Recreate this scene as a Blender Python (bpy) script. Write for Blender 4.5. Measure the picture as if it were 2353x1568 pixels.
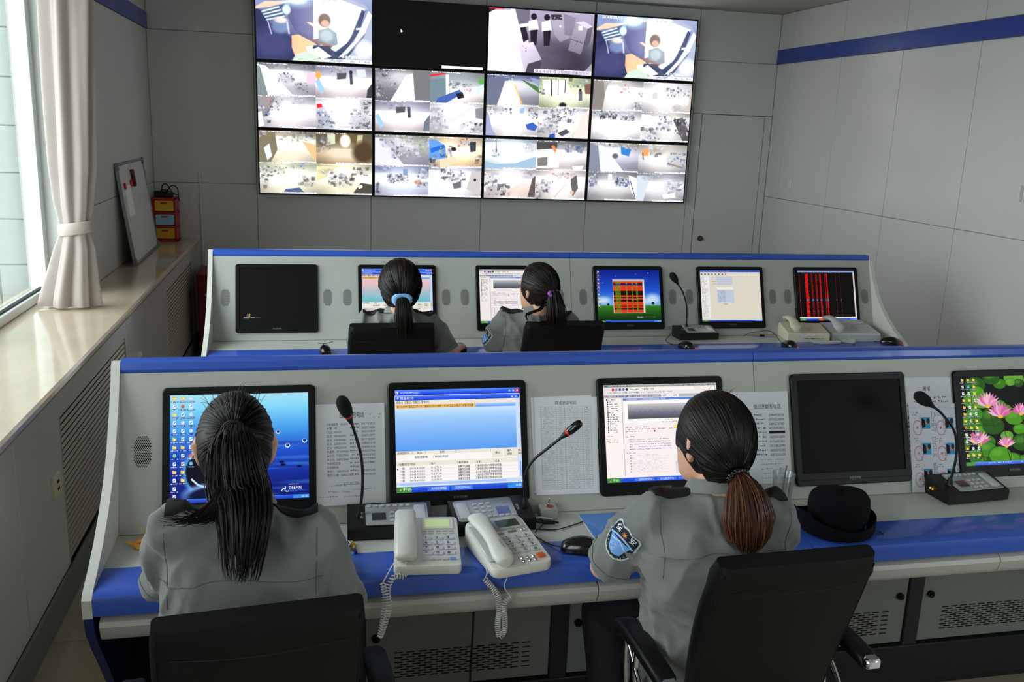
import bpy, bmesh, math, random
import numpy as np
from mathutils import Vector, Matrix, noise
from mathutils.bvhtree import BVHTree

for _o in list(bpy.data.objects): bpy.data.objects.remove(_o)
SC = bpy.context.scene
COL = SC.collection
PI = math.pi
V = Vector

# ------------------------------------------------------------------ camera
F_PX, YAW, PITCH, ROLL, CAM_H = 2080.77, .2195, .2324, .0389, 1.8767
_fw = V((math.sin(YAW)*math.cos(PITCH), math.cos(YAW)*math.cos(PITCH), -math.sin(PITCH)))
_r0 = V((math.cos(YAW), -math.sin(YAW), 0)); _u0 = _r0.cross(_fw)
_rt = _r0*math.cos(ROLL)+_u0*math.sin(ROLL); _up = _u0*math.cos(ROLL)-_r0*math.sin(ROLL)
cam = bpy.data.cameras.new('camera'); cam.sensor_width = 36; cam.lens = F_PX*36/2353
cam.clip_start = .05; cam.clip_end = 200
cam_o = bpy.data.objects.new('camera', cam); COL.objects.link(cam_o)
cam_o.matrix_world = Matrix(((_rt.x,_up.x,-_fw.x,0),(_rt.y,_up.y,-_fw.y,0),(_rt.z,_up.z,-_fw.z,CAM_H),(0,0,0,1)))
SC.camera = cam_o
def ray(u, v): return _rt*((u-1176.5)/F_PX)-_up*((v-784)/F_PX)+_fw
def on_z(u, v, z): d = ray(u,v); return V((0,0,CAM_H))+d*((z-CAM_H)/d.z)
def on_y(u, v, y): d = ray(u,v); return V((0,0,CAM_H))+d*(y/d.y)
def on_x(u, v, x): d = ray(u,v); return V((0,0,CAM_H))+d*(x/d.x)

# ------------------------------------------------------------------ world, exposure
w = bpy.data.worlds.new('sky'); SC.world = w; w.use_nodes = True
_bg = w.node_tree.nodes['Background']; _bg.inputs[0].default_value = (.89,.95,1,1); _bg.inputs[1].default_value = 9.5
SC.view_settings.view_transform = 'Standard'; SC.view_settings.look = 'None'
SC.view_settings.exposure = 0.0; SC.view_settings.gamma = 1; SC.view_settings.use_curve_mapping = False
try:
    SC.cycles.use_denoising = True; SC.cycles.max_bounces = 8; SC.cycles.diffuse_bounces = 5
    SC.cycles.caustics_reflective = False; SC.cycles.caustics_refractive = False
    SC.cycles.sample_clamp_indirect = 6
except Exception: pass
def portal(name, loc, rot, sx, sy):
    l = bpy.data.lights.new(name, 'AREA'); l.shape = 'RECTANGLE'; l.size = sx; l.size_y = sy
    l.cycles.is_portal = True
    o = bpy.data.objects.new(name, l); o.location = loc; o.rotation_euler = rot; COL.objects.link(o)
portal('window_portal', (-1.52,3.55,1.85), (0,-PI/2,0), 1.9, 3.1)
portal('window_portal', (-1.52,-.6,1.85), (0,-PI/2,0), 1.9, 2.4)
portal('window_portal', (4.22,-.74,1.92), (0,PI/2,0), 1.25, 2.45)
# sizes shared by the room and the two consoles
YF, YB, ZT, ZP, YW, XL, XR, ZC = 2.5703, 4.8223, 1.1787, .7597, 7.692, -1.235, 4.0256, 2.92
YREAR = -2.2
# ------------------------------------------------------------------ materials
def s2l(c): return tuple((x/12.92 if x <= .04045 else ((x+.055)/1.055)**2.4) for x in c[:3])
MATS = {}
def mat(name, col, rough=.5, metal=0, spec=.5, var=.0, vscale=40, bump=0, bscale=200, coat=0, emit=None, estr=0, trans=0, ior=1.45, alpha=1, sheen=0, lin=False, stretch=None):
    if name in MATS: return MATS[name]
    m = bpy.data.materials.new(name); m.use_nodes = True; nt = m.node_tree; b = nt.nodes['Principled BSDF']
    c = tuple(col[:3]) if lin else s2l(col)
    b.inputs['Roughness'].default_value = rough; b.inputs['Metallic'].default_value = metal
    b.inputs['Specular IOR Level'].default_value = spec; b.inputs['IOR'].default_value = ior
    b.inputs['Transmission Weight'].default_value = trans; b.inputs['Coat Weight'].default_value = coat
    b.inputs['Sheen Weight'].default_value = sheen; b.inputs['Alpha'].default_value = alpha
    b.inputs['Base Color'].default_value = (*c, 1)
    tc = nt.nodes.new('ShaderNodeTexCoord'); src = tc.outputs['Object']
    if stretch:
        mp = nt.nodes.new('ShaderNodeMapping'); mp.inputs['Scale'].default_value = stretch
        nt.links.new(src, mp.inputs[0]); src = mp.outputs[0]
    n = nt.nodes.new('ShaderNodeTexNoise'); n.inputs['Scale'].default_value = vscale; n.inputs['Detail'].default_value = 4
    nt.links.new(src, n.inputs['Vector'])
    mr = nt.nodes.new('ShaderNodeMapRange'); mr.inputs['To Min'].default_value = 1-max(var,.015); mr.inputs['To Max'].default_value = 1+max(var,.015)
    mr.inputs['From Min'].default_value = .25; mr.inputs['From Max'].default_value = .75
    nt.links.new(n.outputs['Fac'], mr.inputs['Value'])
    hs = nt.nodes.new('ShaderNodeHueSaturation'); hs.inputs['Color'].default_value = (*c,1)
    nt.links.new(mr.outputs[0], hs.inputs['Value']); nt.links.new(hs.outputs[0], b.inputs['Base Color'])
    if bump:
        n2 = nt.nodes.new('ShaderNodeTexNoise'); n2.inputs['Scale'].default_value = bscale; n2.inputs['Detail'].default_value = 3
        nt.links.new(src, n2.inputs['Vector'])
        bp = nt.nodes.new('ShaderNodeBump'); bp.inputs['Strength'].default_value = bump; bp.inputs['Distance'].default_value = .002
        nt.links.new(n2.outputs['Fac'], bp.inputs['Height']); nt.links.new(bp.outputs[0], b.inputs['Normal'])
    if emit:
        b.inputs['Emission Color'].default_value = (*s2l(emit),1); b.inputs['Emission Strength'].default_value = estr
    MATS[name] = m; return m
def glass_mat(name, tint=(1,1,1), rough=.0, refl=.06):
    # thin sheet glass: mostly straight transmission plus a Fresnel reflection
    if name in MATS: return MATS[name]
    m = bpy.data.materials.new(name); m.use_nodes = True; nt = m.node_tree; nt.nodes.clear()
    o = nt.nodes.new('ShaderNodeOutputMaterial'); mx = nt.nodes.new('ShaderNodeMixShader')
    t = nt.nodes.new('ShaderNodeBsdfTransparent'); t.inputs[0].default_value = (*tint,1)
    g = nt.nodes.new('ShaderNodeBsdfGlossy'); g.inputs['Roughness'].default_value = rough
    lw = nt.nodes.new('ShaderNodeLayerWeight'); lw.inputs[0].default_value = .25
    mr = nt.nodes.new('ShaderNodeMapRange'); mr.inputs['To Min'].default_value = refl; mr.inputs['To Max'].default_value = .7
    nt.links.new(lw.outputs['Facing'], mr.inputs['Value']); nt.links.new(mr.outputs[0], mx.inputs[0])
    nt.links.new(t.outputs[0], mx.inputs[1]); nt.links.new(g.outputs[0], mx.inputs[2]); nt.links.new(mx.outputs[0], o.inputs[0])
    MATS[name] = m; return m
def image_mat(name, img, rough=.35, estr=0, spec=.4):
    m = bpy.data.materials.new(name); m.use_nodes = True; nt = m.node_tree; b = nt.nodes['Principled BSDF']
    t = nt.nodes.new('ShaderNodeTexImage'); t.image = img; t.extension = 'EXTEND'
    b.inputs['Roughness'].default_value = rough; b.inputs['Specular IOR Level'].default_value = spec
    if estr:
        b.inputs['Base Color'].default_value = (.004,.004,.004,1); b.inputs['Specular IOR Level'].default_value=.12; b.inputs['Roughness'].default_value=.45
        nt.links.new(t.outputs[0], b.inputs['Emission Color']); b.inputs['Emission Strength'].default_value = estr
    else: nt.links.new(t.outputs[0], b.inputs['Base Color'])
    return m

# ------------------------------------------------------------------ geometry
def basis(o, ex, ey):
    ex = V(ex).normalized(); ey = V(ey); ey = (ey-ex*ey.dot(ex)).normalized(); ez = ex.cross(ey); o = V(o)
    return Matrix(((ex.x,ey.x,ez.x,o.x),(ex.y,ey.y,ez.y,o.y),(ex.z,ey.z,ez.z,o.z),(0,0,0,1)))
def rotz(a, o=(0,0,0)): return Matrix.Translation(V(o)) @ Matrix.Rotation(a,4,'Z')
class G:
    def __init__(s, M=None): s.v=[]; s.f=[]; s.M=M
    def add(s, vs, fs, M=None):
        k=len(s.v); M = M if M is not None else s.M
        s.v += [tuple(M@V(p)) for p in vs] if M is not None else [tuple(p) for p in vs]
        s.f += [tuple(i+k for i in f) for f in fs]; return s
    def box(s, c, d, b=0, M=None):
        x,y,z=[q/2 for q in d]; cx,cy,cz=c
        if b<=0:
            vs=[(cx+i*x,cy+j*y,cz+k*z) for i in(-1,1) for j in(-1,1) for k in(-1,1)]
            return s.add(vs,[(0,1,3,2),(4,6,7,5),(0,4,5,1),(2,3,7,6),(0,2,6,4),(1,5,7,3)],M)
        b=min(b,x*.95,y*.95,z*.95); vs=[]; ix={}
        for i in(-1,1):
            for j in(-1,1):
                for k in(-1,1):
                    for a in range(3):
                        ix[i,j,k,a]=len(vs)
                        vs.append((cx+i*(x-(b if a!=0 else 0)),cy+j*(y-(b if a!=1 else 0)),cz+k*(z-(b if a!=2 else 0))))
        fs=[]
        def q(l,flip): fs.append(tuple(reversed(l)) if flip else tuple(l))
        for t in(-1,1):
            q([ix[t,-1,-1,0],ix[t,1,-1,0],ix[t,1,1,0],ix[t,-1,1,0]],t<0)
            q([ix[-1,t,-1,1],ix[1,t,-1,1],ix[1,t,1,1],ix[-1,t,1,1]],t>0)
            q([ix[-1,-1,t,2],ix[1,-1,t,2],ix[1,1,t,2],ix[-1,1,t,2]],t<0)
            for u in(-1,1):
                q([ix[t,u,-1,0],ix[t,u,-1,1],ix[t,u,1,1],ix[t,u,1,0]],t*u<0)
                q([ix[t,-1,u,0],ix[t,-1,u,2],ix[t,1,u,2],ix[t,1,u,0]],t*u>0)
                q([ix[-1,t,u,1],ix[-1,t,u,2],ix[1,t,u,2],ix[1,t,u,1]],t*u<0)
                for ww in(-1,1): q([ix[t,u,ww,0],ix[t,u,ww,1],ix[t,u,ww,2]],t*u*ww<0)
        return s.add(vs,fs,M)
    def loft(s, rings, cap=True, close=True, M=None):
        n=len(rings[0]); vs=[p for r in rings for p in r]; fs=[]
        for i in range(len(rings)-1):
            for j in range(n if close else n-1):
                a=i*n+j; b=i*n+(j+1)%n; fs.append((a,b,b+n,a+n))
        if cap and close: fs.append(tuple(range(n-1,-1,-1))); fs.append(tuple(range((len(rings)-1)*n,len(rings)*n)))
        return s.add(vs,fs,M)
    def tube(s, pts, r, n=8, cap=True, flat=1, M=None):
        pts=[V(p) for p in pts]; R=r if isinstance(r,(list,tuple)) else [r]*len(pts); rings=[]
        t=(pts[1]-pts[0]).normalized(); nn=t.orthogonal().normalized()
        for i,p in enumerate(pts):
            t=(pts[min(i+1,len(pts)-1)]-pts[max(i-1,0)])
            t=t.normalized() if t.length>1e-9 else V((0,0,1))
            nn=(nn-t*nn.dot(t)); nn=nn.normalized() if nn.length>1e-6 else t.orthogonal().normalized()
            bb=t.cross(nn)
            rings.append([p+(nn*math.cos(2*PI*k/n)+bb*math.sin(2*PI*k/n)*flat)*R[i] for k in range(n)])
        return s.loft(rings,cap,True,M)
    def cyl(s, a, b, r0, r1=None, n=20, M=None): return s.tube([a,b],[r0,r0 if r1 is None else r1],n,True,1,M)
    def lathe(s, prof, n=24, c=(0,0,0), cap=True, M=None):
        return s.loft([[(c[0]+r*math.cos(2*PI*k/n),c[1]+r*math.sin(2*PI*k/n),c[2]+z) for k in range(n)] for r,z in prof],cap,True,M)
    def prism(s, out, h0, h1, M=None, ch=0):
        # outline in local xy, extruded in local z from h0 to h1, optional chamfer ch on the top rim
        rings=[[(x,y,h0) for x,y in out]]
        if ch:
            cx=sum(p[0] for p in out)/len(out); cy=sum(p[1] for p in out)/len(out)
            mx=max(abs(p[0]-cx) for p in out); my=max(abs(p[1]-cy) for p in out)
            rings.append([(x,y,h1-ch) for x,y in out])
            rings.append([(cx+(x-cx)*(1-ch/mx),cy+(y-cy)*(1-ch/my),h1) for x,y in out])
        else: rings.append([(x,y,h1) for x,y in out])
        return s.loft(rings,True,True,M)
    def sphere(s, c, r, n=14, m=9, M=None):
        r=r if isinstance(r,(tuple,list)) else (r,r,r)
        return s.loft([[(c[0]+r[0]*math.sin(a)*math.cos(2*PI*k/n),c[1]+r[1]*math.sin(a)*math.sin(2*PI*k/n),c[2]-r[2]*math.cos(a)) for k in range(n)] for a in [.02+(PI-.04)*i/m for i in range(m+1)]],True,True,M)
    def mesh(s, name):
        me=bpy.data.meshes.new(name); me.from_pydata(s.v,[],s.f); me.update(); return me
    def obj(s, name, m, parent=None, smooth=40, recalc=True):
        me=s.mesh(name)
        if recalc:
            bm=bmesh.new(); bm.from_mesh(me); bmesh.ops.recalc_face_normals(bm,faces=bm.faces); bm.to_mesh(me); bm.free()
        return link(name,me,m,parent,smooth)
def link(name, me, m, parent=None, smooth=40):
    if m is not None: me.materials.append(m)
    if smooth:
        me.shade_smooth()
        try: me.set_sharp_from_angle(angle=math.radians(smooth))
        except Exception: pass
    o=bpy.data.objects.new(name,me); COL.objects.link(o)
    if parent is not None: put(o,parent)
    return o
def put(o, parent):
    # geometry is written in world space; keep it there under a parent
    bpy.context.view_layer.update() if False else None
    o.parent=parent; o.matrix_parent_inverse=world(parent).inverted()
def world(o):
    M=o.matrix_basis.copy()
    return (world(o.parent)@o.matrix_parent_inverse@M) if o.parent else M
def empty(name, loc, label, cat, group=None, rz=0):
    o=bpy.data.objects.new(name,None); o.location=loc; o.rotation_euler=(0,0,rz); o.empty_display_size=.05; COL.objects.link(o)
    return tag(o,label,cat,group)
def tag(o, label, cat=None, group=None, kind=None):
    o['label']=label
    if cat: o['category']=cat
    if group: o['group']=group
    if kind: o['kind']=kind
    return o
def struct(o, label=None):
    o['kind']='structure'
    if label: o['label']=label
    return o
def copy_child(o, name, parent, M):
    c=o.copy(); c.name=name; COL.objects.link(c); c.parent=parent; c.matrix_parent_inverse=Matrix(); c.matrix_basis=M; return c
def rrect(x0,y0,x1,y1,r,n=4):
    out=[]
    for cx,cy,a in ((x1-r,y1-r,0),(x0+r,y1-r,PI/2),(x0+r,y0+r,PI),(x1-r,y0+r,3*PI/2)):
        out += [(cx+r*math.cos(a+PI/2*k/n),cy+r*math.sin(a+PI/2*k/n)) for k in range(n+1)]
    return out
def image_quad(name, cs, m, parent=None):
    # corners: bottom-left, bottom-right, top-right, top-left
    me=bpy.data.meshes.new(name); me.from_pydata([tuple(c) for c in cs],[],[(0,1,2,3)])
    uv=me.uv_layers.new(name='uv')
    for i,t in enumerate(((0,0),(1,0),(1,1),(0,1))): uv.data[i].uv=t
    me.update(); return link(name,me,m,parent,0)
def bez(pts, n=24):
    # Catmull-Rom through the points
    P=[V(p) for p in pts]; P=[P[0]*2-P[1]]+P+[P[-1]*2-P[-2]]; out=[]
    segs=len(P)-3; per=max(2,n//segs)
    for i in range(segs):
        a,b,c,d=P[i:i+4]
        for k in range(per):
            t=k/per; out.append(.5*((2*b)+(c-a)*t+(2*a-5*b+4*c-d)*t*t+(3*b-a-3*c+d)*t**3))
    out.append(P[-2]); return out
def coil(path, R, r, turns, n=5, per=9):
    # a helix around a path
    path=bez(path,60); L=[0]
    for a,b in zip(path,path[1:]): L.append(L[-1]+(b-a).length)
    pts=[]; N=int(turns*per)
    nn=None
    for i in range(N+1):
        s=L[-1]*i/N; j=max(k for k in range(len(L)) if L[k]<=s+1e-9); j=min(j,len(path)-2)
        f=(s-L[j])/max(1e-9,L[j+1]-L[j]); p=path[j].lerp(path[j+1],f); t=(path[j+1]-path[j]).normalized()
        if nn is None: nn=t.orthogonal().normalized()
        nn=(nn-t*nn.dot(t)).normalized(); bb=t.cross(nn); a=2*PI*i/per
        pts.append(p+(nn*math.cos(a)+bb*math.sin(a))*R)
    return pts
# ------------------------------------------------------------------ flat print drawn in code (screens, sheets of paper)
_gc=None; GLY={}
def glyph(ch, N=40):
    # coverage bitmap of one character, N px to the em, plus its advance
    global _gc
    if ch in GLY: return GLY[ch]
    if _gc is None:
        cu=bpy.data.curves.new('glyph','FONT'); cu.resolution_u=3; _gc=bpy.data.objects.new('glyph',cu); COL.objects.link(_gc)
    _gc.data.body=ch; dg=bpy.context.evaluated_depsgraph_get(); dg.update()
    ev=_gc.evaluated_get(dg); me=ev.to_mesh(); me.calc_loop_triangles()
    H=int(N*1.3); cov=np.zeros((H*2,H*2),bool); vs=np.array([v.co[:2] for v in me.vertices]) if len(me.vertices) else np.zeros((0,2))
    adv=.32
    if len(vs):
        adv=1.0 if ord(ch)>0x2000 else float(vs[:,0].max())+.07
        P=vs*N*2; P[:,1]=H*2-N*.6-P[:,1]
        for t in me.loop_triangles:
            a,b,c=P[list(t.vertices)]
            x0=max(int(min(a[0],b[0],c[0])),0); x1=min(int(max(a[0],b[0],c[0]))+2,H*2); y0=max(int(min(a[1],b[1],c[1])),0); y1=min(int(max(a[1],b[1],c[1]))+2,H*2)
            if x1<=x0 or y1<=y0: continue
            X,Y=np.meshgrid(np.arange(x0,x1)+.5,np.arange(y0,y1)+.5)
            e=lambda p,q:(q[0]-p[0])*(Y-p[1])-(q[1]-p[1])*(X-p[0])
            e1,e2,e3=e(a,b),e(b,c),e(c,a)
            cov[y0:y1,x0:x1]|=((e1>=0)&(e2>=0)&(e3>=0))|((e1<=0)&(e2<=0)&(e3<=0))
    ev.to_mesh_clear()
    g=cov.reshape(H,2,H,2).mean((1,3)).astype(np.float32); GLY[ch]=(g,adv); return GLY[ch]
class Art:
    def __init__(s, w, h, bg=(1,1,1)):
        s.w,s.h=w,h; s.a=np.zeros((h,w,3),np.float32); s.a[:]=bg; s.view()
    def view(s, x0=0, y0=0, x1=1, y1=1): s.vx,s.vy,s.vw,s.vh=x0*s.w,y0*s.h,(x1-x0)*s.w,(y1-y0)*s.h; return s
    def px(s, x, y): return s.vx+x*s.vw, s.vy+y*s.vh
    def clip(s): return int(round(s.vx)),int(round(s.vy)),int(round(s.vx+s.vw)),int(round(s.vy+s.vh))
    def _blend(s, x0,y0,x1,y1, cov, c, a):
        cx0,cy0,cx1,cy1=s.clip(); ax0,ay0=max(x0,cx0,0),max(y0,cy0,0); ax1,ay1=min(x1,cx1,s.w),min(y1,cy1,s.h)
        if ax1<=ax0 or ay1<=ay0: return s
        k=cov[ay0-y0:ay1-y0,ax0-x0:ax1-x0,None]*a; d=s.a[ay0:ay1,ax0:ax1]; d+= (np.asarray(c,np.float32)-d)*k; return s
    def rect(s, x0,y0,x1,y1, c, a=1):
        X0,Y0=s.px(x0,y0); X1,Y1=s.px(x1,y1); X0,Y0=int(round(X0)),int(round(Y0)); X1,Y1=max(int(round(X1)),X0+1),max(int(round(Y1)),Y0+1)
        return s._blend(X0,Y0,X1,Y1,np.ones((Y1-Y0,X1-X0),np.float32),c,a)
    def grad(s, x0,y0,x1,y1, stops, horiz=False, a=1):
        X0,Y0=s.px(x0,y0); X1,Y1=s.px(x1,y1); X0,Y0,X1,Y1=[int(round(q)) for q in (X0,Y0,X1,Y1)]
        n=X1-X0 if horiz else Y1-Y0; t=np.linspace(0,1,max(n,2)); ts=[q[0] for q in stops]
        col=np.stack([np.interp(t,ts,[q[1][k] for q in stops]) for k in range(3)],-1).astype(np.float32)
        for i in range(n):
            if horiz: s._blend(X0+i,Y0,X0+i+1,Y1,np.ones((Y1-Y0,1),np.float32),col[i],a)
            else: s._blend(X0,Y0+i,X1,Y0+i+1,np.ones((1,X1-X0),np.float32),col[i],a)
        return s
    def poly(s, pts, c, a=1):
        P=np.array([s.px(*p) for p in pts]); x0,y0=np.floor(P.min(0)).astype(int)-1; x1,y1=np.ceil(P.max(0)).astype(int)+1
        cx0,cy0,cx1,cy1=s.clip(); x0,y0,x1,y1=max(x0,cx0-1),max(y0,cy0-1),min(x1,cx1+1),min(y1,cy1+1)
        if x1<=x0 or y1<=y0: return s
        X,Y=np.meshgrid(np.arange(x0*2,x1*2)/2+.25,np.arange(y0*2,y1*2)/2+.25); ins=np.zeros(X.shape,bool)
        for (ax,ay),(bx,by) in zip(P,np.roll(P,-1,0)):
            if ay==by: continue
            ins^=((ay>Y)!=(by>Y))&(X<(bx-ax)*(Y-ay)/(by-ay)+ax)
        cov=ins.reshape(y1-y0,2,x1-x0,2).mean((1,3)).astype(np.float32); return s._blend(x0,y0,x1,y1,cov,c,a)
    def line(s, pts, wd, c, a=1):
        for p,q in zip(pts,pts[1:]):
            A=np.array(s.px(*p));B=np.array(s.px(*q)); d=B-A; L=np.hypot(*d)
            if L<1e-6: continue
            n=np.array((-d[1],d[0]))/L*wd*s.h/2; Q=[((z[0]-s.vx)/s.vw,(z[1]-s.vy)/s.vh) for z in (A+n,B+n,B-n,A-n)]; s.poly(Q,c,a)
        return s
    def ell(s, cx,cy,rx,ry, c, a=1, soft=0.):
        X0,Y0=s.px(cx,cy); RX,RY=max(rx*s.vw,.5),max(ry*s.vh,.5); k=1+soft
        x0,x1=int(X0-RX*k)-1,int(X0+RX*k)+2; y0,y1=int(Y0-RY*k)-1,int(Y0+RY*k)+2
        X,Y=np.meshgrid(np.arange(x0,x1)+.5,np.arange(y0,y1)+.5); d=np.hypot((X-X0)/RX,(Y-Y0)/RY)
        e=max(soft,1/min(RX,RY)); cov=np.clip((1+e/2-d)/e,0,1).astype(np.float32); return s._blend(x0,y0,x1,y1,cov,c,a)
    def text(s, t, x, y, h, c=(0,0,0), a=1, fit=None, center=False, bold=0, rot=0):
        # x, y: top-left of the line, h: em height, both as fractions of the view; fit: width to squeeze into; rot=1 runs downwards
        hp=h*s.vh; gl=[glyph(ch) for ch in t]; tot=sum(g[1] for g in gl)*hp
        k=1.0 if fit is None else fit*(s.vh if rot else s.vw)/max(tot,1e-6)
        X,Y=s.px(x,y)
        if center: X-=tot*k/2
        for (g,adv),ch in zip(gl,t):
            wpx=hp*1.3*k; Hpx=hp*1.3
            if ch!=' ':
                W,H=(Hpx,wpx) if rot else (wpx,Hpx)
                x0,y0=int(math.floor(X)),int(math.floor(Y)); x1,y1=int(math.ceil(X+W))+1,int(math.ceil(Y+H))+1
                ss=3 if hp<26 else 2
                xs=(np.arange((x1-x0)*ss)+.5)/ss+x0; ys=(np.arange((y1-y0)*ss)+.5)/ss+y0
                gx=(xs-X)/W*g.shape[1]; gy=(ys-Y)/H*g.shape[0]
                if rot: gg=g.T[:, ::-1]
                else: gg=g
                ix=np.clip(gx.astype(int),0,gg.shape[1]-1); iy=np.clip(gy.astype(int),0,gg.shape[0]-1)
                cv=gg[np.ix_(iy,ix)]*((gx>=0)&(gx<gg.shape[1]))[None,:]*((gy>=0)&(gy<gg.shape[0]))[:,None]
                cv=cv.reshape(y1-y0,ss,x1-x0,ss).mean((1,3)); cv=np.clip(cv*(1+bold),0,1).astype(np.float32)
                s._blend(x0,y0,x1,y1,cv,c,a)
            if rot: Y+=adv*hp*k
            else: X+=adv*hp*k
        return s
    def scribble(s, x0,y0,x1,y1, rows, c, a=.8, seed=0, dens=.7, asp=.6):
        # rows of tiny illegible print
        R=random.Random(seed); hr=(y1-y0)/rows
        for i in range(rows):
            x=x0; yy=y0+hr*i
            while x<x1:
                ww=hr*asp*R.uniform(.6,1.3)*s.vh/s.vw
                if R.random()<dens:
                    for _ in range(2): s.rect(x,yy+hr*R.uniform(.05,.45),min(x+ww*R.uniform(.5,1),x1),yy+hr*R.uniform(.45,.8),c,a*R.uniform(.4,1))
                x+=ww*1.15
        return s
    def blobs(s, x0,y0,x1,y1, n, size, cols, seed=0, a=.85):
        # a cluster of small dark furniture and people as a camera shows it
        R=random.Random(seed)
        for _ in range(n):
            x,y=R.uniform(x0,x1),R.uniform(y0,y1); z=size*R.uniform(.5,1.4); c=R.choice(cols); k=R.random()
            if k<.45:
                q_=s.vh/s.vw; dx=z*R.uniform(.5,1.3)*q_; dy=z*R.uniform(.3,.9); sk=z*R.uniform(-.7,.7)
                s.poly([(x-dx,y-dy),(x+dx,y-dy+sk*.4),(x+dx*.9+sk*.3,y+dy),(x-dx*.9+sk*.3,y+dy-sk*.3)],c,a)
            elif k<.75: s.ell(x,y,z*.5*s.vh/s.vw,z*.7,c,a,.5)
            else: s.line([(x,y),(x+z*R.uniform(-1.2,1.2)*s.vh/s.vw,y+z*R.uniform(.2,1.6))],.005,c,a)
        return s
    def noise(s, amp, seed=0, cell=1):
        R=np.random.RandomState(seed); x0,y0,x1,y1=s.clip(); n=R.randn((y1-y0)//cell+1,(x1-x0)//cell+1,1).astype(np.float32)
        n=np.repeat(np.repeat(n,cell,0),cell,1)[:y1-y0,:x1-x0]; s.a[y0:y1,x0:x1]+=n*amp; return s
    def blur(s, n=1):
        x0,y0,x1,y1=s.clip()
        for _ in range(n):
            b=np.pad(s.a[y0:y1,x0:x1],((1,1),(1,1),(0,0)),'edge')
            s.a[y0:y1,x0:x1]=(b[1:-1,1:-1]*2+b[:-2,1:-1]+b[2:,1:-1]+b[1:-1,:-2]+b[1:-1,2:])/6
        return s
    def image(s, name):
        im=bpy.data.images.new(name,s.w,s.h); p=np.ones((s.h,s.w,4),np.float32); p[:,:,:3]=np.clip(s.a[::-1],0,1)
        im.pixels.foreach_set(p.ravel()); im.update(); im.pack(); return im
def drop_glyph_object():
    global _gc
    if _gc is not None:
        cu=_gc.data; bpy.data.objects.remove(_gc); bpy.data.curves.remove(cu); _gc=None
# ------------------------------------------------------------------ the room
M_wall=mat('wall_panel_paint',(.83,.83,.82),.21,spec=.6,var=.012,vscale=3,bump=.04,bscale=350)
M_wallb=mat('wall_joint',(.60,.60,.58),.7)
M_ceil=mat('ceiling_paint',(.70,.70,.67),.85,var=.02,vscale=60)
M_band=mat('wall_band_blue',(.16,.26,.60),.28,var=.02)
M_base=mat('baseboard_grey',(.47,.47,.46),.45,var=.03)
M_tile=mat('floor_tile',(.66,.61,.53),.22,var=.06,vscale=5)
M_white=mat('white_plastic',(.86,.87,.86),.35)
M_pvc=mat('window_frame_white',(.88,.90,.89),.3)
M_marble=mat('sill_marble',(.76,.70,.61),.12,var=.07,vscale=4,stretch=(2.5,1,6),coat=.3)
M_slat=mat('grille_slat',(.70,.67,.61),.42)
M_dark=mat('dark_void',(.05,.05,.05),.8)
M_chrome=mat('chrome',(.86,.86,.88),.09,metal=1)
M_stone=mat('outside_stone',(.47,.50,.48),.7,var=.06,vscale=3,bump=.3,bscale=60)
M_mortar=mat('outside_mortar',(.36,.39,.37),.9)

def panelled(name, label, origin, ex, ey, rects, full, thick=.14, gap=.002, hole=None):
    # a backing slab with one separate panel for each rectangle; ex, ey span the wall, the panels stand proud towards the room
    M=basis(origin,ex,ey)
    g=G(M)
    for (x0,y0,x1,y1) in full: g.box(((x0+x1)/2,(y0+y1)/2,-thick/2-.008),(x1-x0,y1-y0,thick))
    o=struct(g.obj(name,M_wallb,smooth=0),label)
    for (x0,y0,x1,y1) in rects:
        G(M).box(((x0+x1)/2,(y0+y1)/2,-.004),(x1-x0-2*gap,y1-y0-2*gap,.008),.0015).obj('wall_panel',M_wall,o)
    return o
Z1,Z2,Z3=1.345,2.5,2.62
# back wall: x = world X, faces -Y
bx=[XL,-.45,.465,1.395,2.33,3.265,XR]; rects=[]
for a,b in zip(bx,bx[1:]):
    if b<XR-.01: rects+=[(a,.10,b,Z1),(a,Z1,b,Z2),(a,Z2,b,ZC)]
    else: rects+=[(a,Z2,b,ZC),(a,2.052,b,Z2),(a,.10,3.352,2.052),(3.956,.10,b,2.052)]
wall_back=panelled('wall_back','light grey panelled wall carrying the video screens',(0,YW,0),(1,0,0),(0,0,1),rects,[(XL-.3,0,3.352,ZC),(3.352,2.052,3.956,ZC),(3.956,0,XR+.2,ZC)])
struct(G().box((3.654,YW+.09,1.03),(.7,.05,2.2)).obj('door_light_block',M_dark,smooth=0),'added dark backing that blocks light leaking round the flush door')  # unseen slab added behind the door to keep sky light out of its gap
door=struct(G().box((3.654,YW+.02,1.026),(.596,.045,2.044),.002).obj('door_1',M_wall),'flush grey door in the panelled wall')
g=G().cyl((3.43,YW-.002,.952),(3.43,YW-.012,.952),.026); g.cyl((3.43,YW-.012,.952),(3.43,YW-.035,.952),.017); g.obj('door_lock',mat('lock_brass',(.45,.40,.34),.4,metal=.8),door)
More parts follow.
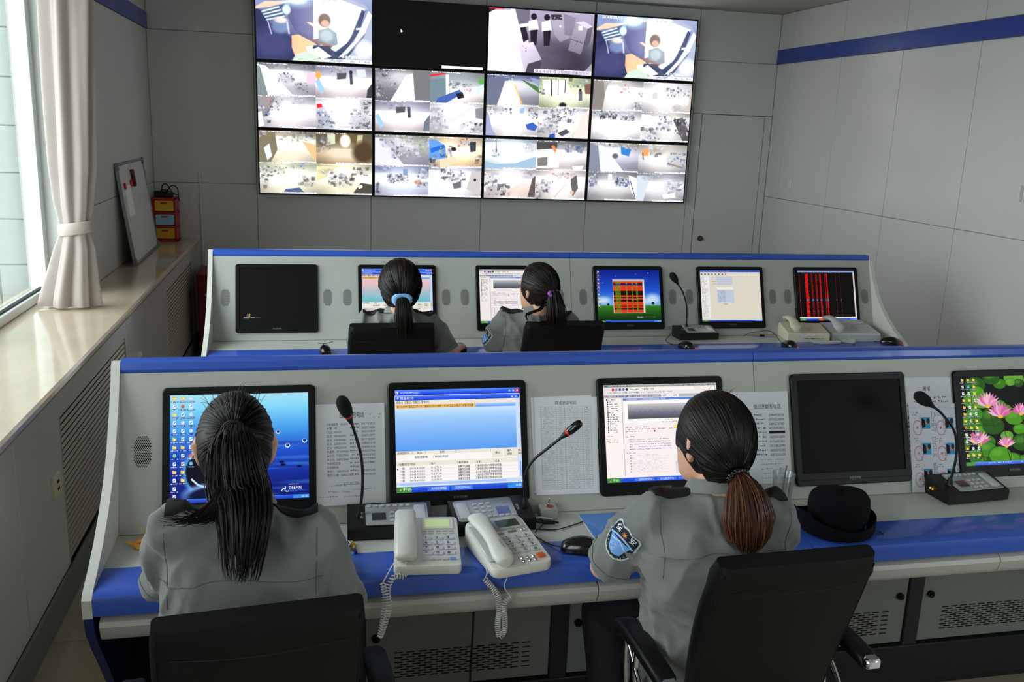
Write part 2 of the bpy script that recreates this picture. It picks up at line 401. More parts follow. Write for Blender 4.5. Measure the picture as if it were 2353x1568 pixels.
# right wall: local x = -Y direction so that the normal faces -X
ys=[YW,7.45,6.67,5.89,5.11,4.33,3.55,2.77,1.99,1.21,.43,-.35,-1.13,-1.91,YREAR]; rects=[]
RW=(-1.91,.43,Z1,Z2)
for a,b in zip(ys,ys[1:]): rects+=[(-a,.10,-b,Z1),(-a,Z3,-b,ZC)]+([(-a,Z1,-b,Z2)] if b>RW[1]-.01 or a<RW[0]+.01 else [])
panelled('wall_right','light grey panelled side wall with a blue band',(XR,0,0),(0,-1,0),(0,0,1),rects,[(-YW-.2,0,-RW[1],ZC),(-RW[0],0,-YREAR+.2,ZC),(-RW[1],0,-RW[0],Z1),(-RW[1],Z2,-RW[0],ZC)])
struct(G().box((XR-.003,(YW+YREAR)/2,(Z2+Z3)/2),(.014,YW-YREAR,Z3-Z2-.004),.001).obj('trim_1',M_band),'blue band along the side wall')
# rear wall behind the camera
struct(G().box(((XL+XR)/2,YREAR-.07,ZC/2),(XR-XL+.6,.14,ZC)).obj('wall_rear',M_wall,smooth=0),'plain grey wall opposite the video screens')
o=bpy.data.objects.new('window_3',None); o.location=(XR+.09,(RW[0]+RW[1])/2,RW[2]); COL.objects.link(o); struct(o,'white framed window in the side wall with the blue band'); g=G()
for k in range(4): y=RW[0]+.03+(RW[1]-RW[0]-.06)*k/3; g.box((XR+.09,y,(RW[2]+RW[3])/2),(.07,.06,RW[3]-RW[2]),.004)
for z_ in (RW[2]+.03,RW[3]-.03): g.box((XR+.09,(RW[0]+RW[1])/2,z_),(.07,RW[1]-RW[0],.06),.004)
g.obj('window_frame',M_pvc,o)
for k in range(3): y=RW[0]+.03+(RW[1]-RW[0]-.06)*(k+.5)/3; G().box((XR+.10,y,(RW[2]+RW[3])/2),(.005,(RW[1]-RW[0])/3-.07,RW[3]-RW[2]-.1)).obj('pane',glass_mat('window_glass',(.96,.98,.97)),o,0)
# left wall, upper part with two window openings
WIN=[(1.95,5.24,.90,2.74),(-1.85,.70,.90,2.74)]
ly=[YREAR,-1.85,.70,1.95,5.24,5.85,6.5,7.1,YW]; rects=[]; full=[]
for a,b in zip(ly,ly[1:]):
    win=any(abs(a-q[0])<.01 for q in WIN)
    if not win: rects+=[(a,.90,b,Z1),(a,Z1,b,Z2),(a,Z3,b,ZC)]; full.append((a,.86,b,ZC))
    else: rects+=[(a,2.74,b,ZC)]; full+=[(a,2.74,b,ZC)]
panelled('wall_left','light grey panelled wall beside the window',(XL,0,0),(0,1,0),(0,0,1),rects,full,thick=.26)
for a,b in ((5.24,YW),(.70,1.95)): struct(G().box((XL+.003,(a+b)/2,(Z2+Z3)/2),(.014,b-a,Z3-Z2-.004),.001).obj('trim_2',M_band),'blue band on the wall beside the window')
# low wall under the sill with radiator grilles
XG=-.955; grilles=[(3.55,4.85),(6.2,7.5),(.9,2.2)]; rects=[(4.85,.13,5.54,.86),(5.54,.13,6.2,.86),(7.5,.13,YW,.86),(3.02,.13,3.55,.86),(2.2,.13,3.02,.86),(-.6,.13,.9,.86),(YREAR,.13,-.6,.86)]+[(a,.745,b,.86) for a,b in grilles]
for a,b in ((YREAR,.9),(2.2,3.55),(4.85,6.2),(7.5,YW)): panelled('wall_low','low grey panelled wall under the window sill',(XG,0,0),(0,1,0),(0,0,1),[q for q in rects if q[0]>=a-.01 and q[2]<=b+.01],[(a,0,b,.86)])
for a,b in grilles: panelled('wall_low','low grey wall strip above a radiator grille',(XG,0,0),(0,1,0),(0,0,1),[(a,.745,b,.86)],[(a,.745,b,.86)])
struct(G().box((-1.16,(YW+YREAR)/2,.43),(.10,YW-YREAR,.86)).obj('wall_outer',M_wallb,smooth=0),'outer wall behind the radiators')
slat_me=None
for gi,(a,b) in enumerate(grilles[:2]):
    gr=empty('radiator_grille',(XG,(a+b)/2,.13),['louvred radiator grille beside the console with the two telephones','louvred radiator grille in the low wall by the red cabinet'][gi],'grille','radiator grilles')
    G().box((XG-.075,(a+b)/2,.43),(.01,b-a,.63)).obj('back_plate',M_dark,gr,0)
    G().box((XG-.035,a+.006,.437),(.07,.012,.614),.002).obj('grille_end',M_slat,gr); G().box((XG-.035,b-.006,.437),(.07,.012,.614),.002).obj('grille_end',M_slat,gr)
    if slat_me is None:
        slat_me=G().box((0,0,0),(.013,1.276,.005),.001).mesh('slat'); slat_me.materials.append(M_slat)
    for k in range(24):
        s=bpy.data.objects.new('slat',slat_me); COL.objects.link(s); s.parent=gr
        s.matrix_basis=Matrix.Translation((-.010,0,.016+.0255*k))@Matrix.Rotation(.9,4,'Y')
struct(G().box((XG+.006,(YW+YREAR)/2,.065),(.014,YW-YREAR,.13),.003).obj('baseboard_left',M_base),'grey baseboard along the low wall')
struct(G().box((XR-.008,(YW+YREAR)/2,.05),(.014,YW-YREAR,.10),.003).obj('baseboard_right',M_base),'grey baseboard along the side wall')
struct(G().box((1.2,YW-.008,.05),(4.3,.014,.10),.003).obj('baseboard_back',M_base),'grey baseboard under the video screens')
# sill: marble slab with a rounded nose
prof=[(-1.56,.862),(-.93,.862),(-.919,.868),(-.914,.88),(-.918,.893),(-.928,.90),(-1.56,.90)]
G().loft([[(x,YREAR,z) for x,z in prof],[(x,YW-.001,z) for x,z in prof]]).obj('window_sill',M_marble,smooth=30)
struct(bpy.data.objects['window_sill'],'long polished cream marble window sill')
# windows
for wi,(y0,y1,z0,z1) in enumerate(WIN):
    o=bpy.data.objects.new('window_%d'%(wi+1),None); o.location=(-1.43,(y0+y1)/2,z0); COL.objects.link(o); struct(o,'white framed window over the marble sill')
    g=G()
    for yy in (y0-.004,y1+.004): g.box((-1.36,yy,(z0+z1)/2),(.26,.012,z1-z0))
    g.box((-1.36,(y0+y1)/2,z1+.004),(.26,y1-y0,.012)); g.obj('reveal',M_pvc,o,0)
    nb=3 if wi==0 else 2; wd=(y1-y0)/nb
    g=G(); g.box((-1.43,(y0+y1)/2,z0+.022),(.07,y1-y0,.044),.004); g.box((-1.43,(y0+y1)/2,z1-.03),(.07,y1-y0,.06),.004)
    for k in range(nb+1):
        yy=y0+.03 if k==0 else (y1-.03 if k==nb else y0+k*wd); g.box((-1.43,yy,(z0+z1)/2),(.07,.06,z1-z0),.004)
    g.obj('window_frame',M_pvc,o)
    for k in range(nb):
        G().box((-1.44,y0+(k+.5)*wd,(z0+z1)/2),(.005,wd-.06,z1-z0-.1)).obj('pane',glass_mat('window_glass',(.96,.98,.97)),o,0)
        g=G(); ya,yb=y0+k*wd+.030,y0+(k+1)*wd-.030
        for yy in (ya+.004,yb-.004): g.box((-1.425,yy,(z0+z1)/2),(.02,.008,z1-z0-.1))
        g.box((-1.425,(ya+yb)/2,z0+.048),(.02,yb-ya,.008)); g.obj('window_seal',mat('window_gasket',(.10,.13,.12),.6),o,0)
# floor and ceiling
fl=struct(G().box(((XL+XR)/2,(YW+YREAR)/2,-.06),(XR-XL+.7,YW-YREAR+.4,.11)).obj('floor',mat('grout',(.42,.39,.34),.8),smooth=0),'beige polished tile floor')
tm=G().box((0,0,-.004),(.597,.597,.008),.0015).mesh('tile'); tm.materials.append(M_tile)
for i in range(9):
    for j in range(17):
        t=bpy.data.objects.new('tile',tm); COL.objects.link(t); t.parent=fl; t.location=(-.68+.6*i,-1.9+.6*j,0)
        if t.location.y>YW-.28 or t.location.x>XR-.25: t.scale=((XR-t.location.x+.3)/.6 if t.location.x>XR-.25 else 1,(YW-t.location.y+.3)/.6 if t.location.y>YW-.28 else 1,1); t.location.x-= (1-t.scale.x)*.3; t.location.y-=(1-t.scale.y)*.3
struct(G().box(((XL+XR)/2,(YW+YREAR)/2,ZC+.05),(XR-XL+.7,YW-YREAR+.4,.10)).obj('ceiling',M_ceil,smooth=0),'plain pale ceiling')
# outside: another wing of the building faced with pale stone blocks, and the ground
st=G().box((-6.2,9.25,3.5),(9.4,.9,8)).obj('building_wing',M_mortar,smooth=0); tag(st,'pale stone-faced building wing seen outside the window','building')
bm_=G().box((0,0,0),(.79,.03,.395),.006).mesh('stone_block'); bm_.materials.append(M_stone)
for r in range(14):
    for c in range(8):
        b=bpy.data.objects.new('stone_block',bm_); COL.objects.link(b); b.parent=st
        b.location=(-1.95-.80*c-(.4 if r%2 else 0),8.79,-.1+.405*r)
struct(G().box((-12,4,-.30),(21,40,.2)).obj('ground_outside',mat('outside_paving',(.62,.62,.60),.9,var=.1),smooth=0),'grey paving outside the window')
# small fittings on the walls
def wall_plate(name, label, cat, x, y, z, nx, w, h, d=.012, extra='socket'):
    M=basis((x,y,z),(0,-nx,0) if nx<0 else (0,1,0),(0,0,1)); M=basis((x,y,z),(0,1,0) if nx>0 else (0,-1,0),(0,0,1))
    o=empty(name,(x,y,z),label,cat); G(M).prism(rrect(-w/2,-h/2,w/2,h/2,.006),.0005,d,ch=.003).obj('face_plate',mat('plate_cream',(.85,.83,.72),.35) if extra=='socket' else M_white,o)
    if extra=='socket':
        G(M).prism(rrect(-.012,.010,.012,.020,.003),d,d+.0015).obj('outlet_hole',M_dark,o); G(M).prism(rrect(-.012,-.018,.012,-.008,.003),d,d+.0015).obj('outlet_hole',M_dark,o)
    elif extra=='switch': G(M).prism(rrect(-.018,-.03,.018,.03,.003),d,d+.004,ch=.001).obj('rocker',M_white,o)
    else:
        G(M).box((-.012,0,d+.012),(.008,h*.9,.024),.002).obj('bracket_rib',M_pvc,o); G(M).box((.022,0,d+.012),(.008,h*.9,.024),.002).obj('bracket_rib',M_pvc,o)
    return o
wall_plate('wall_socket','cream socket under the marble sill beside the console with the phones','socket',XG,3.425,.517,1,.086,.086,.014)
wall_plate('wall_socket','cream socket on the low wall between the two louvred grilles','socket',XG,5.14,.545,1,.086,.086,.014)
wall_plate('light_switch','small white switch on the side wall near the flush door','switch',XR,7.27,1.484,-1,.08,.09,.01,'switch')
wall_plate('wall_bracket','pale double-ribbed bracket plate on the bare side wall','bracket',XR,4.56,1.609,-1,.09,.10,.006,'bracket')
g=G().tube([(-.885,YW-.012,1.42),(-.885,YW-.012,.9),(-.885,YW-.012,.15)],.009); tag(g.obj('cable_conduit',M_white),'thin white conduit running down the wall past the sill end','conduit')
# ------------------------------------------------------------------ video wall, 4 x 3 screens
W0,W1=(.98,.98,1.0),(1,1,1); DK=(.12,.12,.14); DK2=(.22,.22,.26); BLU=(.16,.30,.62); RED=(.85,.12,.14); GRN=(.25,.42,.16)
def caption(a, seed, top=True, bottom=True):
    if top: a.scribble(.0,.0,.55,.055,1,(1,1,1),.9,seed,.8,.7)
    if bottom: a.rect(.35,.95,1,1,(.96,.94,.96),.85); a.scribble(.36,.95,.98,1,1,(.4,.4,.45),.7,seed+5,.8,.5)
def feed_atm(a):
    # a person leaning through the door of a cash machine booth, seen from above by a wide lens
    a.grad(0,0,1,1,[(0,(.55,.60,.72)),(.5,(.42,.45,.60)),(1,(.20,.24,.30))])
    a.poly([(0,.22),(.09,.15),(.28,.10),(.24,.02),(0,.02)],(.50,.56,.72)); a.poly([(0,.22),(.08,.13),(.30,.11),(.12,.21),(0,.25)],(1,.80,.68))
    a.poly([(.29,.10),(.49,.07),(.48,.66),(.44,.70),(.33,.55),(.27,.34)],(.36,.37,.52)); a.poly([(.31,.17),(.47,.14),(.46,.62),(.34,.53)],(.40,.40,.56),.8)
    a.poly([(0,.25),(.08,.27),(.12,.45),(.20,.52),(.30,.66),(.34,.90),(.28,1),(0,1)],(.17,.18,.32)); a.ell(.14,.75,.17,.22,(.26,.27,.44),1,.8)
    a.poly([(.04,.30),(.24,.15),(.29,.25),(.24,.33),(.10,.42)],(.30,.36,.50))
    for k in range(4): a.line([(.05+.012*k,.29+.04*k),(.20+.015*k,.20+.045*k)],.022,(.94,1,1))
    a.ell(.26,.24,.035,.07,(.82,.93,1),1,.4); a.ell(.205,.50,.075,.10,(.50,.58,.75),1,.5); a.ell(.21,.40,.055,.045,(1,.94,.86),1,.6); a.line([(.10,.42),(.13,.62)],.02,(.85,.85,.95)); a.line([(.265,.42),(.28,.60)],.025,(.85,.88,.95))
    a.poly([(.30,.62),(.36,.60),(.50,.72),(.55,.80),(.42,.85),(.33,.95),(.30,.80)],(1,.72,.56)); a.poly([(.42,.78),(.56,.74),(.62,.82),(.44,.90)],(1,.93,.86))
    a.poly([(.49,.02),(.72,.0),(.94,.15),(.86,.45),(.72,.86),(.64,.80),(.60,.62),(.49,.66)],(1,1,1)); a.poly([(.70,.03),(.97,.17),(.95,.10),(.80,.02)],(.60,.62,.72))
    a.rect(.51,.10,.66,.32,(.82,.90,.97),.7); a.blobs(.52,.08,.68,.24,14,.02,[(.6,.75,.85),(.75,.8,.9)],3,.7)
    a.ell(.585,.365,.055,.105,(.28,.18,.15),1,.35); a.ell(.59,.41,.035,.05,(.72,.52,.42),1,.3)
    a.poly([(.53,.52),(.62,.47),(.69,.55),(.70,.72),(.62,.78),(.53,.72)],(.44,.50,.55)); a.ell(.60,.60,.055,.09,(.60,.66,.68),1,.5); a.poly([(.43,.41),(.46,.40),(.55,.49),(.53,.52)],(.95,.75,.68)); a.line([(.47,.67),(.65,.76)],.035,(.55,.36,.32))
    a.poly([(.49,.75),(.63,.75),(.66,.86),(.58,.90),(.48,.80)],(.20,.22,.32)); a.poly([(.53,.77),(.65,.92),(.57,.97),(.43,.87)],(.96,.95,.98)); a.line([(.43,.87),(.56,.96),(.65,.92)],.012,(.12,.12,.18))
    a.poly([(.91,.17),(.94,.19),(.89,.50),(.76,.82),(.70,.90),(.66,.86),(.80,.66)],(.18,.22,.34)); a.poly([(.97,.18),(1,.25),(.94,.52),(.78,.86),(.70,.93),(.84,.66),(.91,.42)],(.92,.96,1)); a.poly([(1,.26),(1,1),(.72,1),(.80,.88),(.93,.58)],(.62,.66,.74)); a.ell(.93,.78,.07,.12,(.95,.95,.97),1,1); a.line([(.86,.47),(.90,.46)],.03,(1,1,1))
    a.poly([(.30,1),(.34,.90),(.44,.84),(.55,.96),(.56,1)],(.74,.80,.74)); a.ell(.35,.075,.07,.06,(1,1,1),1,1); a.ell(.35,.08,.12,.1,(.8,.95,1),.6,1)
    a.ell(.66,.34,.20,.36,(1,1,1),.30,1.2); a.ell(.12,.62,.16,.4,(.20,.21,.33),.30,1.2); a.noise(.02,5); a.blur(4); a.text('2014年08月1',.045,-.012,.065,(1,1,1),bold=.6); a.text('日',.37,.0,.06,(1,1,1)); a.text('星期一',.42,.01,.06,(.9,.93,1)); a.text('14:52:08',.58,.01,.055,(.35,.40,.45))
    a.rect(.55,.945,1,1,(.97,.97,.99),.75); a.text('保定广播电视',.73,.875,.05,(1,1,1),bold=.4); a.text('大学   A T M',.62,.94,.05,(.45,.48,.55),fit=.36)
def feed_machines(a):
    a.grad(0,0,1,1,[(0,(.62,.58,.68)),(.45,(.50,.47,.55)),(1,(.36,.34,.40))]); a.poly([(.22,.05),(.30,.30),(.42,.60),(.50,1),(.34,1)],(.42,.40,.48)); a.ell(.72,.80,.3,.3,(.22,.20,.26),.8,.9); a.ell(.55,.80,.2,.2,(.55,.52,.60),.5,1)
    a.poly([(0,.04),(.20,.02),(.27,.40),(.35,1),(0,1)],(1,.98,1)); a.poly([(.20,0),(.24,.0),(.50,.95),(.35,1)],(.90,.86,.95)); a.poly([(.0,0),(.08,0),(0,.08)],(.15,.14,.18))
    a.poly([(.24,.0),(.38,.0),(.38,.22),(.28,.24)],(.40,.38,.45)); a.poly([(.29,.28),(.34,.24),(.38,.46),(.33,.52)],(.14,.13,.17)); a.poly([(.25,.25),(.38,.20),(.39,.25),(.27,.30)],(.85,.83,.88))
    for x in (.42,.545):
        a.ell(x,.10,.028,.05,(.12,.10,.12)); a.poly([(x-.05,.18),(x+.03,.14),(x+.05,.30),(x-.045,.33)],(.92,.90,.94)); a.poly([(x-.03,.32),(x+.04,.30),(x+.035,.55),(x-.02,.56)],(.12,.11,.15))
    a.poly([(.58,.06),(.70,.02),(.82,.08),(.80,.38),(.68,.48),(.62,.36)],(.62,.59,.66)); a.poly([(.70,.02),(.82,.08),(.80,.38),(.72,.36)],(.50,.47,.55)); a.poly([(.58,.05),(.68,.04),(.69,.12),(.59,.13)],(.2,.19,.23)); a.blobs(.60,.08,.68,.26,6,.02,[(.85,.83,.9)],4)
    a.poly([(.82,.15),(.99,.20),(.97,.40),(.88,.66),(.76,.60)],(.60,.57,.64)); a.poly([(.82,.15),(.90,.12),(.99,.20),(.94,.24)],(.78,.75,.82)); a.poly([(.94,.24),(.99,.20),(.97,.45),(.89,.66)],(.36,.34,.40)); a.rect(.85,.20,.89,.27,(.9,.88,.93)); a.line([(.78,.42),(.90,.48)],.01,(.3,.28,.35)); a.blobs(.82,.42,.88,.5,6,.015,[(.3,.28,.35),(.85,.83,.9)],8)
    a.poly([(.31,.56),(.42,.50),(.51,.78),(.38,.86)],(.92,.88,.96)); a.poly([(.38,.86),(.51,.78),(.50,.92),(.42,1),(.36,1)],(.30,.28,.34)); a.blobs(.32,.56,.36,.66,5,.015,[DK],2)
    a.poly([(1,.8),(.92,.95),(.9,1),(1,1)],(.8,.77,.84)); a.ell(.75,.85,.4,.35,(.14,.13,.17),.45,1.6); a.noise(.015,6); a.blur(3); a.rect(0,0,.14,.015,RED); a.rect(.44,.93,1,.995,(.9,.87,.93),.9); a.text('保定市分行营业部自助设备加钞间',.45,.928,.06,(.35,.32,.4),fit=.53)
def feed(a, sp, seed):
    # sp: (wall colour, floor colour, horizon, extra list); one picture of a bank lobby, street or office as a ceiling camera gives it
    kind,wall,flo,hz=sp[:4]
    a.grad(0,0,1,hz+.05,[(0,tuple(c*.86 for c in wall)),(1,wall)]); a.grad(0,hz,1,1,[(0,tuple(c*.97 for c in flo)),(1,tuple(c*.80 for c in flo))]); a.ell(.5,hz+.16,.50,.26,(1,1,1),.50,1.2)
    for cx_,cy_ in ((0,0),(1,0),(0,1),(1,1)): a.ell(cx_,cy_,.22,.26,(.25,.25,.28),.35,1.4)
    for e in sp[4:]:
        t=e[0]
        if t=='p': a.poly(e[1],e[2],e[3] if len(e)>3 else 1)
        elif t=='b':
            a.ell((e[1]+e[3])/2,(e[2]+e[4])/2,(e[3]-e[1])*.5,(e[4]-e[2])*.5,(.42,.42,.46),.30,.8)
            a.blobs(*e[1:5],int(e[5]*1.7),e[6]*.85,e[7]+[(.45,.45,.5),(.62,.62,.66),(.78,.78,.82)],seed*7+int(e[1]*100),.55)
        elif t=='e': a.ell(*e[1:5],e[5],1,.5)
        elif t=='l': a.line(e[1],e[2],e[3])
    a.noise(.02,seed); a.blur(2); caption(a,seed)
C1=[DK,DK2,(.35,.35,.4),(.9,.9,.95)]; C2=[DK,BLU,DK2,(.85,.88,.95)]; C3=[DK,RED,DK2,(.8,.8,.85)]; GRY=(.72,.70,.74); CRM=(.93,.88,.74)
STREET=lambda c,sgn=1:('s',(.62,.62,.68),c,.30)
QUADS=[
 # row 2
 [('s',(.45,.46,.5),(.78,.76,.80),.2,('p',[(0,.05),(.15,.1),(.62,1),(0,1)],(1,1,1)),('p',[(0,.1),(.05,.12),(.18,1),(0,1)],(.45,.5,.5)),('b',.25,.03,.95,.14,16,.05,[(.35,.42,.42),DK2,(.75,.78,.82)]),('p',[(.86,.28),(1,.22),(1,.6),(.84,.5)],(.95,.70,.78)),('b',.36,.28,.62,.58,26,.04,[DK,DK2,(.7,.7,.75)]),('b',.64,.58,.86,.86,12,.05,C1)),
  ('r',(.66,.66,.74),(.92,.86,.88),.33,('b',.22,.05,.55,.3,14,.05,[(.4,.42,.5),(.75,.78,.85)]),('p',[(.38,.22),(.55,.2),(.54,.38),(.38,.42)],(.3,.3,.33)),('p',[(.60,.2),(.65,.2),(.66,.55),(.61,.56)],(.25,.27,.33)),('e',.625,.17,.03,.05,DK),('p',[(.0,.5),(.06,.4),(.16,.75),(.1,.9)],(.55,.72,.82)),('e',.05,.32,.05,.12,(.9,.6,.3)),('p',[(.72,.08),(.88,.06),(.9,.3),(.75,.32)],(.78,.8,.85)),('p',[(.92,.7),(1,.5),(1,1),(.9,1)],DK2)),
  ('r',(.75,.75,.78),(.97,.93,.96),.25,('p',[(0,.1),(.3,.02),(.2,.5),(0,.9)],(.55,.52,.53)),('b',.02,.35,.2,.85,16,.07,C2),('b',.2,.1,.42,.5,18,.05,C3),('b',.6,.05,.8,.3,10,.05,[(.8,.8,.85),GRY]),('p',[(0,.55),(.06,.5),(.1,.95),(0,1)],(.95,.95,.97))),
  ('r',(.96,.95,.97),(.97,.96,.98),.1,('p',[(.35,.65),(.75,.0),(.78,.05),(.42,.75)],(.86,.86,.92)),('p',[(0,.2),(.12,.2),(.22,.55),(.3,.95),(.15,1),(0,.6)],(.70,.72,.78)),('p',[(.02,.22),(.1,.2),(.12,.3),(.03,.34)],RED),('b',.02,.4,.3,.95,24,.06,C1),('b',.62,.3,.98,.95,34,.06,C1),('b',.78,.05,1,.4,12,.06,C1))],
 [('s',(.35,.36,.38),(.50,.49,.53),.12,('p',[(.55,.2),(.7,.1),(.72,1),(.28,1)],(1,1,1)),('p',[(.68,0),(1,0),(1,1),(.72,1)],(.42,.41,.43)),('b',.0,.0,.3,.3,14,.07,[DK,DK2,(.5,.5,.55)]),('b',.02,.3,.4,.95,30,.03,[(.65,.65,.68),DK2]),('b',0,.5,.1,.9,8,.06,C1)),
  ('r',(.60,.64,.66),(.95,.90,.88),.45,('p',[(0,.12),(.28,.03),(.28,.07),(0,.18)],RED),('p',[(0,.25),(.35,.2),(.37,.85),(.0,1)],(.40,.48,.52)),('p',[(.28,.1),(.34,.08),(.36,.85),(.3,.9)],(.90,.88,.84)),('p',[(.15,.85),(.55,.55),(.6,.68),(.3,1),(.1,1)],(.25,.35,.62)),('b',.35,.3,.55,.55,12,.06,[DK,BLU,(.5,.7,.7)]),('p',[(.48,.7),(.6,.62),(.64,.8),(.52,.86)],DK),('b',.6,.35,.78,.6,12,.05,[(.9,.35,.3),DK2,(.9,.8,.75)]),('p',[(.86,.45),(1,.35),(.95,.72),(.84,.68)],(.75,.84,.9)),('e',.95,.25,.06,.1,(.35,.6,.3))),
  ('r',(.66,.66,.74),(.90,.85,.88),.33,('b',.18,.05,.55,.3,14,.05,[(.4,.42,.5),(.75,.78,.85)]),('p',[(.38,.2),(.55,.18),(.54,.36),(.38,.4)],(.3,.3,.33)),('p',[(.58,.18),(.64,.18),(.65,.52),(.6,.54)],(.25,.27,.33)),('p',[(0,.5),(.06,.42),(.16,.78),(.1,.92)],(.55,.72,.82)),('p',[(.9,.65),(1,.4),(1,1),(.88,1)],(.4,.42,.46))),
  ('r',(.90,.90,.92),(.97,.97,.98),.12,('p',[(.3,.6),(.8,.02),(.84,.1),(.4,.7)],(.80,.80,.84)),('b',0,.2,.25,.6,16,.08,[GRY,(.55,.55,.6),DK2]),('b',0,.5,.3,.95,16,.09,[(.75,.75,.8),(.5,.5,.55)]),('p',[(.6,.9),(.72,.6),(.85,.65),(.8,.92)],(.97,.97,1)),('b',.6,.55,1,.95,18,.06,[DK,DK2]),('p',[(.85,.15),(1,.1),(1,.5),(.86,.45)],(.5,.48,.5)))],
 [('s',(.30,.33,.52),(.60,.60,.66),.18,('p',[(0,.12),(.42,.1),(.3,.5),(.18,1),(0,1)],(.38,.40,.48)),('p',[(.34,.2),(.52,.2),(.66,1),(.2,1)],(.92,.92,.94)),('p',[(.62,.1),(.98,.35),(1,.55),(.66,.15)],(.25,.42,.22)),('p',[(.8,.05),(1,.1),(1,.35)],(.5,.55,.7)),('l',[(.52,.3),(.68,.95)],.02,(.95,.70,.35)),('b',.4,.05,.6,.16,6,.04,C1)),
  ('r',(.75,.82,.62),(.80,.84,.66),.45,('p',[(.05,.1),(.55,.08),(.55,.5),(.1,.6)],(.95,.98,.90)),('l',[(.22,.08),(.24,.62)],.02,DK),('l',[(.36,.08),(.37,.56)],.012,DK),('l',[(.5,.06),(.5,.5)],.014,DK),('p',[(.62,.35),(.8,.3),(.85,.5),(.68,.58)],(.82,.80,.72)),('p',[(.77,.42),(.84,.42),(.85,.72),(.78,.74)],(.35,.36,.42)),('e',.80,.38,.025,.045,DK),('b',.6,.05,.98,.3,10,.06,[(.8,.6,.4),DK2,(.6,.65,.6)]),('e',.47,.92,.07,.10,DK),('p',[(.88,.2),(1,.15),(1,.5),(.9,.5)],(.45,.32,.28)),('b',0,.35,.1,.6,6,.06,C1)),
  ('r',(.88,.86,.86),(.98,.97,.97),.2,('b',.06,.08,.5,.3,34,.05,C2),('b',.78,.05,1,.4,14,.05,C2),('p',[(.64,.08),(.74,.05),(.72,.24),(.64,.24)],(.55,.65,.85)),('p',[(.76,.6),(.9,.52),(1,.65),(.95,.8),(.8,.76)],(.20,.34,.65)),('p',[(0,.2),(.05,.3),(.12,.8),(.2,1),(0,1)],(.55,.58,.7))),
  ('r',(.85,.82,.82),(.97,.95,.95),.1,('b',.1,.0,.8,.5,70,.06,C1),('b',0,.45,.4,.85,22,.08,[DK,DK2,(.3,.3,.33)]),('p',[(.4,.85),(.56,.7),(.64,.8),(.48,.95)],(.28,.28,.32)),('p',[(.24,.9),(.34,.85),(.36,1),(.22,1)],BLU),('b',.15,.65,.3,.75,4,.04,[RED]),('p',[(.85,.3),(1,.0),(1,1),(.7,1)],(.85,.78,.76)))],
 [('s',(.70,.68,.68),(.97,.96,.96),.2,('p',[(0,.05),(.2,.08),(.24,.5),(.2,1),(0,1)],(.48,.46,.44)),('p',[(.2,.1),(.3,.1),(.24,.45)],(.62,.6,.58)),('b',.5,.12,.72,.4,10,.05,[(.9,.7,.4),(.8,.8,.82),RED]),('b',.8,.7,1,.98,12,.05,C1),('b',.9,.3,1,.5,6,.04,C1)),
  ('r',(.92,.91,.91),(.98,.96,.97),.25,('b',.45,.15,.95,.45,44,.05,C1),('p',[(.2,.35),(.3,.33),(.3,.55),(.2,.57)],(.75,.73,.76)),('p',[(.95,.2),(1,.1),(1,1),(.85,1),(.96,.7)],(.72,.66,.62)),('b',.62,.7,.8,.95,6,.06,[RED,(.8,.7,.6),DK2])),
  ('r',(.85,.85,.87),(.99,.98,.99),.35,('b',.15,.12,.5,.32,40,.05,[DK,DK2,(.2,.2,.22)]),('b',.55,.15,.86,.34,34,.05,[DK,DK2]),('b',0,.03,.95,.12,20,.05,[(.7,.7,.75),GRY,DK2])),
  ('r',(.72,.70,.68),(.96,.95,.95),.15,('p',[(0,.1),(.2,.1),(.35,.9),(0,1)],(.9,.88,.86)),('b',.35,.1,.65,.6,34,.07,C1),('b',.0,.55,.4,1,26,.07,C2),('p',[(.66,.25),(.85,.15),(1,.6),(1,1),(.9,1)],(.30,.28,.28)),('b',.68,.2,1,.8,20,.07,C1))],
 # row 3
 [('s',(.58,.50,.40),(1,.96,.84),.15,('p',[(0,.1),(.28,.05),(.32,.6),(.2,1),(0,1)],(.45,.42,.34)),('p',[(.08,.55),(.18,.4),(.22,.8),(.14,.95)],(.80,.86,.9)),('b',.35,.0,.98,.3,24,.07,[(.4,.45,.38),(.65,.6,.5),DK2]),('p',[(.75,.3),(1,.4),(1,1)],(.80,.68,.5)),('b',0,0,.1,.2,6,.06,[RED])),
  ('r',(.42,.36,.24),(.72,.58,.38),.5,('e',.52,.25,.09,.2,(1,1,.92)),('p',[(.2,.05),(.34,.04),(.34,.35),(.18,.4)],(.75,.78,.66)),('p',[(.74,.05),(.84,.04),(.82,.35),(.72,.38)],(.7,.68,.55)),('e',.85,.6,.2,.35,(.28,.22,.15)),('b',0,.1,.25,.6,14,.08,[(.3,.28,.2),(.5,.45,.32)])),
  ('r',(.85,.86,.74),(1,.97,.86),.3,('b',.0,.15,.5,.45,40,.05,[DK,DK2,(.4,.5,.5),(.8,.75,.6)]),('b',0,.4,.18,.8,14,.08,[DK,BLU,(.3,.25,.2)]),('b',.5,.02,.8,.2,10,.05,[(.3,.45,.75),(.6,.65,.5)]),('b',.66,.4,1,.75,20,.08,[DK,(.3,.3,.25),(.6,.6,.5)]),('p',[(.45,.85),(.7,.8),(.8,1),(.4,1)],(.30,.36,.48)),('e',.7,.55,.05,.08,(.95,.9,.85))),
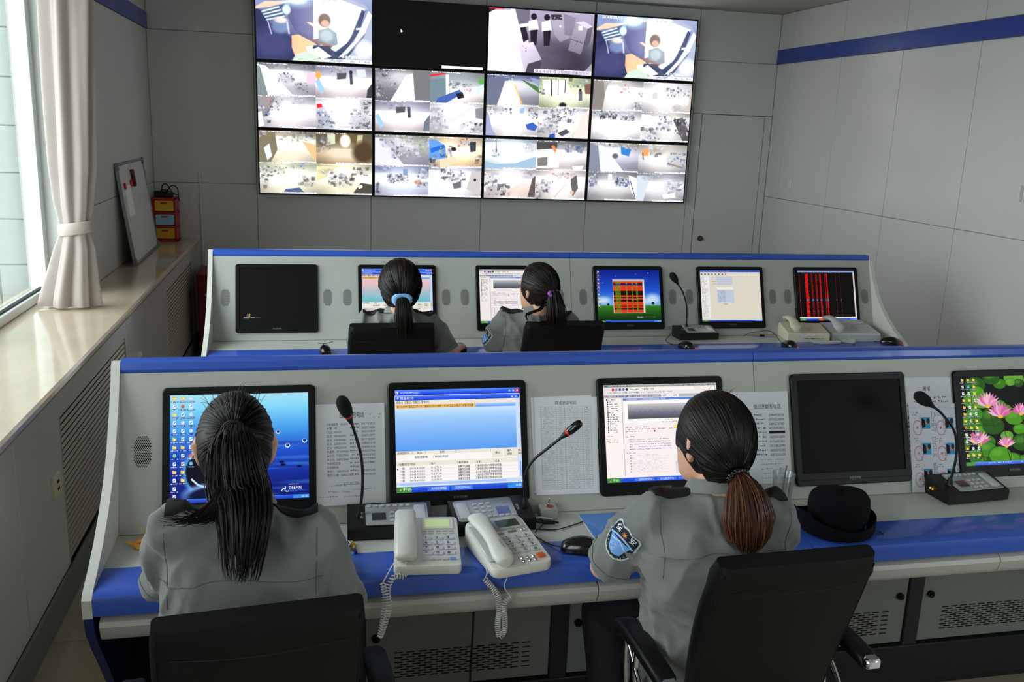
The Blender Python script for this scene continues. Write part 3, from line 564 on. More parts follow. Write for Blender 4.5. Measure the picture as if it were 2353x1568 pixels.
  ('r',(.90,.89,.72),(1,.97,.83),.2,('p',[(.0,.1),(.4,.05),(.2,.4),(0,.6)],(.80,.78,.60)),('b',.06,.18,.4,.34,14,.05,[DK2,(.9,.9,.85)]),('b',.2,.3,.7,.75,40,.07,[DK,DK2,(.2,.18,.16),(.92,.9,.85)]),('b',.65,.1,.98,.35,16,.07,[DK,(.2,.17,.13)]),('p',[(.64,1),(.8,.6),(1,.65),(1,1)],(.28,.26,.24)),('p',[(.74,.72),(.82,.66),(.84,.74),(.77,.8)],(.95,.94,.88)))],
 [('s',(.45,.50,.45),(.66,.65,.70),.1,('p',[(0,.1),(.12,.1),(.55,1),(0,1)],(.80,.80,.88)),('b',.45,.0,1,.3,40,.06,[(.35,.48,.25),(.5,.6,.35),(.55,.5,.4)]),('b',.72,.25,1,.7,28,.06,[(.55,.68,.35),(.4,.52,.28)]),('b',.3,.35,.66,.75,34,.06,[DK2,(.8,.8,.84),(.5,.5,.55)]),('b',.1,.1,.4,.4,18,.05,[(.7,.7,.74),DK2])),
  ('r',(.88,.80,.66),(.98,.86,.66),.3,('p',[(0,.1),(.12,.1),(.3,.3),(.32,.7),(0,.8)],(.35,.55,.80)),('p',[(.02,.4),(.28,.25),(.3,.36),(.04,.55)],(.12,.38,.75)),('b',.2,.3,.5,.65,22,.07,[DK,BLU,(.8,.75,.7)]),('p',[(.2,.75),(.48,.62),(.54,.8),(.3,1),(.2,1)],(.80,.76,.64)),('e',.46,.4,.05,.07,DK),('p',[(.42,.45),(.53,.45),(.52,.65),(.43,.65)],(.92,.84,.78)),('b',.5,.05,.8,.3,14,.05,[(.95,.95,.98),RED,DK2]),('p',[(.76,.15),(.88,.13),(.88,.45),(.78,.48)],DK2),('b',0,.6,.16,1,12,.08,C2),('b',.88,.55,1,.8,8,.08,[DK,(.5,.35,.25)])),
  ('r',(.62,.66,.78),(.86,.88,.96),.25,('b',.05,.05,.3,.2,12,.06,[(.15,.35,.75),(.3,.5,.85)]),('b',.22,.28,.62,.55,60,.05,[DK,DK2,(.5,.5,.58)]),('p',[(.52,.1),(.6,.1),(.6,.3),(.52,.3)],(.45,.55,.68)),('b',.7,.1,1,.45,16,.07,[(.12,.22,.5),DK,(.8,.82,.9)]),('p',[(.72,.5),(.82,.45),(.88,.55),(.76,.6)],(.85,.52,.28)),('b',.75,.5,1,.7,12,.07,[DK]),('b',0,.6,.12,.95,10,.08,[DK,(.3,.33,.38)])),
  ('r',(.72,.72,.80),(.97,.97,.99),.12,('p',[(0,.1),(.1,.1),(.16,.6),(.4,1),(0,1)],(.80,.82,.92)),('b',.22,.08,.7,.45,56,.06,C1),('p',[(.45,.55),(.62,.45),(.62,.68),(.48,.72)],(.40,.38,.42)),('p',[(.82,.08),(1,.15),(.98,.95),(.72,.72)],(.70,.68,.68)),('l',[(.86,.4),(.9,.42)],.04,DK))],
 [('s',(.62,.70,.76),(.95,.99,1),.12,('p',[(0,.75),(.2,.85),(.6,.8),(1,.55),(1,1),(0,1)],(.55,.66,.74)),('b',.14,.35,.3,.6,16,.05,[(.35,.5,.48),(.7,.75,.7)]),('l',[(.2,.02),(.22,.45)],.014,DK2),('b',.7,.1,1,.5,24,.06,[(.6,.72,.8),(.8,.85,.9)])),
  ('r',(.45,.45,.47),(.82,.78,.78),.3,('p',[(0,.5),(.36,.38),(.46,.45),(.45,.9),(0,.95)],(.92,.90,.88)),('p',[(.02,.6),(.22,.55),(.22,.85),(.03,.88)],(.45,.43,.44)),('p',[(0,.08),(.4,.05),(.4,.25),(0,.32)],(.25,.26,.25)),('p',[(.28,.18),(.34,.15),(.4,.35),(.36,.4)],(.95,.5,.3)),('b',.55,.1,1,.35,18,.07,[(.2,.3,.55),DK2,(.7,.72,.78)]),('p',[(.72,.85),(.95,.82),(.92,.95),(.74,.97)],(.95,.94,.93))),
  ('r',(.80,.78,.78),(.97,.95,.94),.15,('b',0,.15,.3,.5,18,.08,[DK2,(.85,.85,.9),GRY]),('b',0,.5,.5,.95,30,.08,[DK,(.55,.42,.36),DK2,(.9,.86,.86)]),('b',.7,.05,1,.35,14,.05,[(.6,.5,.48),GRY]),('p',[(.45,.75),(.7,.45),(.95,.5),(.85,1),(.4,1)],(.80,.70,.66),.6),('p',[(.94,.3),(1,.2),(1,1),(.85,1)],(.35,.30,.30))),
  ('r',(.85,.82,.80),(.98,.96,.95),.2,('b',.0,.35,.35,.8,26,.07,[DK,DK2,(.75,.78,.85)]),('b',.35,.1,.8,.3,22,.05,[(.75,.3,.25),(.7,.6,.5),DK2]),('p',[(.7,.3),(.82,.15),(.86,.6),(.76,.9)],(.35,.33,.33)),('e',.74,.75,.04,.06,(.9,.65,.5)),('l',[(.38,.95),(.62,.45)],.008,(.6,.55,.52)),('b',0,.75,.14,1,8,.07,C1))],
 [('s',(.70,.66,.66),(.66,.66,.74),.18,('p',[(0,.05),(.25,.1),(.36,.25),(.72,1),(0,1)],(.80,.83,.94)),('p',[(0,.05),(.16,.1),(.24,1),(0,1)],(.46,.48,.55)),('p',[(.62,.12),(.84,.2),(.8,.45),(.64,.38)],(.20,.45,.72)),('e',.52,.45,.06,.09,(.35,.35,.38)),('b',.3,.0,.7,.16,14,.05,[(.7,.72,.8),DK2]),('b',.7,.02,1,.2,10,.06,[(.8,.75,.6),(.6,.58,.56)])),
  ('r',(.78,.76,.72),(.72,.71,.72),.45,('p',[(.08,.2),(.2,.18),(.2,.4),(.09,.42)],(.95,.55,.28)),('b',.24,.12,.5,.4,18,.06,[(.8,.45,.4),GRY,DK2,(.9,.9,.95)]),('b',.6,.3,1,.75,30,.06,[(.85,.88,.95),(.5,.5,.55),DK2,BLU]),('l',[(.62,.65),(.95,.8)],.03,(.5,.47,.46)),('l',[(.08,.3),(.1,.55)],.02,DK2)),
  ('r',(.55,.56,.58),(.70,.69,.70),.3,('b',0,.1,.18,.55,18,.07,C2),('b',.55,.15,.86,.5,40,.06,C2),('p',[(.82,.1),(1,.2),(1,.9),(.9,.7)],(.92,.93,.97)),('l',[(.86,.3),(.98,.85)],.014,DK2),('p',[(.4,.08),(.48,.08),(.48,.28),(.4,.28)],(.88,.88,.9))),
  ('r',(.62,.62,.66),(.78,.78,.80),.3,('p',[(0,.1),(.3,.1),(.2,.55),(.16,1),(0,1)],(.72,.76,.80)),('p',[(.55,.25),(.72,.22),(.72,.62),(.56,.66)],(.78,.78,.82)),('b',.65,.3,1,.75,30,.07,[(.85,.87,.95),(.45,.48,.6),DK2]),('b',.12,.08,.5,.25,14,.05,[(.45,.55,.65),GRY]),('p',[(.55,.75),(.8,.7),(.84,.85),(.58,.9)],(.90,.92,.96)))]]
M_bez=mat('screen_bezel_black',(.035,.035,.04),.4); M_off=mat('dark_glass_screen',(.020,.020,.022),.45,spec=.12)
VX0,VX1,VZ0,VZ1=-.432,3.205,1.272,2.818; CW,CH=(VX1-VX0)/4,(VZ1-VZ0)/3; YV=YW-.11
qi=0
lab={(0,0):'cash machine booth feed with blazing lamp, beside the switched-off screen',(0,1):'switched-off video wall screen showing only a white bar',(0,2):'grey picture of two men at tall machines, full-screen',(0,3):'cash machine booth feed in the top corner by the bare wall'}
names4=[['parked cars and bicycles lane, top picture','grey pavement with dark kerb','dusk-blue empty road and green lobby','blank bright yard and staffed counter'],['warm yellow office and brown lobby','green tree over bicycles','pale cyan forecourt and open box','lilac street with blue board']]
for r in range(3):
    for c in range(4):
        x0=VX0+CW*c; z1=VZ1-CH*r; x1=x0+CW; z0=z1-CH
        label=lab.get((r,c)) or 'video wall screen split in four, with %s'%names4[r-1][c]
        o=empty('video_wall_screen',((x0+x1)/2,YW,z0),label,'screen','screens of the video wall')
        G().box(((x0+x1)/2,(YV+YW)/2+.001,(z0+z1)/2),(CW-.001,YW-YV-.010,CH-.001),.004).obj('housing',M_bez,o)
        b=.013; m_=(x0+b,x1-b,z0+b,z1-b)
        if (r,c)==(0,1):
            a=Art(256,144,(.035,.035,.035)); a.rect(.60,.955,.985,1.0,(1,1,1)); a.poly([(.225,.42),(.245,.46),(.228,.48)],(1,1,1))
        elif r==0:
            a=Art(512,288); (feed_atm if c!=2 else feed_machines)(a)
        else:
            a=Art(512,288)
            for q in range(4):
                a.view((q%2)*.5,(q//2)*.5,(q%2)*.5+.5,(q//2)*.5+.5); feed(a,QUADS[qi][q],qi*4+q+1)
            qi+=1; a.view()
        im=image_mat('feed_%d%d'%(r,c),a.image('feed_%d%d'%(r,c)),.45,1.6)
        image_quad('display',((m_[0],YV+.0035,m_[2]),(m_[1],YV+.0035,m_[2]),(m_[1],YV+.0035,m_[3]),(m_[0],YV+.0035,m_[3])),im,o)
# ------------------------------------------------------------------ the two control consoles
M_panel=mat('console_grey',(.70,.71,.68),.42,var=.02,vscale=220,bump=.03,bscale=600)
M_desk=mat('console_worktop',(.76,.77,.74),.33,var=.015,vscale=200)
M_blue=mat('console_blue',(.21,.36,.75),.24,var=.02,coat=.25)
M_end=mat('console_end_white',(.84,.84,.81),.30)
M_trim=mat('console_tray',(.73,.72,.69),.35,var=.02)
M_pill=mat('console_pillar',(.16,.16,.16),.5); M_plinth=mat('console_plinth',(.12,.12,.12),.55)
M_cab=mat('console_door',(.50,.51,.49),.45,var=.03,vscale=150)
M_hole=mat('perforation',(.03,.03,.03),.9); M_lock=mat('lock_black',(.06,.06,.06),.35,metal=.5)
M_legblue=mat('console_leg_blue',(.12,.19,.42),.4)
NP=V((0,-.419,.1478)).normalized()                       # panel normal (towards the operators)
DP=V((0,-.1478,-.419)).normalized()                      # down the panel
def panel_pt(Y0, x, s, h=0.): return V((x,Y0,ZT))+DP*s+NP*h
def panel_M(Y0, x, s, h=0.): return basis(panel_pt(Y0,x,s,h),(1,0,0),-DP)
XA,XB=-.526,3.244
END=[(.045,1.19),(.036,1.203),(.012,1.207),(.0,1.195),(-.012,1.164),(-.06,1.08),(-.12,.99),(-.18,.925),(-.25,.868),(-.32,.822),(-.39,.786),(-.45,.760),(-.468,.745),(-.468,.698)]
def extr(prof, Y0, x0, x1): return G().loft([[(x0,Y0+dy,z) for dy,z in prof],[(x1,Y0+dy,z) for dy,z in prof]])
def console(Y0, seam, xa, xb, label, front):
    o=empty('control_console',((xa+xb)/2,Y0-.1,0),label,'console')
    mods=((xa,seam-.001),(seam+.001,xb))
    for x0,x1 in mods:
        extr([(0,ZT),(-.002,1.185),(.004,1.203),(.012,1.207),(.05,1.207),(.05,1.16),(.01,1.16)],Y0,x0,x1).obj('top_rail',M_blue,o,30)
        extr([(-.001,ZT-.003),(-.1468,ZP+.002),(-.130,ZP-.004),(.014,ZT-.01)],Y0,x0,x1).obj('monitor_panel',M_panel,o,30)
        extr([(-.1480,ZP),(-.3340,ZP),(-.3340,ZP-.03),(-.10,ZP-.03),(-.10,ZP)],Y0,x0,x1).obj('worktop',M_desk,o,30)
        extr([(-.3344,ZP),(-.440,ZP-.001),(-.455,ZP-.004),(-.463,ZP-.011),(-.4665,ZP-.022),(-.4665,.702),(-.455,.699),(-.3344,.699)],Y0,x0,x1).obj('front_edge',M_blue,o,30)
    extr([(.05,1.16),(.05,.05),(.035,.05),(.035,1.16)],Y0,xa,xb).obj('back_panel',M_panel,o,0)
    for x0,x1,s in ((xa-.0235,xa-.0005,-1),(xb+.0005,xb+.0235,1)):
        pr=END+[(-.30,.69),(-.10,.66),(.05,.60)]
        extr(pr,Y0,x0,x1).obj('end_panel',M_end,o,30)
        extr([(-.464,.697),(-.455,.65),(-.425,.60),(-.385,.545),(-.30,.42),(-.262,.33),(-.25,.2),(-.25,0),(.05,0),(.05,.598),(-.10,.658),(-.30,.688)],Y0,x0+.001,x1-.001).obj('end_leg',M_legblue,o,30)
    # pull-out trays under the front edge
    w3=(xb-xa-.02)/3
    for k in range(3):
        x0=xa+.010+w3*k+.002; x1=x0+w3-.004
        extr([(-.30,.690),(-.452,.690),(-.463,.684),(-.468,.672),(-.463,.650),(-.455,.635),(-.445,.628),(-.43,.628),(-.43,.66),(-.30,.66)],Y0,x0,x1).obj('pull_out_tray',M_trim,o,30)
    # cabinet below
    yd=Y0-.12; px=[xa+.632,xa+1.261,seam+.002,xa+2.52,xa+3.149]
    for x in px: G().box((x,yd+.02,.40),(.056,.05,.45),.003).obj('pillar',M_pill,o)
    G().box(((px[0]+xb)/2,yd+.015,.115),(xb-px[0],.05,.14),.003).obj('plinth',M_plinth,o)
    G().box(((px[0]+xb)/2,yd+.05,.03),(xb-px[0],.05,.06)).obj('toe_board',M_plinth,o,0)
    G().box(((xa+xb)/2,yd+.10,.40),(xb-xa-.002,.01,.72)).obj('cabinet_back',M_dark,o,0)
    ed=px+[xb]
    if front:
        for i in range(4):
            x0,x1=ed[i]+.028,ed[i+1]-.028
            if i==4-0: continue
            d=G().box(((x0+x1)/2,yd+.014,.412),(x1-x0-.002,.02,.44),.002).obj('cabinet_door',M_cab,o)
            lx=x0+.032 if i in (0,1,3) else x1-.03
            g=G().cyl((lx,yd+.005,.37),(lx,yd-.006,.37),.0125); g.cyl((lx,yd-.006,.37),(lx,yd-.010,.37),.006); g.obj('door_lock',M_lock,d)
            g=G()
            for rr in range(11):
                zz=.315-.0083*rr; n=11 if rr%2==0 else 10
                for k in range(n+1-(rr%2)):
                    xx=x0+.088+.036*k+(.018 if rr%2 else 0)
                    if xx+.024<x1-.05: g.box((xx+.012,yd+.0033,zz),(.0245,.0015,.0032))
            s=g.obj('vent_slots',M_hole,d,0); s['kind']='stuff'
    # loudspeaker perforations: pill-shaped dot patterns beside the monitors
    return o
c_front=console(YF,1.363,XA,XB,'blue and grey control console carrying the two telephones and the dark hat',True)
c_back=console(YB,1.386,XA+.017,XB+.0,'blue and grey control console directly below the video screens',False)
dots=[]
for r in range(19):
    for k in range(-4,5):
        x=.0052*k+(.0026 if r%2 else 0); y=(r-9)*.0045
        if abs(x)<.0215 and (abs(y)<.021 or x*x+(abs(y)-.021)**2<.0225**2): dots.append((x,y))
g=G()
for x,y in dots: g.add([(x+.0018*math.cos(q*PI/3),y+.0018*math.sin(q*PI/3),0) for q in range(6)],[tuple(range(6))])
spk_me=g.mesh('speaker_perforation'); spk_me.materials.append(M_hole)
def speaker(con, Y0, x, s=.22):
    q=bpy.data.objects.new('speaker_perforation',spk_me); COL.objects.link(q); q['kind']='stuff'; q.parent=con
    q.matrix_parent_inverse=world(con).inverted(); q.matrix_basis=panel_M(Y0,x,s,.0008)
for x in (-.448,.064,.165,.688,.789,1.322,1.454,1.981,2.084,2.601,2.698,3.201): speaker(c_back,YB,x)
for x in (-.467,): speaker(c_front,YF,x)

# ------------------------------------------------------------------ what the monitors show
XPB=(.16,.36,.86); XPB2=(.10,.24,.78); BEI=(.93,.91,.85); FN='方正科技'
def taskbar(a, y0, items=(), clock='14:33'):
    a.grad(0,y0,1,1,[(0,(.35,.55,.95)),(.2,XPB),(1,XPB2)]); a.rect(0,y0,.12,1,(.22,.55,.22)); a.text('开始',.05,y0+(1-y0)*.02,(1-y0)*.75,(1,1,1)); a.rect(.015,y0+.012,.025,y0+.024,RED); a.rect(.027,y0+.012,.037,y0+.024,(.3,.8,.3)); a.rect(.015,y0+.026,.025,y0+.038,(.3,.5,1)); a.rect(.027,y0+.026,.037,y0+.038,(.95,.85,.2))
    x=.24
    for it in items: a.rect(x,y0+.008,x+.17,1-.006,(.25,.45,.95)); a.text(it,x+.03,y0+.008,(1-y0)*.55,(1,1,1),fit=.12); x+=.19
    a.rect(.88,y0,1,1,(.22,.55,.95)); a.text(clock,.94,y0+.006,(1-y0)*.6,(1,1,1),fit=.05)
def icons(a, cols, rows, x0, dx, y0, dy, seed, skip=0):
    R=random.Random(seed)
    for c in range(cols):
        for r in range(rows-(skip*c)):
            x=x0+dx*c; y=y0+dy*r; k=R.random()
            if k<.5: a.poly([(x-.014,y),(x-.004,y),(x,y+.006),(x+.014,y+.006),(x+.012,y+.032),(x-.014,y+.032)],(.97,.80,.30)); a.rect(x-.002,y+.012,x+.010,y+.026,(1,.92,.6))
            elif k<.8: a.rect(x-.011,y,x+.011,y+.034,(.96,.97,1)); a.line([(x-.006,y+.024),(x+.008,y+.008)],.006,(.15,.25,.55))
            else: a.ell(x,y+.017,.013,.017,R.choice([(.4,.75,.95),(.9,.4,.35),(.5,.85,.6),(.85,.88,.95)]))
            a.rect(x-.026,y+.040,x+.026,y+.056,(.08,.10,.35),.55); a.scribble(x-.024,y+.040,x+.024,y+.058,1,(1,1,1),.9,int(seed*91+c*17+r),.9,.6)
def scr_drops(a):
    a.grad(0,0,1,1,[(0,(.66,.88,.95)),(.12,(.52,.85,.98)),(.35,(.25,.60,.92)),(.55,(.10,.30,.78)),(.8,(.06,.14,.55)),(1,(.05,.09,.42))])
    R=random.Random(4)
    for k in range(26):
        x,y=R.uniform(.45,1.05),R.uniform(.38,.95); a.ell(x,y,R.uniform(.08,.2),R.uniform(.008,.02),R.choice([(.35,.65,1),(.05,.10,.45),(.10,.25,.75)]),.35,1)
    a.ell(.26,.72,.17,.22,(.35,.75,1),1,.25); a.ell(.265,.72,.155,.205,(.02,.03,.10),1,.1); a.ell(.30,.93,.20,.10,(.55,.75,1),1,.4); a.ell(.31,.95,.19,.09,(.03,.05,.22),1,.3)
    a.line([(.15,.78),(.2,.84),(.30,.88),(.42,.90)],.018,(.75,.88,1)); a.line([(.14,.6),(.17,.52),(.22,.47)],.02,(.6,.9,1))
    for x,y,q in ((.845,.50,.018),(.97,.46,.017),(.775,.37,.015)): a.ell(x,y,q,q*1.25,(.85,.95,1)); a.ell(x,y-.004,q*.7,q*.85,(.08,.16,.45))
    for x,y in ((.81,.68),(.93,.70),(.80,.655)): a.ell(x,y,.018,.012,(.03,.06,.25),1,.6)
    icons(a,3,13,.032,.058,.012,.076,3,2); a.text('DEEPIN',.85,.872,.042,(1,1,1),bold=.5,fit=.095); a.text('KEEP IN LIFE',.852,.858,.014,(1,1,1),fit=.07)
    a.line([(.795,.93),(.805,.91),(.82,.905)],.008,(1,1,1)); a.line([(.822,.88),(.828,.90),(.82,.92)],.006,(1,1,1)); a.line([(.82,.925),(.835,.935),(.85,.93)],.007,(1,1,1)); taskbar(a,.965,(),'14:33')
def scr_alarm(a, pale=False):
    a.rect(0,0,1,1,BEI); a.grad(0,0,1,.055,[(0,(.35,.55,1)),(1,(.05,.2,.85))]); a.text('ISSQ9GEDMPWVDC1',.045,.008,.030,(1,1,1),fit=.15); a.rect(.008,.012,.028,.042,(.9,.9,.95)); a.text('V',.010,.006,.028,RED)
    for k,c in enumerate(((.25,.45,.95),(.25,.45,.95),(.85,.2,.15))): a.rect(.905+.031*k,.010,.932+.031*k,.044,c); a.rect(.912+.031*k,.02,.925+.031*k,.034,(1,1,1),.8)
    a.grad(.005,.06,.995,.105,[(0,(.30,.50,1)),(1,(.08,.22,.85))]); a.text('报警联动',.04,.062,.034,(1,1,1)); a.rect(.018,.072,.03,.092,(.7,.9,1))
    for k in range(2): a.rect(.925+.030*k,.066,.951+.030*k,.098,(.3,.5,1)); a.rect(.932+.03*k,.085,.944+.03*k,.090,(1,1,1))
    a.text('系统(S)  设置(Z)  控制(C)  窗体(W)',.012,.105,.030,(.1,.1,.1),fit=.26); a.rect(.01,.145,.64,.182,(.99,.78,.45)); a.text('离行式ATM广播电视大学ATM,广播电视大学ATM报警主机加钞双鉴[第1路]发生报警防区报警',.015,.145,.030,(.25,.15,.05),fit=.61); a.grad(.64,.145,.975,.182,[(0,(.75,.85,1)),(1,(.35,.6,.98))]); a.rect(.955,.15,.973,.178,(.6,.75,1))
    c0,c1=((.78,.90,1),(.36,.62,.96)) if not pale else ((.95,.80,.82),(.40,.78,.85))
    a.grad(0,.185,.965,.60,[(0,c0),(.25,tuple(.6*p+.4*q for p,q in zip(c0,c1)) if not pale else (.93,.78,.80)),(1,c1)]); a.grad(.965,.105,1,.89,[(0,(.9,.93,1)),(.65,(.75,.85,1)),(.7,(.35,.6,.95)),(1,(.85,.9,1))],True); a.rect(.966,.11,.998,.74,(.80,.88,1)); 
    a.rect(0,.60,.965,.70,(.98,.97,.96)); a.rect(0,.60,.75,.635,BEI)
    for x in (.13,.23,.47,.75): a.rect(x,.60,x+.003,.635,(.6,.58,.52))
    a.text('启动恢复时间',.012,.602,.026,(.15,.15,.15),fit=.09); a.text('类型',.165,.602,.026,(.15,.15,.15)); a.text('说明',.34,.602,.026,(.15,.15,.15)); a.text('电视墙策略',.145,.645,.026,(.1,.1,.1)); a.text('广播电视大学加钞',.29,.645,.026,(.1,.1,.1),fit=.12)
    for k,(x,t) in enumerate(((.76,'停止'),(.855,'事件处理'),(.945,'停止动态'))): a.rect(x,.605,x+.085,.685,(.80,.79,.74)); a.rect(x,.605,x+.082,.681,BEI); a.text(t[:2],x+.025,.612 if len(t)>2 else .630,.026,(.1,.1,.1)); a.text(t[2:],x+.025,.645,.026,(.1,.1,.1))
    a.rect(0,.71,.965,.745,BEI); a.rect(0,.745,.965,.90,(.99,.97,.97))
    for x,t in ((.025,'报警类型'),(.11,'时间'),(.27,'用户'),(.49,'事件类型'),(.63,'主机'),(.78,'设备')): a.text(t,x,.712,.025,(.1,.1,.1)); a.rect(x-.008,.71,x-.006,.745,(.6,.58,.52))
    ip=['10.12.73.19','10.12.73.19','10.12.67.168','10.12.73.19','10.12.73.19']; ts=['14.33.39','14.33.33','14.33.32','14.33.28','14.33.22']
    for r in range(5):
        y=.750+.030*r; a.text('一般',.028,y,.025,(.1,.1,.1)); a.text('2014-08-18 '+ts[r],.105,y,.025,(.2,.2,.2),fit=.12); a.text(ip[r],.27,y,.025,(.2,.2,.2),fit=.085); a.text('报警防区报警',.485,y,.025,(.1,.1,.1),fit=.095); a.text('广播电视大学ATM报警加钞双鉴' if r!=2 else '定兴支行自助报警主机加钞双鉴',.625,y,.025,(.1,.1,.1),fit=.21); a.rect(0,y+.028,.965,y+.0295,(.8,.78,.78))
    a.poly([(.008,.765),(.018,.773),(.008,.781)],(.05,.05,.05)); a.rect(0,.905,1,.935,(.78,.86,1)); a.rect(.03,.91,.87,.93,(.65,.78,1)); taskbar(a,.945,('电视墙报警管理器','ISSQ9GEDMPWVDC1'),'14:33')
def scr_web(a):
    a.rect(0,0,1,1,(.98,.94,.94)); a.grad(0,0,1,.025,[(0,(.75,.75,.78)),(1,(.55,.55,.58))]); a.scribble(.01,.002,.26,.024,1,(.1,.1,.15),.8,3); a.scribble(.70,.003,.97,.024,1,(.3,.3,.35),.7,4,.6)
    a.rect(0,.025,1,.105,(.93,.91,.90)); a.rect(.22,.035,.80,.062,(.99,.97,.96)); a.rect(.86,.035,.98,.062,(.99,.95,.92)); a.scribble(.23,.038,.44,.06,1,(.35,.35,.4),.8,7)
    for k,c in enumerate((RED,(.55,.6,.8),(.35,.35,.4),(.5,.4,.75),(.25,.25,.3))): a.ell(.085+.03*k,.048,.011,.014,c)
    a.scribble(.03,.072,.60,.092,1,(.45,.45,.6),.8,8,.8); a.rect(0,.105,1,.135,(.72,.72,.75)); a.rect(.50,.105,.66,.135,(.95,.92,.92)); a.scribble(.02,.11,.64,.132,1,(.25,.28,.5),.8,9,.55)
    a.rect(0,.135,.155,.94,(.99,.96,.95)); a.rect(.155,.135,.162,.94,(.75,.74,.78)); R=random.Random(5)
    for k in range(16):
        x=.022+.006*(k>0); y=.145+.0222*k; a.rect(x,y,x+.010,y+.014,(.15,.18,.35)); a.scribble(x+.018,y,x+.05+R.uniform(.01,.05),y+.017,1,(.2,.2,.55) if k in(11,12) else (.1,.1,.12),.9,20+k)
    a.scribble(.015,.52,.07,.535,1,(.7,.25,.2),.8,50); a.scribble(.015,.55,.11,.60,3,(.5,.48,.3),.8,51)
    a.rect(.165,.14,1,.165,(.35,.52,.85)); a.text('农信集团远程联网平台视频监控系统报警管理系统（测试版）',.19,.138,.024,(1,1,1),fit=.36)
    a.rect(.175,.172,.99,.395,(1,.99,.98)); a.grad(.205,.20,.80,.355,[(0,(.80,.80,.82)),(.5,(.52,.52,.55)),(1,(.30,.30,.33))]); xs=[.215+.58*k/29 for k in range(30)]; ysq=[.30+R.uniform(-.035,.035) for _ in xs]; a.line(list(zip(xs,ysq)),.003,(.3,.3,.75)); a.scribble(.205,.362,.80,.375,1,(.4,.4,.4),.7,60,.5); a.scribble(.5,.385,.7,.40,1,(.2,.2,.2),.8,61)
    a.scribble(.18,.435,.38,.45,1,(.2,.2,.4),.7,62,.6); a.scribble(.2,.455,.62,.47,1,(.25,.25,.28),.7,63); a.scribble(.18,.478,.40,.492,1,(.25,.25,.28),.8,64); a.ell(.43,.485,.008,.01,RED); a.rect(.60,.43,.72,.46,(.98,.88,.45))
    a.scribble(.18,.53,.25,.545,1,(.2,.2,.25),.9,65)
    for k in range(5): y=.56+.025*k; a.ell(.212,y+.006,.004,.005,(.2,.2,.3)); a.scribble(.22,y,.57-.02*(k==0),y+.016,1,(.35,.35,.75) if k>1 else (.4,.38,.5),.75,70+k,.75)
    a.scribble(.18,.70,.26,.715,1,(.2,.2,.25),.9,80)
    for k in range(7): y=.725+.0275*k; a.ell(.212,y+.006,.004,.005,(.2,.2,.3)); a.scribble(.22,y,.48,y+.012,1,(.45,.45,.75),.5,90+k,.4); a.scribble(.22,y+.015,.54,y+.024,1,(.55,.52,.55),.45,99+k,.5)
    a.rect(.62,.50,.70,.74,(.45,.45,.5)); a.rect(.60,.80,.80,.93,(.88,.87,.9)); taskbar(a,.955,('远程联网管理平台','农信集团平台','一体化管理'),'14:33')
def scr_lotus(a):
    a.rect(0,0,1,1,(.05,.06,.06)); R=random.Random(9)
    for k in range(70):
        x,y=R.uniform(0,1),R.uniform(0,1); q=R.uniform(.05,.12); c=R.choice([(.32,.62,.12),(.24,.50,.10),(.40,.68,.20),(.16,.36,.10),(.28,.56,.14)])
        if R.random()<.72: a.ell(x,y,q*1.04,q*.9,(.06,.12,.05),.7,.1); a.ell(x,y,q,q*.85,c,.95,.08); a.ell(x-q*.2,y-q*.25,q*.5,q*.35,(.50,.76,.30),.35,.8); a.line([(x,y),(x+q*R.uniform(-.7,.7),y-q*.8)],.004,(.45,.72,.3),.6); a.line([(x,y),(x-q*.7,y+q*.2)],.003,(.2,.4,.1),.6)
    for x,y,q in ((.28,.30,.14),(.40,.42,.14),(.62,.40,.11),(.82,.32,.15),(.86,.68,.15),(.44,.76,.10),(.16,.72,.13),(.98,.45,.1)):
        a.line([(x,y+.05),(x+.05,y+.3)],.010,(.28,.20,.08))
        for kk in range(11):
            t=-1.25+2.5*kk/10; tip=(x+math.sin(t)*q*1.05,y-math.cos(t)*q*1.15+.03); nx,ny=math.cos(t)*q*.16,math.sin(t)*q*.16
            a.poly([(x,y+.05),(x+math.sin(t)*q*.5-nx,y-math.cos(t)*q*.5+.03-ny),tip,(x+math.sin(t)*q*.5+nx,y-math.cos(t)*q*.5+.03+ny)],R.choice([(.93,.55,.75),(.98,.75,.85),(.85,.40,.65)]),.95)
        a.ell(x,y+.04,q*.2,q*.15,(.95,.75,.3))
    icons(a,3,12,.035,.058,.02,.077,12); a.grad(0,.96,1,1,[(0,(.4,.6,.95)),(1,(.2,.35,.85))]); a.rect(0,.96,.10,1,(.35,.6,.35)); a.scribble(.2,.967,.75,.99,1,(1,1,1),.8,5,.6)
def scr_server(a):
    a.rect(0,0,1,1,(.028,.028,.030)); x,y=.10,.80
    for dx,dy,c in ((0,0,(.85,.25,.15)),(.024,.004,(.45,.75,.2)),(-.004,.028,(.2,.4,.85)),(.020,.032,(.95,.75,.15))): a.poly([(x+dx,y+dy),(x+dx+.02,y+dy-.006),(x+dx+.017,y+dy+.016),(x+dx-.003,y+dy+.022)],c)
    a.text('Windows Server',x-.045,.845,.030,(1,1,1),bold=.5,fit=.15); a.text('2003 R2',x+.115,.848,.024,(.7,.7,.7),fit=.07); a.text('Standard Edition',x-.045,.878,.016,(.7,.7,.7),fit=.08)
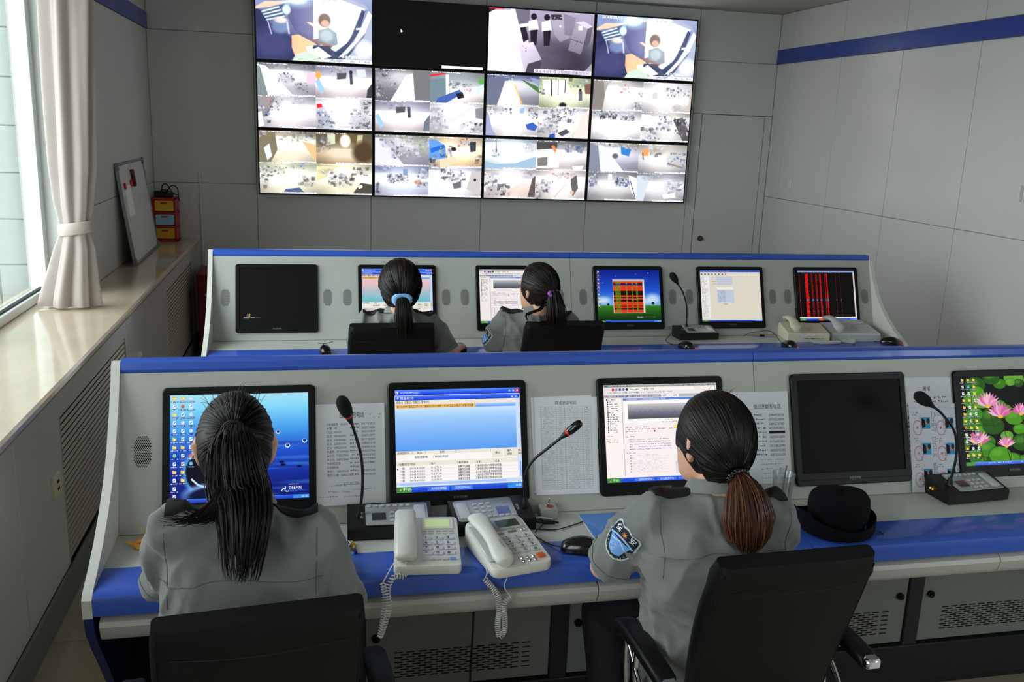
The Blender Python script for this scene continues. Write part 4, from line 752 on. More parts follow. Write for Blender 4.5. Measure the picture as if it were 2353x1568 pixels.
def scr_stock(a):
    a.grad(0,0,1,1,[(0,(.05,.12,.55)),(.4,(.12,.35,.85)),(.66,(.45,.72,.95)),(.70,(.20,.50,.12)),(1,(.03,.14,.03))]); a.ell(.10,.58,.10,.06,(.9,.95,1),.8,1); a.ell(.88,.56,.10,.09,(.9,.95,1),.85,1); a.ell(.75,.60,.08,.05,(.85,.93,1),.7,1)
    for x,y,q in ((.30,.12,.004),(.62,.08,.004),(.82,.06,.006),(.10,.25,.004)): a.ell(x,y,q,q*1.3,(1,1,1))
    a.ell(.17,.66,.018,.02,(.06,.12,.05)); a.ell(.88,.64,.025,.025,(.06,.12,.05)); a.rect(.17,.67,.174,.70,DK); a.rect(.88,.66,.884,.69,DK)
    x0,x1,y0,y1=.26,.74,.22,.82; a.rect(x0-.008,y0-.035,x1+.012,y1+.008,(.92,.88,.84)); a.rect(x0,y0-.03,x1,y0-.008,(.85,.75,.75)); a.rect(x0,y0,x1-.015,y1,(.03,.05,.03)); R=random.Random(3)
    for r0,r1 in ((.0,.06),(.13,.30),(.45,.50),(.54,.58),(.65,.78),(.80,.85),(.90,1)): a.rect(x0,y0+(y1-y0)*r0,x1-.02,y0+(y1-y0)*r1,(.93,.22,.10))
    for c0,w_ in ((.06,.18),(.42,.04),(.60,.05),(.75,.06)): a.rect(x0+(x1-x0)*c0,y0,x0+(x1-x0)*(c0+w_),y1,(.45,.55,.10),.65); a.scribble(x0+(x1-x0)*c0,y0,x0+(x1-x0)*(c0+w_),y1,22,(.7,.8,.2),.6,int(c0*90))
    a.rect(x0,y0+.055,x1-.02,y0+.075,(.15,.25,.6)); icons(a,1,10,.03,.06,.02,.072,8); a.text('deepin',.62,.875,.038,(1,1,1),bold=.5,fit=.10); a.text('keep it simple and stable',.74,.887,.018,(.9,.9,.9),fit=.17); taskbar(a,.965,(),'14:33')
def scr_form(a):
    a.rect(0,0,1,1,(.93,.90,.84)); a.grad(0,0,1,.035,[(0,(.3,.5,1)),(1,(.05,.2,.85))]); a.scribble(.02,.008,.5,.03,1,(1,1,1),.9,5); a.scribble(.3,.04,.9,.055,1,(.3,.3,.3),.6,6,.4)
    for k,c in enumerate((DK,DK2,(.3,.3,.35),(.2,.35,.7),(.5,.5,.5),(.5,.25,.2),(.35,.3,.3),RED)): a.rect(.02+.057*k,.065,.04+.057*k,.09,c)
    a.rect(0,.10,.15,.945,(.99,.98,.97)); R=random.Random(2)
    for k in range(46): a.scribble(.02,.105+.0178*k,.05+R.uniform(.02,.07),.119+.0178*k,1,(.3,.3,.3),.8,k)
    for k in range(4): a.rect(.27,.125+.042*k,.54,.155+.042*k,(.78,.83,.92)); a.scribble(.20,.13+.042*k,.255,.15+.042*k,1,(.3,.3,.3),.7,60+k)
    a.rect(.27,.33,.54,.375,(1,.99,.96)); a.scribble(.2,.40,.25,.415,1,(.3,.3,.3),.8,77); a.rect(.27,.39,.55,.63,(.80,.85,.93)); a.scribble(.28,.395,.41,.63,15,(.4,.42,.6),.7,78); a.rect(.37,.65,.44,.67,(.85,.83,.78)); a.scribble(.38,.652,.43,.668,1,(.2,.2,.2),.8,79); taskbar(a,.972,(),'14:33')
def scr_red(a):
    a.rect(0,0,1,1,(.03,.03,.03)); a.rect(0,0,1,.03,(.55,.65,.9)); a.scribble(.02,.032,.8,.05,1,(.8,.8,.8),.7,3,.6); R=random.Random(7)
    for x,w_,c in ((.025,.012,(.5,.04,.04)),(.13,.055,(.85,.06,.05)),(.235,.035,(.45,.05,.05)),(.31,.03,(.55,.05,.05)),(.38,.03,(.75,.06,.05)),(.47,.012,(.75,.05,.05)),(.50,.022,(.85,.06,.05)),(.66,.012,(.3,.03,.03)),(.74,.010,(.3,.03,.03))):
        for k in range(60):
            y=.06+.90*k/60; a.rect(x,y,x+w_*R.uniform(.8,1.15),y+.0145,c)
            if k in (34,35) : a.rect(x,y,x+w_,y+.015,(.35,.50,.72))
            if k==50: a.rect(x,y,x+w_,y+.006,(.35,.50,.72))
    a.rect(.975,.03,1,.965,(.93,.88,.86)); a.rect(0,.925,1,.955,(.93,.90,.86)); taskbar(a,.958,(),'14:33'); a.rect(.33,.96,.45,1,(.9,.4,.15))

M_mon=mat('monitor_bezel',(.028,.028,.030),.42,spec=.25,bump=.02,bscale=900)
MW,MH=.412,.358
def logo_quad(M, parent, x=0, y=-.158, w=.044, tone=(.62,.62,.62)):
    # maker's mark on the lower bezel: ring and four characters
    if 'maker_mark' not in MATS:
        a=Art(160,40,(.045,.045,.048)); a.ell(.09,.5,.06,.26,tone); a.ell(.10,.5,.035,.17,(.045,.045,.048)); a.text(FN,.19,.06,.72,tone,fit=.76); MATS['maker_mark']=image_mat('maker_mark',a.image('maker_mark'),.4)
    image_quad('maker_mark',[M@V(p) for p in ((x-w/2,y-.0055,.0135),(x+w/2,y-.0055,.0135),(x+w/2,y+.0055,.0135),(x-w/2,y+.0055,.0135))],MATS['maker_mark'],parent)
def monitor(Y0, xc, fn, label, est=1.0, size=(512,410)):
    s0=.225; M=panel_M(Y0,xc,s0,0); o=empty('monitor',panel_pt(Y0,xc,.405),label,'monitor','monitors set into the console %s'%('with the hat' if Y0<3 else 'below the video screens'))
    sx0,sx1,sy0,sy1=-.186,.186,-.139,.157      # screen area on the panel
    out=rrect(-MW/2,-MH/2,MW/2,MH/2,.014,5); inn=rrect(sx0,sy0,sx1,sy1,.001,5)
    g=G(M); n=len(out); k=.97
    rings=[[(x,y,.0005) for x,y in out],[(x,y,.010) for x,y in out],[(x*.985,y*.985,.0135) for x,y in out],[(x,y,.0130) for x,y in inn],[(x,y,.0095) for x,y in inn]]
    g.loft(rings,False); g.obj('bezel',M_mon,o,35)
    g=G(M); g.box((0,-.1605,.0136),(.398,.0012,.0008)); g.obj('bezel_groove',M_hole,o,0)
    if fn is None:
        G(M).prism(rrect(sx0,sy0,sx1,sy1,.001,2),.006,.0098).obj('display',M_off,o,0)
    else:
        a=Art(*size); fn(a); im=image_mat('display_art',a.image('display_art'),.25,est)
        image_quad('display',[M@V(p) for p in ((sx0,sy0,.0098),(sx1,sy0,.0098),(sx1,sy1,.0098),(sx0,sy1,.0098))],im,o)
    logo_quad(M,o); return o
FX=(-.209,.408,1.042,1.690,2.287,2.93); BXs=(-.192,.4275,1.056,1.718,2.337,2.948)
monitor(YF,FX[0],scr_drops,'monitor with blue water-drop wallpaper behind the dark ponytail',1.0,(768,614))
monitor(YF,FX[1],scr_alarm,'monitor showing a blue alarm list window behind the two telephones',1.0,(1024,818))
monitor(YF,FX[2],scr_web,'monitor with a pale web page and a small grey chart',1.0,(768,614))
monitor(YF,FX[3],None,'black switched-off monitor behind the dark hat')
monitor(YF,FX[4],scr_lotus,'monitor with pink water lilies and green leaves',.9,(640,512))
monitor(YB,BXs[0],scr_server,'nearly black monitor with a small four-colour server logo',1.0,(384,307))
monitor(YB,BXs[1],lambda a:scr_alarm(a,True),'monitor with a pink to teal alarm window behind a ponytailed head',.9)
monitor(YB,BXs[2],scr_web,'monitor with a white web page in front of the purple hair tie',.9)
monitor(YB,BXs[3],scr_stock,'monitor with a red and black table over blue sky',.9)
monitor(YB,BXs[4],scr_form,'monitor with an almost empty beige form window',.85)
monitor(YB,BXs[5],scr_red,'black monitor with red vertical columns above the telephones',.9)
# ------------------------------------------------------------------ things on the consoles
M_blk=mat('black_plastic',(.045,.045,.05),.42,bump=.03,bscale=900); M_gblk=mat('glossy_black',(.03,.03,.032),.15,coat=.3); M_foam=mat('mic_foam',(.035,.035,.035),.95,bump=.5,bscale=1500)
M_silver=mat('silver_face',(.66,.67,.68),.35,metal=.35); M_key=mat('key_grey',(.78,.79,.80),.35); M_redring=mat('red_ring',(.85,.12,.08),.4); M_lcd=mat('lcd_dark',(.16,.18,.20),.15)
M_phw=mat('phone_white',(.88,.88,.84),.32); M_phc=mat('phone_cream',(.85,.83,.74),.38); M_cord=mat('cord_white',(.84,.84,.80),.45); M_cable=mat('black_cable',(.04,.04,.04),.5); M_paper=mat('paper_back',(.9,.9,.89),.8)
def text_mesh(t, size, M, m, parent, name='print', center=True):
    cu=bpy.data.curves.new('t','FONT'); cu.body=t; cu.size=size; cu.align_x='CENTER' if center else 'LEFT'; cu.align_y='CENTER'; cu.resolution_u=2
    ob=bpy.data.objects.new('t',cu); COL.objects.link(ob); dg=bpy.context.evaluated_depsgraph_get(); dg.update()
    me=bpy.data.meshes.new_from_object(ob.evaluated_get(dg)); bpy.data.objects.remove(ob); bpy.data.curves.remove(cu)
    me.transform(M); me.materials.clear(); return link(name,me,m,parent,0)
M_ink=mat('ink_black',(.06,.06,.06),.6)
def slope_M(M, y0, z0, y1, z1, x=0): # plane rising from (y0,z0) to (y1,z1) in local coordinates
    return M@basis((x,y0,z0),(1,0,0),(0,y1-y0,z1-z0))
# ---- desk microphone stations
def station(label, c, rz, mirror, neck, foam=True, r_head=.016):
    M=rotz(rz,(c[0],c[1],ZP+.0005)); o=empty('microphone_station',(c[0],c[1],ZP),label,'microphone',None)
    s=-1 if mirror else 1; L,D=.235,.112; zf,zb=.036,.062
    prof=[(-D/2,.002),(-D/2,zf-.004),(-D/2+.004,zf),(D/2-.004,zb),(D/2,zb-.004),(D/2,.002)]
    G(M).loft([[(x,y,z) for y,z in prof] for x in (-L/2,L/2)]).obj('base',M_blk,o,30)
    S=slope_M(M,-D/2,zf,D/2,zb); DD=math.hypot(D,zb-zf)
    x0,x1=(-L/2+.05,L/2-.012) if not mirror else (-L/2+.012,L/2-.05)
    G(S).prism(rrect(x0,.010,x1,DD-.010,.008),.0005,.003,ch=.001).obj('face_plate',M_silver,o)
    fx=lambda t: (x0+(x1-x0)*t) if not mirror else (x1-(x1-x0)*t)
    G(S).prism(rrect(*sorted((fx(.10),fx(.32)))[:1],.030,sorted((fx(.10),fx(.32)))[1],.062,.001),.003,.0038).obj('display',M_lcd if not mirror else mat('lcd_lit',(.25,.28,.40),.2,emit=(.35,.40,.65),estr=.35),o)
    bt=G(S).prism(rrect(*sorted((fx(.78),fx(.96)))[:1],.022,sorted((fx(.78),fx(.96)))[1],DD-.022,.006),.003,.0052,ch=.001).obj('talk_button',M_key,o)
    km=G().prism(rrect(-.0062,-.0042,.0062,.0042,.0025,2),.003,.0052,ch=.0006).mesh('key'); km.materials.append(M_key)
    def key(x,y):
        k=bpy.data.objects.new('key',km); COL.objects.link(k); k.parent=o; k.matrix_parent_inverse=world(o).inverted(); k.matrix_basis=S@Matrix.Translation((x,y,0))
    yr=DD-.022 if not mirror else .022
    for k in range(7): key(fx(.06+.105*k),yr)
    for r in range(3):
        for k in range(3): key(fx(.42+.115*k),(.026+.018*r) if not mirror else (.046+.018*r))
    text_mesh('SPON',.010,S@Matrix.Translation((s*(-L/2+.040),DD/2,.0008))@Matrix.Rotation(PI/2*s,4,'Z'),mat('white_print',(.85,.85,.85),.5),o,'maker_print')
    pts=bez(neck,30); G().tube(pts,.0042,8).obj('gooseneck',M_blk,o,60)
    b=pts[0]; G().tube([b+V((0,0,-.012)),b+V((0,0,.004)),b+V((0,0,.02))],[.011,.010,.006],12).obj('neck_socket',M_blk,o)
    t=(pts[-1]-pts[-3]).normalized(); e=pts[-1]; 
    G().tube([e-t*.018,e-t*.004,e+t*.004],[.0045,.0085,.0105],12).obj('neck_collar',M_blk,o)
    if foam:
        G().tube([e+t*q for q in (.006,.012,.026,.042,.056,.066,.070)],[.010,.0145,.0185,.0195,.0175,.011,.004],16).obj('foam_windscreen',M_foam,o,60)
        if r_head: G().tube([e+t*.003,e+t*.0065],[.0112,.0112],14).obj('light_ring',M_redring,o)
    else:
        G().tube([e+t*.003,e+t*.010],[.0112,.0112],14).obj('light_ring',M_redring,o)
        G().tube([e+t*q for q in (.010,.016,.04,.052,.057)],[.011,.0125,.0130,.011,.006],14).obj('microphone_capsule',M_gblk,o,50)
    return o
Yn=2.36
def necky(pp, ys): return [on_y(u,v,y) for (u,v),y in zip(pp,ys)]
station('desk microphone with foam windscreen over the typed list beside the dark ponytail',(.197,2.362),-.03,False,necky([(824,1196),(833,1120),(830,1050),(812,985),(803,962)],[2.365,2.375,2.39,2.40,2.40]))
station('desk microphone with bare slim capsule bent over the table sheet',(.486,2.362),.09,True,necky([(1206,1158),(1206,1100),(1222,1062),(1262,1028),(1300,998)],[2.375,2.37,2.36,2.35,2.34]),False)
ms=station('desk microphone with foam windscreen in front of the sheet of portraits',(2.066,2.380),.07,False,necky([(2182,1112),(2197,1050),(2194,995),(2165,952),(2138,930)],[2.375,2.375,2.38,2.385,2.385]),True,0)
for k,c in enumerate(((1,.55,.1),(1,.85,.15))):
    G().sphere((1.9435,2.385+.012*k,ZP+.028),.0025,8,5).obj('indicator_lamp',mat('led_%d'%k,c,.4,emit=c,estr=3),ms)
station('black desk microphone between the red table and beige form monitors',(2.085,4.628),.02,False,necky([(1577,752),(1578,706),(1569,672),(1556,650)],[4.66,4.665,4.67,4.67]),True,0)

# ---- telephones
def coil_cord(o, lead0, path, lead1, turns, R=.0062):
    g=G(); g.tube(bez(lead0,10),.0017,6); pts=coil(path,R,.0016,turns); g.tube([V(lead0[-1])]+pts+[V(lead1[0])],.00165,5); g.tube(bez(lead1,10),.0017,6); g.obj('coiled_cord',M_cord,o,60)
def telephone(label, c, rz, w, d, kind, m, group=None):
    M=rotz(rz,(c[0],c[1],ZP+.0005)); o=empty('telephone',(c[0],c[1],ZP),label,'telephone',group)
    zf,zb=.026,.060; rr=.012 if kind==1 else .022
    out=rrect(-w/2,-d/2,w/2,d/2,rr,5)
    top=lambda y:zf+(zb-zf)*(y+d/2)/d
    rings=[[(x*.97,y*.97,0) for x,y in out],[(x,y,.006) for x,y in out],[(x,y,top(y)-.006) for x,y in out],[(x*.985,y*.985,top(y)-.001) for x,y in out],[(x*.95,y*.95,top(y)) for x,y in out]]
    G(M).loft(rings).obj('body',m,o,45)
    S=slope_M(M,-d/2,zf,d/2,zb); DD=math.hypot(d,zb-zf)
    # handset along the left side
    hx=-w/2+.030
    if kind==1:
        prof=rrect(-.027,-.009,.027,.012,.007,3)
        rings=[[(hx+x,y,z+.018) for x,z in prof] for y in (.014,DD+.002)]
        g=G(S); g.box((hx,DD/2+.006,.016),(.056,DD-.008,.026),.009); g.obj('handset',m,o,50)
    else:
        ys_=[.004,.012,.03,.055,.085,.125,.16,.185,.205,.213]; zz=[.014,.018,.020,.022,.024,.024,.022,.021,.018,.012]; ww=[.018,.027,.030,.027,.022,.022,.025,.030,.028,.020]
        rings=[[(hx+.004+ww[i]*math.cos(a)*(1 if abs(math.cos(a))<.8 else .96),ys_[i]*DD/.215,zz[i]+(.013)*math.sin(a)) for a in [2*PI*k/14 for k in range(14)]] for i in range(len(ys_))]
        G(S).loft(rings).obj('handset',m,o,60)
        G(S).box((hx-.004,DD/2,.004),(.05,DD*.7,.006),.003).obj('handset_cradle',mat('clear_rim',(.75,.76,.76),.2),o)
    kx0=hx+.040; kx1=w/2-.010; kw=(kx1-kx0)
    # display
    lx=(kx0+kx1)/2
    G(S).prism(rrect(lx-kw*.47,DD*.72,lx+kw*.47,DD*.965,.004),.0,.004,ch=.001).obj('display_frame',m if kind==1 else mat('phone_rim',(.70,.71,.70),.3),o)
    G(S).prism(rrect(lx-kw*.36,DD*.755,lx+kw*.36,DD*.90,.001),.003,.0046).obj('display',mat('lcd_green',(.80,.86,.62),.12,emit=(.80,.90,.55),estr=.25) if kind==1 else mat('lcd_olive',(.22,.27,.18),.12),o,0)
    ks=kw/3.2; kh=.0145 if kind==1 else .015
    kmesh=G().prism(rrect(-ks*.41,-.0058,ks*.41,.0058,.0025 if kind==1 else .0055,3),0,.0028,ch=.0008).mesh('key'); kmesh.materials.append(mat('key_lilac',(.83,.82,.90),.3) if kind==1 else M_key)
    digs='123456789*0#'
    for r in range(4):
        for k in range(3):
            x=kx0+ks*(.6+k*1.02); y=DD*(.53 if kind==1 else .55)-r*(.0225 if kind==1 else .0215)
            q=bpy.data.objects.new('key',kmesh); COL.objects.link(q); q.parent=o; q.matrix_parent_inverse=world(o).inverted(); q.matrix_basis=S@Matrix.Translation((x,y,.0006))
            text_mesh(digs[r*3+k],.0155,S@Matrix.Translation((x+(-.004 if kind==1 else 0),y,.0038)),M_ink,q,'key_digit')
    sm=G().prism(rrect(-.006,-.0022,.006,.0022,.001,2),0,.0022).mesh('small_key') if kind==1 else G().lathe([(.0042,0),(.0042,.0015),(.003,.003)],12).mesh('small_key')
    sm.materials.append(M_key if kind==1 else M_chrome)
    spots=[(kx0+kw*(.10+.20*k),DD*(.685-.045*r)) for r in range(2) for k in range(5)] if kind==1 else [(kx0+kw*(.22+.19*k),DD*.075+.014*r+.0) for r in range(2) for k in range(3)]+[(kx0+kw*.08,DD*.66),(kx0+kw*.17,DD*.66),(kx0+kw*.83,DD*.67),(kx0+kw*.94,DD*.67)]
    for x,y in spots:
        q=bpy.data.objects.new('small_key',sm); COL.objects.link(q); q.parent=o; q.matrix_parent_inverse=world(o).inverted(); q.matrix_basis=S@Matrix.Translation((x,y,.0006))
    if kind==1:
        for k in range(5): 
            ww=.011 if k<3 else .015; x=kx0+kw*(.10+.17*k+(.05 if k>2 else 0)+(.05 if k>3 else 0)); G(S).prism(rrect(x-ww/2,.024,x+ww/2,.032,.001,2),.0006,.003).obj('function_key',mat('key_blue',(.45,.62,.90),.3) if k==4 else mat('key_lilac2',(.78,.77,.86),.3),o)
    else:
        G(S).prism(rrect(w/2-.034,.022,w/2-.014,.040,.002,2),.0006,.004,ch=.001).obj('speaker_key',mat('key_orange',(.90,.36,.10),.3),o)
        G(S).prism(rrect(lx-.012,DD*.655,lx+.012,DD*.685,.003,2),.0006,.0028).obj('message_lamp',mat('lamp_smoke',(.5,.5,.52),.2),o)
        text_mesh('GAOKEXC',.0085,S@Matrix.Translation((hx+.012,.060,.0375))@Matrix.Rotation(PI/2,4,'Z'),M_ink,o,'maker_print')
    return o,S,M,DD,hx
o,S,M,DD,hx=telephone('square white telephone with lilac keys and a glowing green display',(.281,2.200),-.09,.172,.222,1,M_phw,'telephones beside the blue alarm monitor')
p=S@V((hx,.006,.010)); q=M@V((-.084,-.06,.012)); ye=YF-.4665-.014
coil_cord(o,[q,q+V((-.010,-.03,.004)),V((.158,ye,ZP-.012))],[(.158,ye,ZP-.014),(.163,ye,.71),(.160,ye-.008,.66),(.150,ye-.012,.605),(.160,ye-.02,.640),(.172,ye-.018,.69),(.170,ye-.01,.735),(.185,ye-.002,ZP+.003),(.212,ye+.006,ZP-.002)],[V((.216,ye+.006,ZP-.004)),V((.222,ye+.012,ZP+.012)),p],46)
o,S,M,DD,hx=telephone('rounded white telephone with an orange speaker key, set askew',(.492,2.168),.20,.168,.226,2,M_phw,'telephones beside the blue alarm monitor')
p=S@V((hx+.004,.004,.012)); q=M@V((-.085,-.065,.010)); ye-=.006
coil_cord(o,[q,q+V((-.004,-.03,0)),V((.418,ye,ZP-.016))],[(.418,ye,ZP-.018),(.435,ye-.004,.722),(.452,ye-.008,.695),(.456,ye-.012,.66),(.453,ye-.014,.62),(.458,ye-.016,.585),(.470,ye-.018,.60),(.470,ye-.018,.64),(.468,ye-.014,.675),(.485,ye-.01,.690)],[V((.484,ye-.008,.695)),V((.468,ye-.006,.72)),V((.478,ye,.748)),p],52,.0068)
# farther console: cream telephone and white fax telephone
def desk_phone_far(label, c, rz, w, d, m, fax):
    M=rotz(rz,(c[0],c[1],ZP+.0005)); o=empty('telephone' if not fax else 'fax_machine',(c[0],c[1],ZP),label,'telephone' if not fax else 'fax machine')
    zf,zb=(.05,.075) if not fax else (.045,.07)
    prof=[(-d/2,0),(-d/2,zf-.008),(-d/2+.008,zf),(d/2-.01,zb),(d/2,zb-.01),(d/2,0)]
    G(M).loft([[(x,y,z) for y,z in prof] for x in (-w/2,w/2)]).obj('body',m,o,30)
    S=slope_M(M,-d/2,zf,d/2,zb); hx=-w/2+.042
    ys_=[-.004,.008,.025,.06,.10,.14,.175,.192,.202]; hz=[.018,.030,.034,.044,.048,.046,.036,.030,.018]; hw=[.018,.031,.033,.027,.024,.027,.033,.031,.018]
    G(S).loft([[(hx+hw[i]*math.cos(2*PI*k/12),ys_[i]*d/.2,hz[i]+.014*math.sin(2*PI*k/12)) for k in range(12)] for i in range(9)]).obj('handset',m,o,60)
    km=G().box((0,0,.002),(.013,.009,.004),.001).mesh('key'); km.materials.append(M_key)
    for r in range(4):
        for k in range(3 if not fax else 5):
            q=bpy.data.objects.new('key',km); COL.objects.link(q); q.parent=o; q.matrix_parent_inverse=world(o).inverted(); q.matrix_basis=S@Matrix.Translation((hx+.06+.022*k,d*.30+.018*r,.0005))
    if fax: G(M).box((.03,d/2-.01,zb+.004),(w*.62,.05,.02),.006).obj('paper_slot',m,o)
    else: G(M).box((.03,-d/2-.001,zf*.45),(w*.5,.003,.002)).obj('seam_line',M_dark,o,0)
    return o,S,hx
o,S,hx=desk_phone_far('cream boxy telephone beside the white fax telephone',(2.725,4.578),-.18,.235,.185,M_phc,False)
ye=4.50; coil_cord(o,[S@V((hx,-.004,.014)),V((2.70,4.475,ZP+.03)),V((2.715,4.46,ZP+.009))],[(2.715,4.455,ZP+.009),(2.76,4.435,ZP+.0085),(2.82,4.435,ZP+.0085),(2.88,4.445,ZP+.0085)],[V((2.885,4.447,ZP+.009)),V((2.83,4.47,ZP+.012)),V((2.70,4.495,ZP+.02))],34,.008)
o,S,hx=desk_phone_far('white fax telephone with a wide keypad under the red-column monitor',(3.02,4.590),-.10,.29,.19,mat('fax_white',(.78,.79,.78),.4),True)
coil_cord(o,[S@V((hx,-.004,.014)),V((2.895,4.52,ZP+.03)),V((2.915,4.48,ZP+.011))],[(2.915,4.478,ZP+.010),(2.925,4.45,ZP+.0095),(2.955,4.440,ZP+.0095),(2.975,4.46,ZP+.0095),(2.965,4.50,ZP+.0095)],[V((2.963,4.503,ZP+.0095)),V((2.95,4.53,ZP+.012))],26,.008)

# ---- computer mice
def mouse(label, c, rz, glow=True, sc=1.0, cable=None, m=None):
    M=rotz(rz,(c[0],c[1],ZP+.0008))@Matrix.Scale(sc,4); o=empty('computer_mouse',(c[0],c[1],ZP),label,'mouse','black computer mice')
    rings=[]; N=20
    for y,wd,h in ((-.052,.010,.010),(-.048,.020,.022),(-.038,.027,.031),(-.020,.0305,.037),(.0,.030,.037),(.02,.028,.032),(.038,.0265,.023),(.048,.022,.016),(.052,.012,.009)):
        rings.append([(wd*math.cos(2*PI*k/N)*(1 if math.sin(2*PI*k/N)<0 else .92+.08*abs(math.cos(2*PI*k/N))),y,.001+max(0,math.sin(2*PI*k/N))**.8*h+(.006 if math.sin(2*PI*k/N)>-.2 else 0)) for k in range(N)])
    G(M).loft(rings).obj('shell',m or mat('mouse_black',(.035,.035,.037),.18,coat=.3),o,60)
    G(M).box((0,.030,.0305),(.006,.018,.009),.003).obj('scroll_wheel',M_blk,o)
    if glow: G(M).box((.022,-.040,.009),(.016,.014,.009),.003).obj('glow_window',mat('red_glow',(.6,.02,.02),.2,emit=(1,.05,.03),estr=1.2),o)
    if cable: G().tube(bez([M@V((0,.051,.008))]+[V(q) for q in cable],26),.0018,6).obj('mouse_cable',M_cable,o)
    return o
z=ZP+.003
mouse('glossy black mouse on the blue edge beside the blue brochure',(.695,2.168),1.25,True,1.0,[(.62,2.22,z),(.585,2.30,z),(.60,2.36,z)])
mouse('black mouse below the nearly black monitor with the server logo',(.045,4.405),.1,False,.95,[(.035,4.50,z),(.04,4.60,z)])
mouse('black mouse under the hand of the woman with the blue hair tie',(.715,4.415),.25,False,.95,[(.70,4.50,z),(.66,4.60,z)])
mouse('black mouse below the monitor with the red table',(1.932,4.385),.35,True,.95,[(1.89,4.47,z),(1.885,4.56,z),(1.93,4.60,z+.03)])
mouse('black mouse in front of the cream telephone',(2.528,4.375),.15,True,.95,[(2.53,4.46,z),(2.50,4.54,z+.05),(2.42,4.60,z+.03),(2.40,4.66,z)])
mouse('black mouse by the white fax telephone at the console end',(3.178,4.425),.9,True,.95,[(3.13,4.47,z),(3.10,4.53,z)])

# ---- sheets of paper taped to the sloping panel
def sheet(label, Y0, x0, s0, w, h, ang, art, lift=.0015, name='paper_sheet', curl=.0):
    M=basis(panel_pt(Y0,x0,s0,lift),(1,0,0),-DP)@Matrix.Rotation(ang,4,'Z'); nx,ny=6,8; vs=[];uv=[];fs=[]
    for j in range(ny+1):
        for i in range(nx+1):
            u,v=i/nx,j/ny; zz=curl*(abs(u-.5)*2)**3*(.4+.6*v)+curl*.3*math.sin(v*5+u*3)
            vs.append(M@V((u*w,-h+v*h,max(zz,0)+.0003))); uv.append((u,v))
    for j in range(ny):
        for i in range(nx): a=j*(nx+1)+i; fs.append((a,a+1,a+nx+2,a+nx+1))
    me=bpy.data.meshes.new(name); me.from_pydata([tuple(v) for v in vs],[],fs); l=me.uv_layers.new(name='uv')
    for p in me.polygons:
        for li,vi in zip(p.loop_indices,p.vertices): l.data[li].uv=uv[vi]
    o=link(name,me,image_mat(name,art.image(name),.75,0,.2),None,60); tag(o,label,'paper'); return o
PW=(.88,.89,.90); INK=(.25,.26,.28)
a=Art(384,520,PW); a.text('应急备用电话',.35,.075,.060,INK,fit=.36,bold=.3); R=random.Random(1)
L_=[('行务值班室:','3353591'),('火警:','119'),('门卫:','3351523'),('班长:','13001832095'),('班长:','15191083682'),('班长:','13383025191'),('班长:','13082325928'),('杨建军:','13730095555'),('高主任:','17383223963'),('李主任:','13383223666'),('总务部防经理:',''),('总务部机械:',''),('营支行:','13383225656'),('营支行小盘:','15083227675')]
for k,(n_,d_) in enumerate(L_):
    y=.185+.0385*k; a.text(n_,.17,y,.030,INK,fit=.028*len(n_)); 
    if d_: a.text(d_,.18+.03*len(n_),y,.028,INK,fit=.016*len(d_))
    a.scribble(.50,y+.004,.62,y+.030,1,INK,.8,k,.9,.8); a.text(('3075153','15830716666','13835291899','13583220977','3071000','13380025110','13383023115','12322207966','3069545','3077980','18651278887','','15830022285','18903120620')[k],.66,y,.028,INK,fit=.20)
R=random.Random(3)
for q in range(9): # pencilled additions
    x,y=R.uniform(.05,.6),R.uniform(.76,.93); a.scribble(x,y,x+.25,y+.022,1,(.5,.5,.55),.6,40+q,.9,.9)
a.line([(.28,.80),(.6,.80)],.004,(.45,.45,.5)); a.scribble(.78,.10,.95,.16,2,(.55,.55,.58),.5,77,.8); a.ell(.5,.55,.6,.5,(.95,.95,.95),.12,1.2)
sheet('typed phone list with pencilled notes behind the foam microphone',YF,-.006,.103,.198,.288,.0,a,.002,'phone_list',.004)
def table_art(t):
    a=Art(384,520,(.90,.91,.92)); a.text(t,.5,.035,.042,INK,fit=None,center=True); g_=(.45,.46,.48)
    for k in range(39): a.rect(.10,.10+.0222*k,.90,.102+.0222*k,g_,.7)
    for x in (.10,.34,.48,.76,.90): a.rect(x,.10,x+.004,.945,g_,.7)
    for k in range(38):
        y=.104+.0222*k; a.scribble(.13,y+.003,.31,y+.015,1,INK,.40,k,.5); a.scribble(.39,y+.003,.44,y+.015,1,INK,.45,k+50,.7); a.scribble(.53,y+.003,.70,y+.015,1,INK,.40,k+90,.5); a.scribble(.80,y+.003,.86,y+.015,1,INK,.45,k+140,.7)
    return a
a=Art(192,260,(.90,.91,.92)); a.scribble(.05,.1,.95,.95,30,g_ if False else (.5,.5,.52),.5,3,.5)
sheet('sheet of print tucked behind the table of numbers',YF,.630,.098,.190,.285,.01,a,.001)
sheet('closely ruled table of numbers between two lit monitors',YF,.640,.099,.196,.291,-.012,table_art('网点对讲号码'),.0025,'number_table',.003)
a=Art(384,520,(.86,.87,.89)); a.text('值班员联系电话',.42,.13,.056,INK,fit=.46,bold=.2)
nums=['13194992013','13731252899','15831276780','08335403855','','15830945889','15176301105','13231853093','15830242153','13373220290']
for k,n_ in enumerate(nums):
    y=.235+.048*k; a.scribble(.42,y+.006,.62,y+.036,1,INK,.8,k+3,.85,1.0)
    if n_: a.text(n_,.66,y,.036,INK,fit=.26)
    else: a.rect(.66,y+.006,.93,y+.034,(.12,.12,.13))
for k in range(5): a.scribble(.5,.73+.05*k,.9,.755+.05*k,1,(.55,.55,.58),.6,90+k,.8,1.1)
sheet('duty phone list half hidden by the head with the beaded hair tie',YF,1.268,.098,.206,.290,-.01,a,.002,'phone_list',.003)
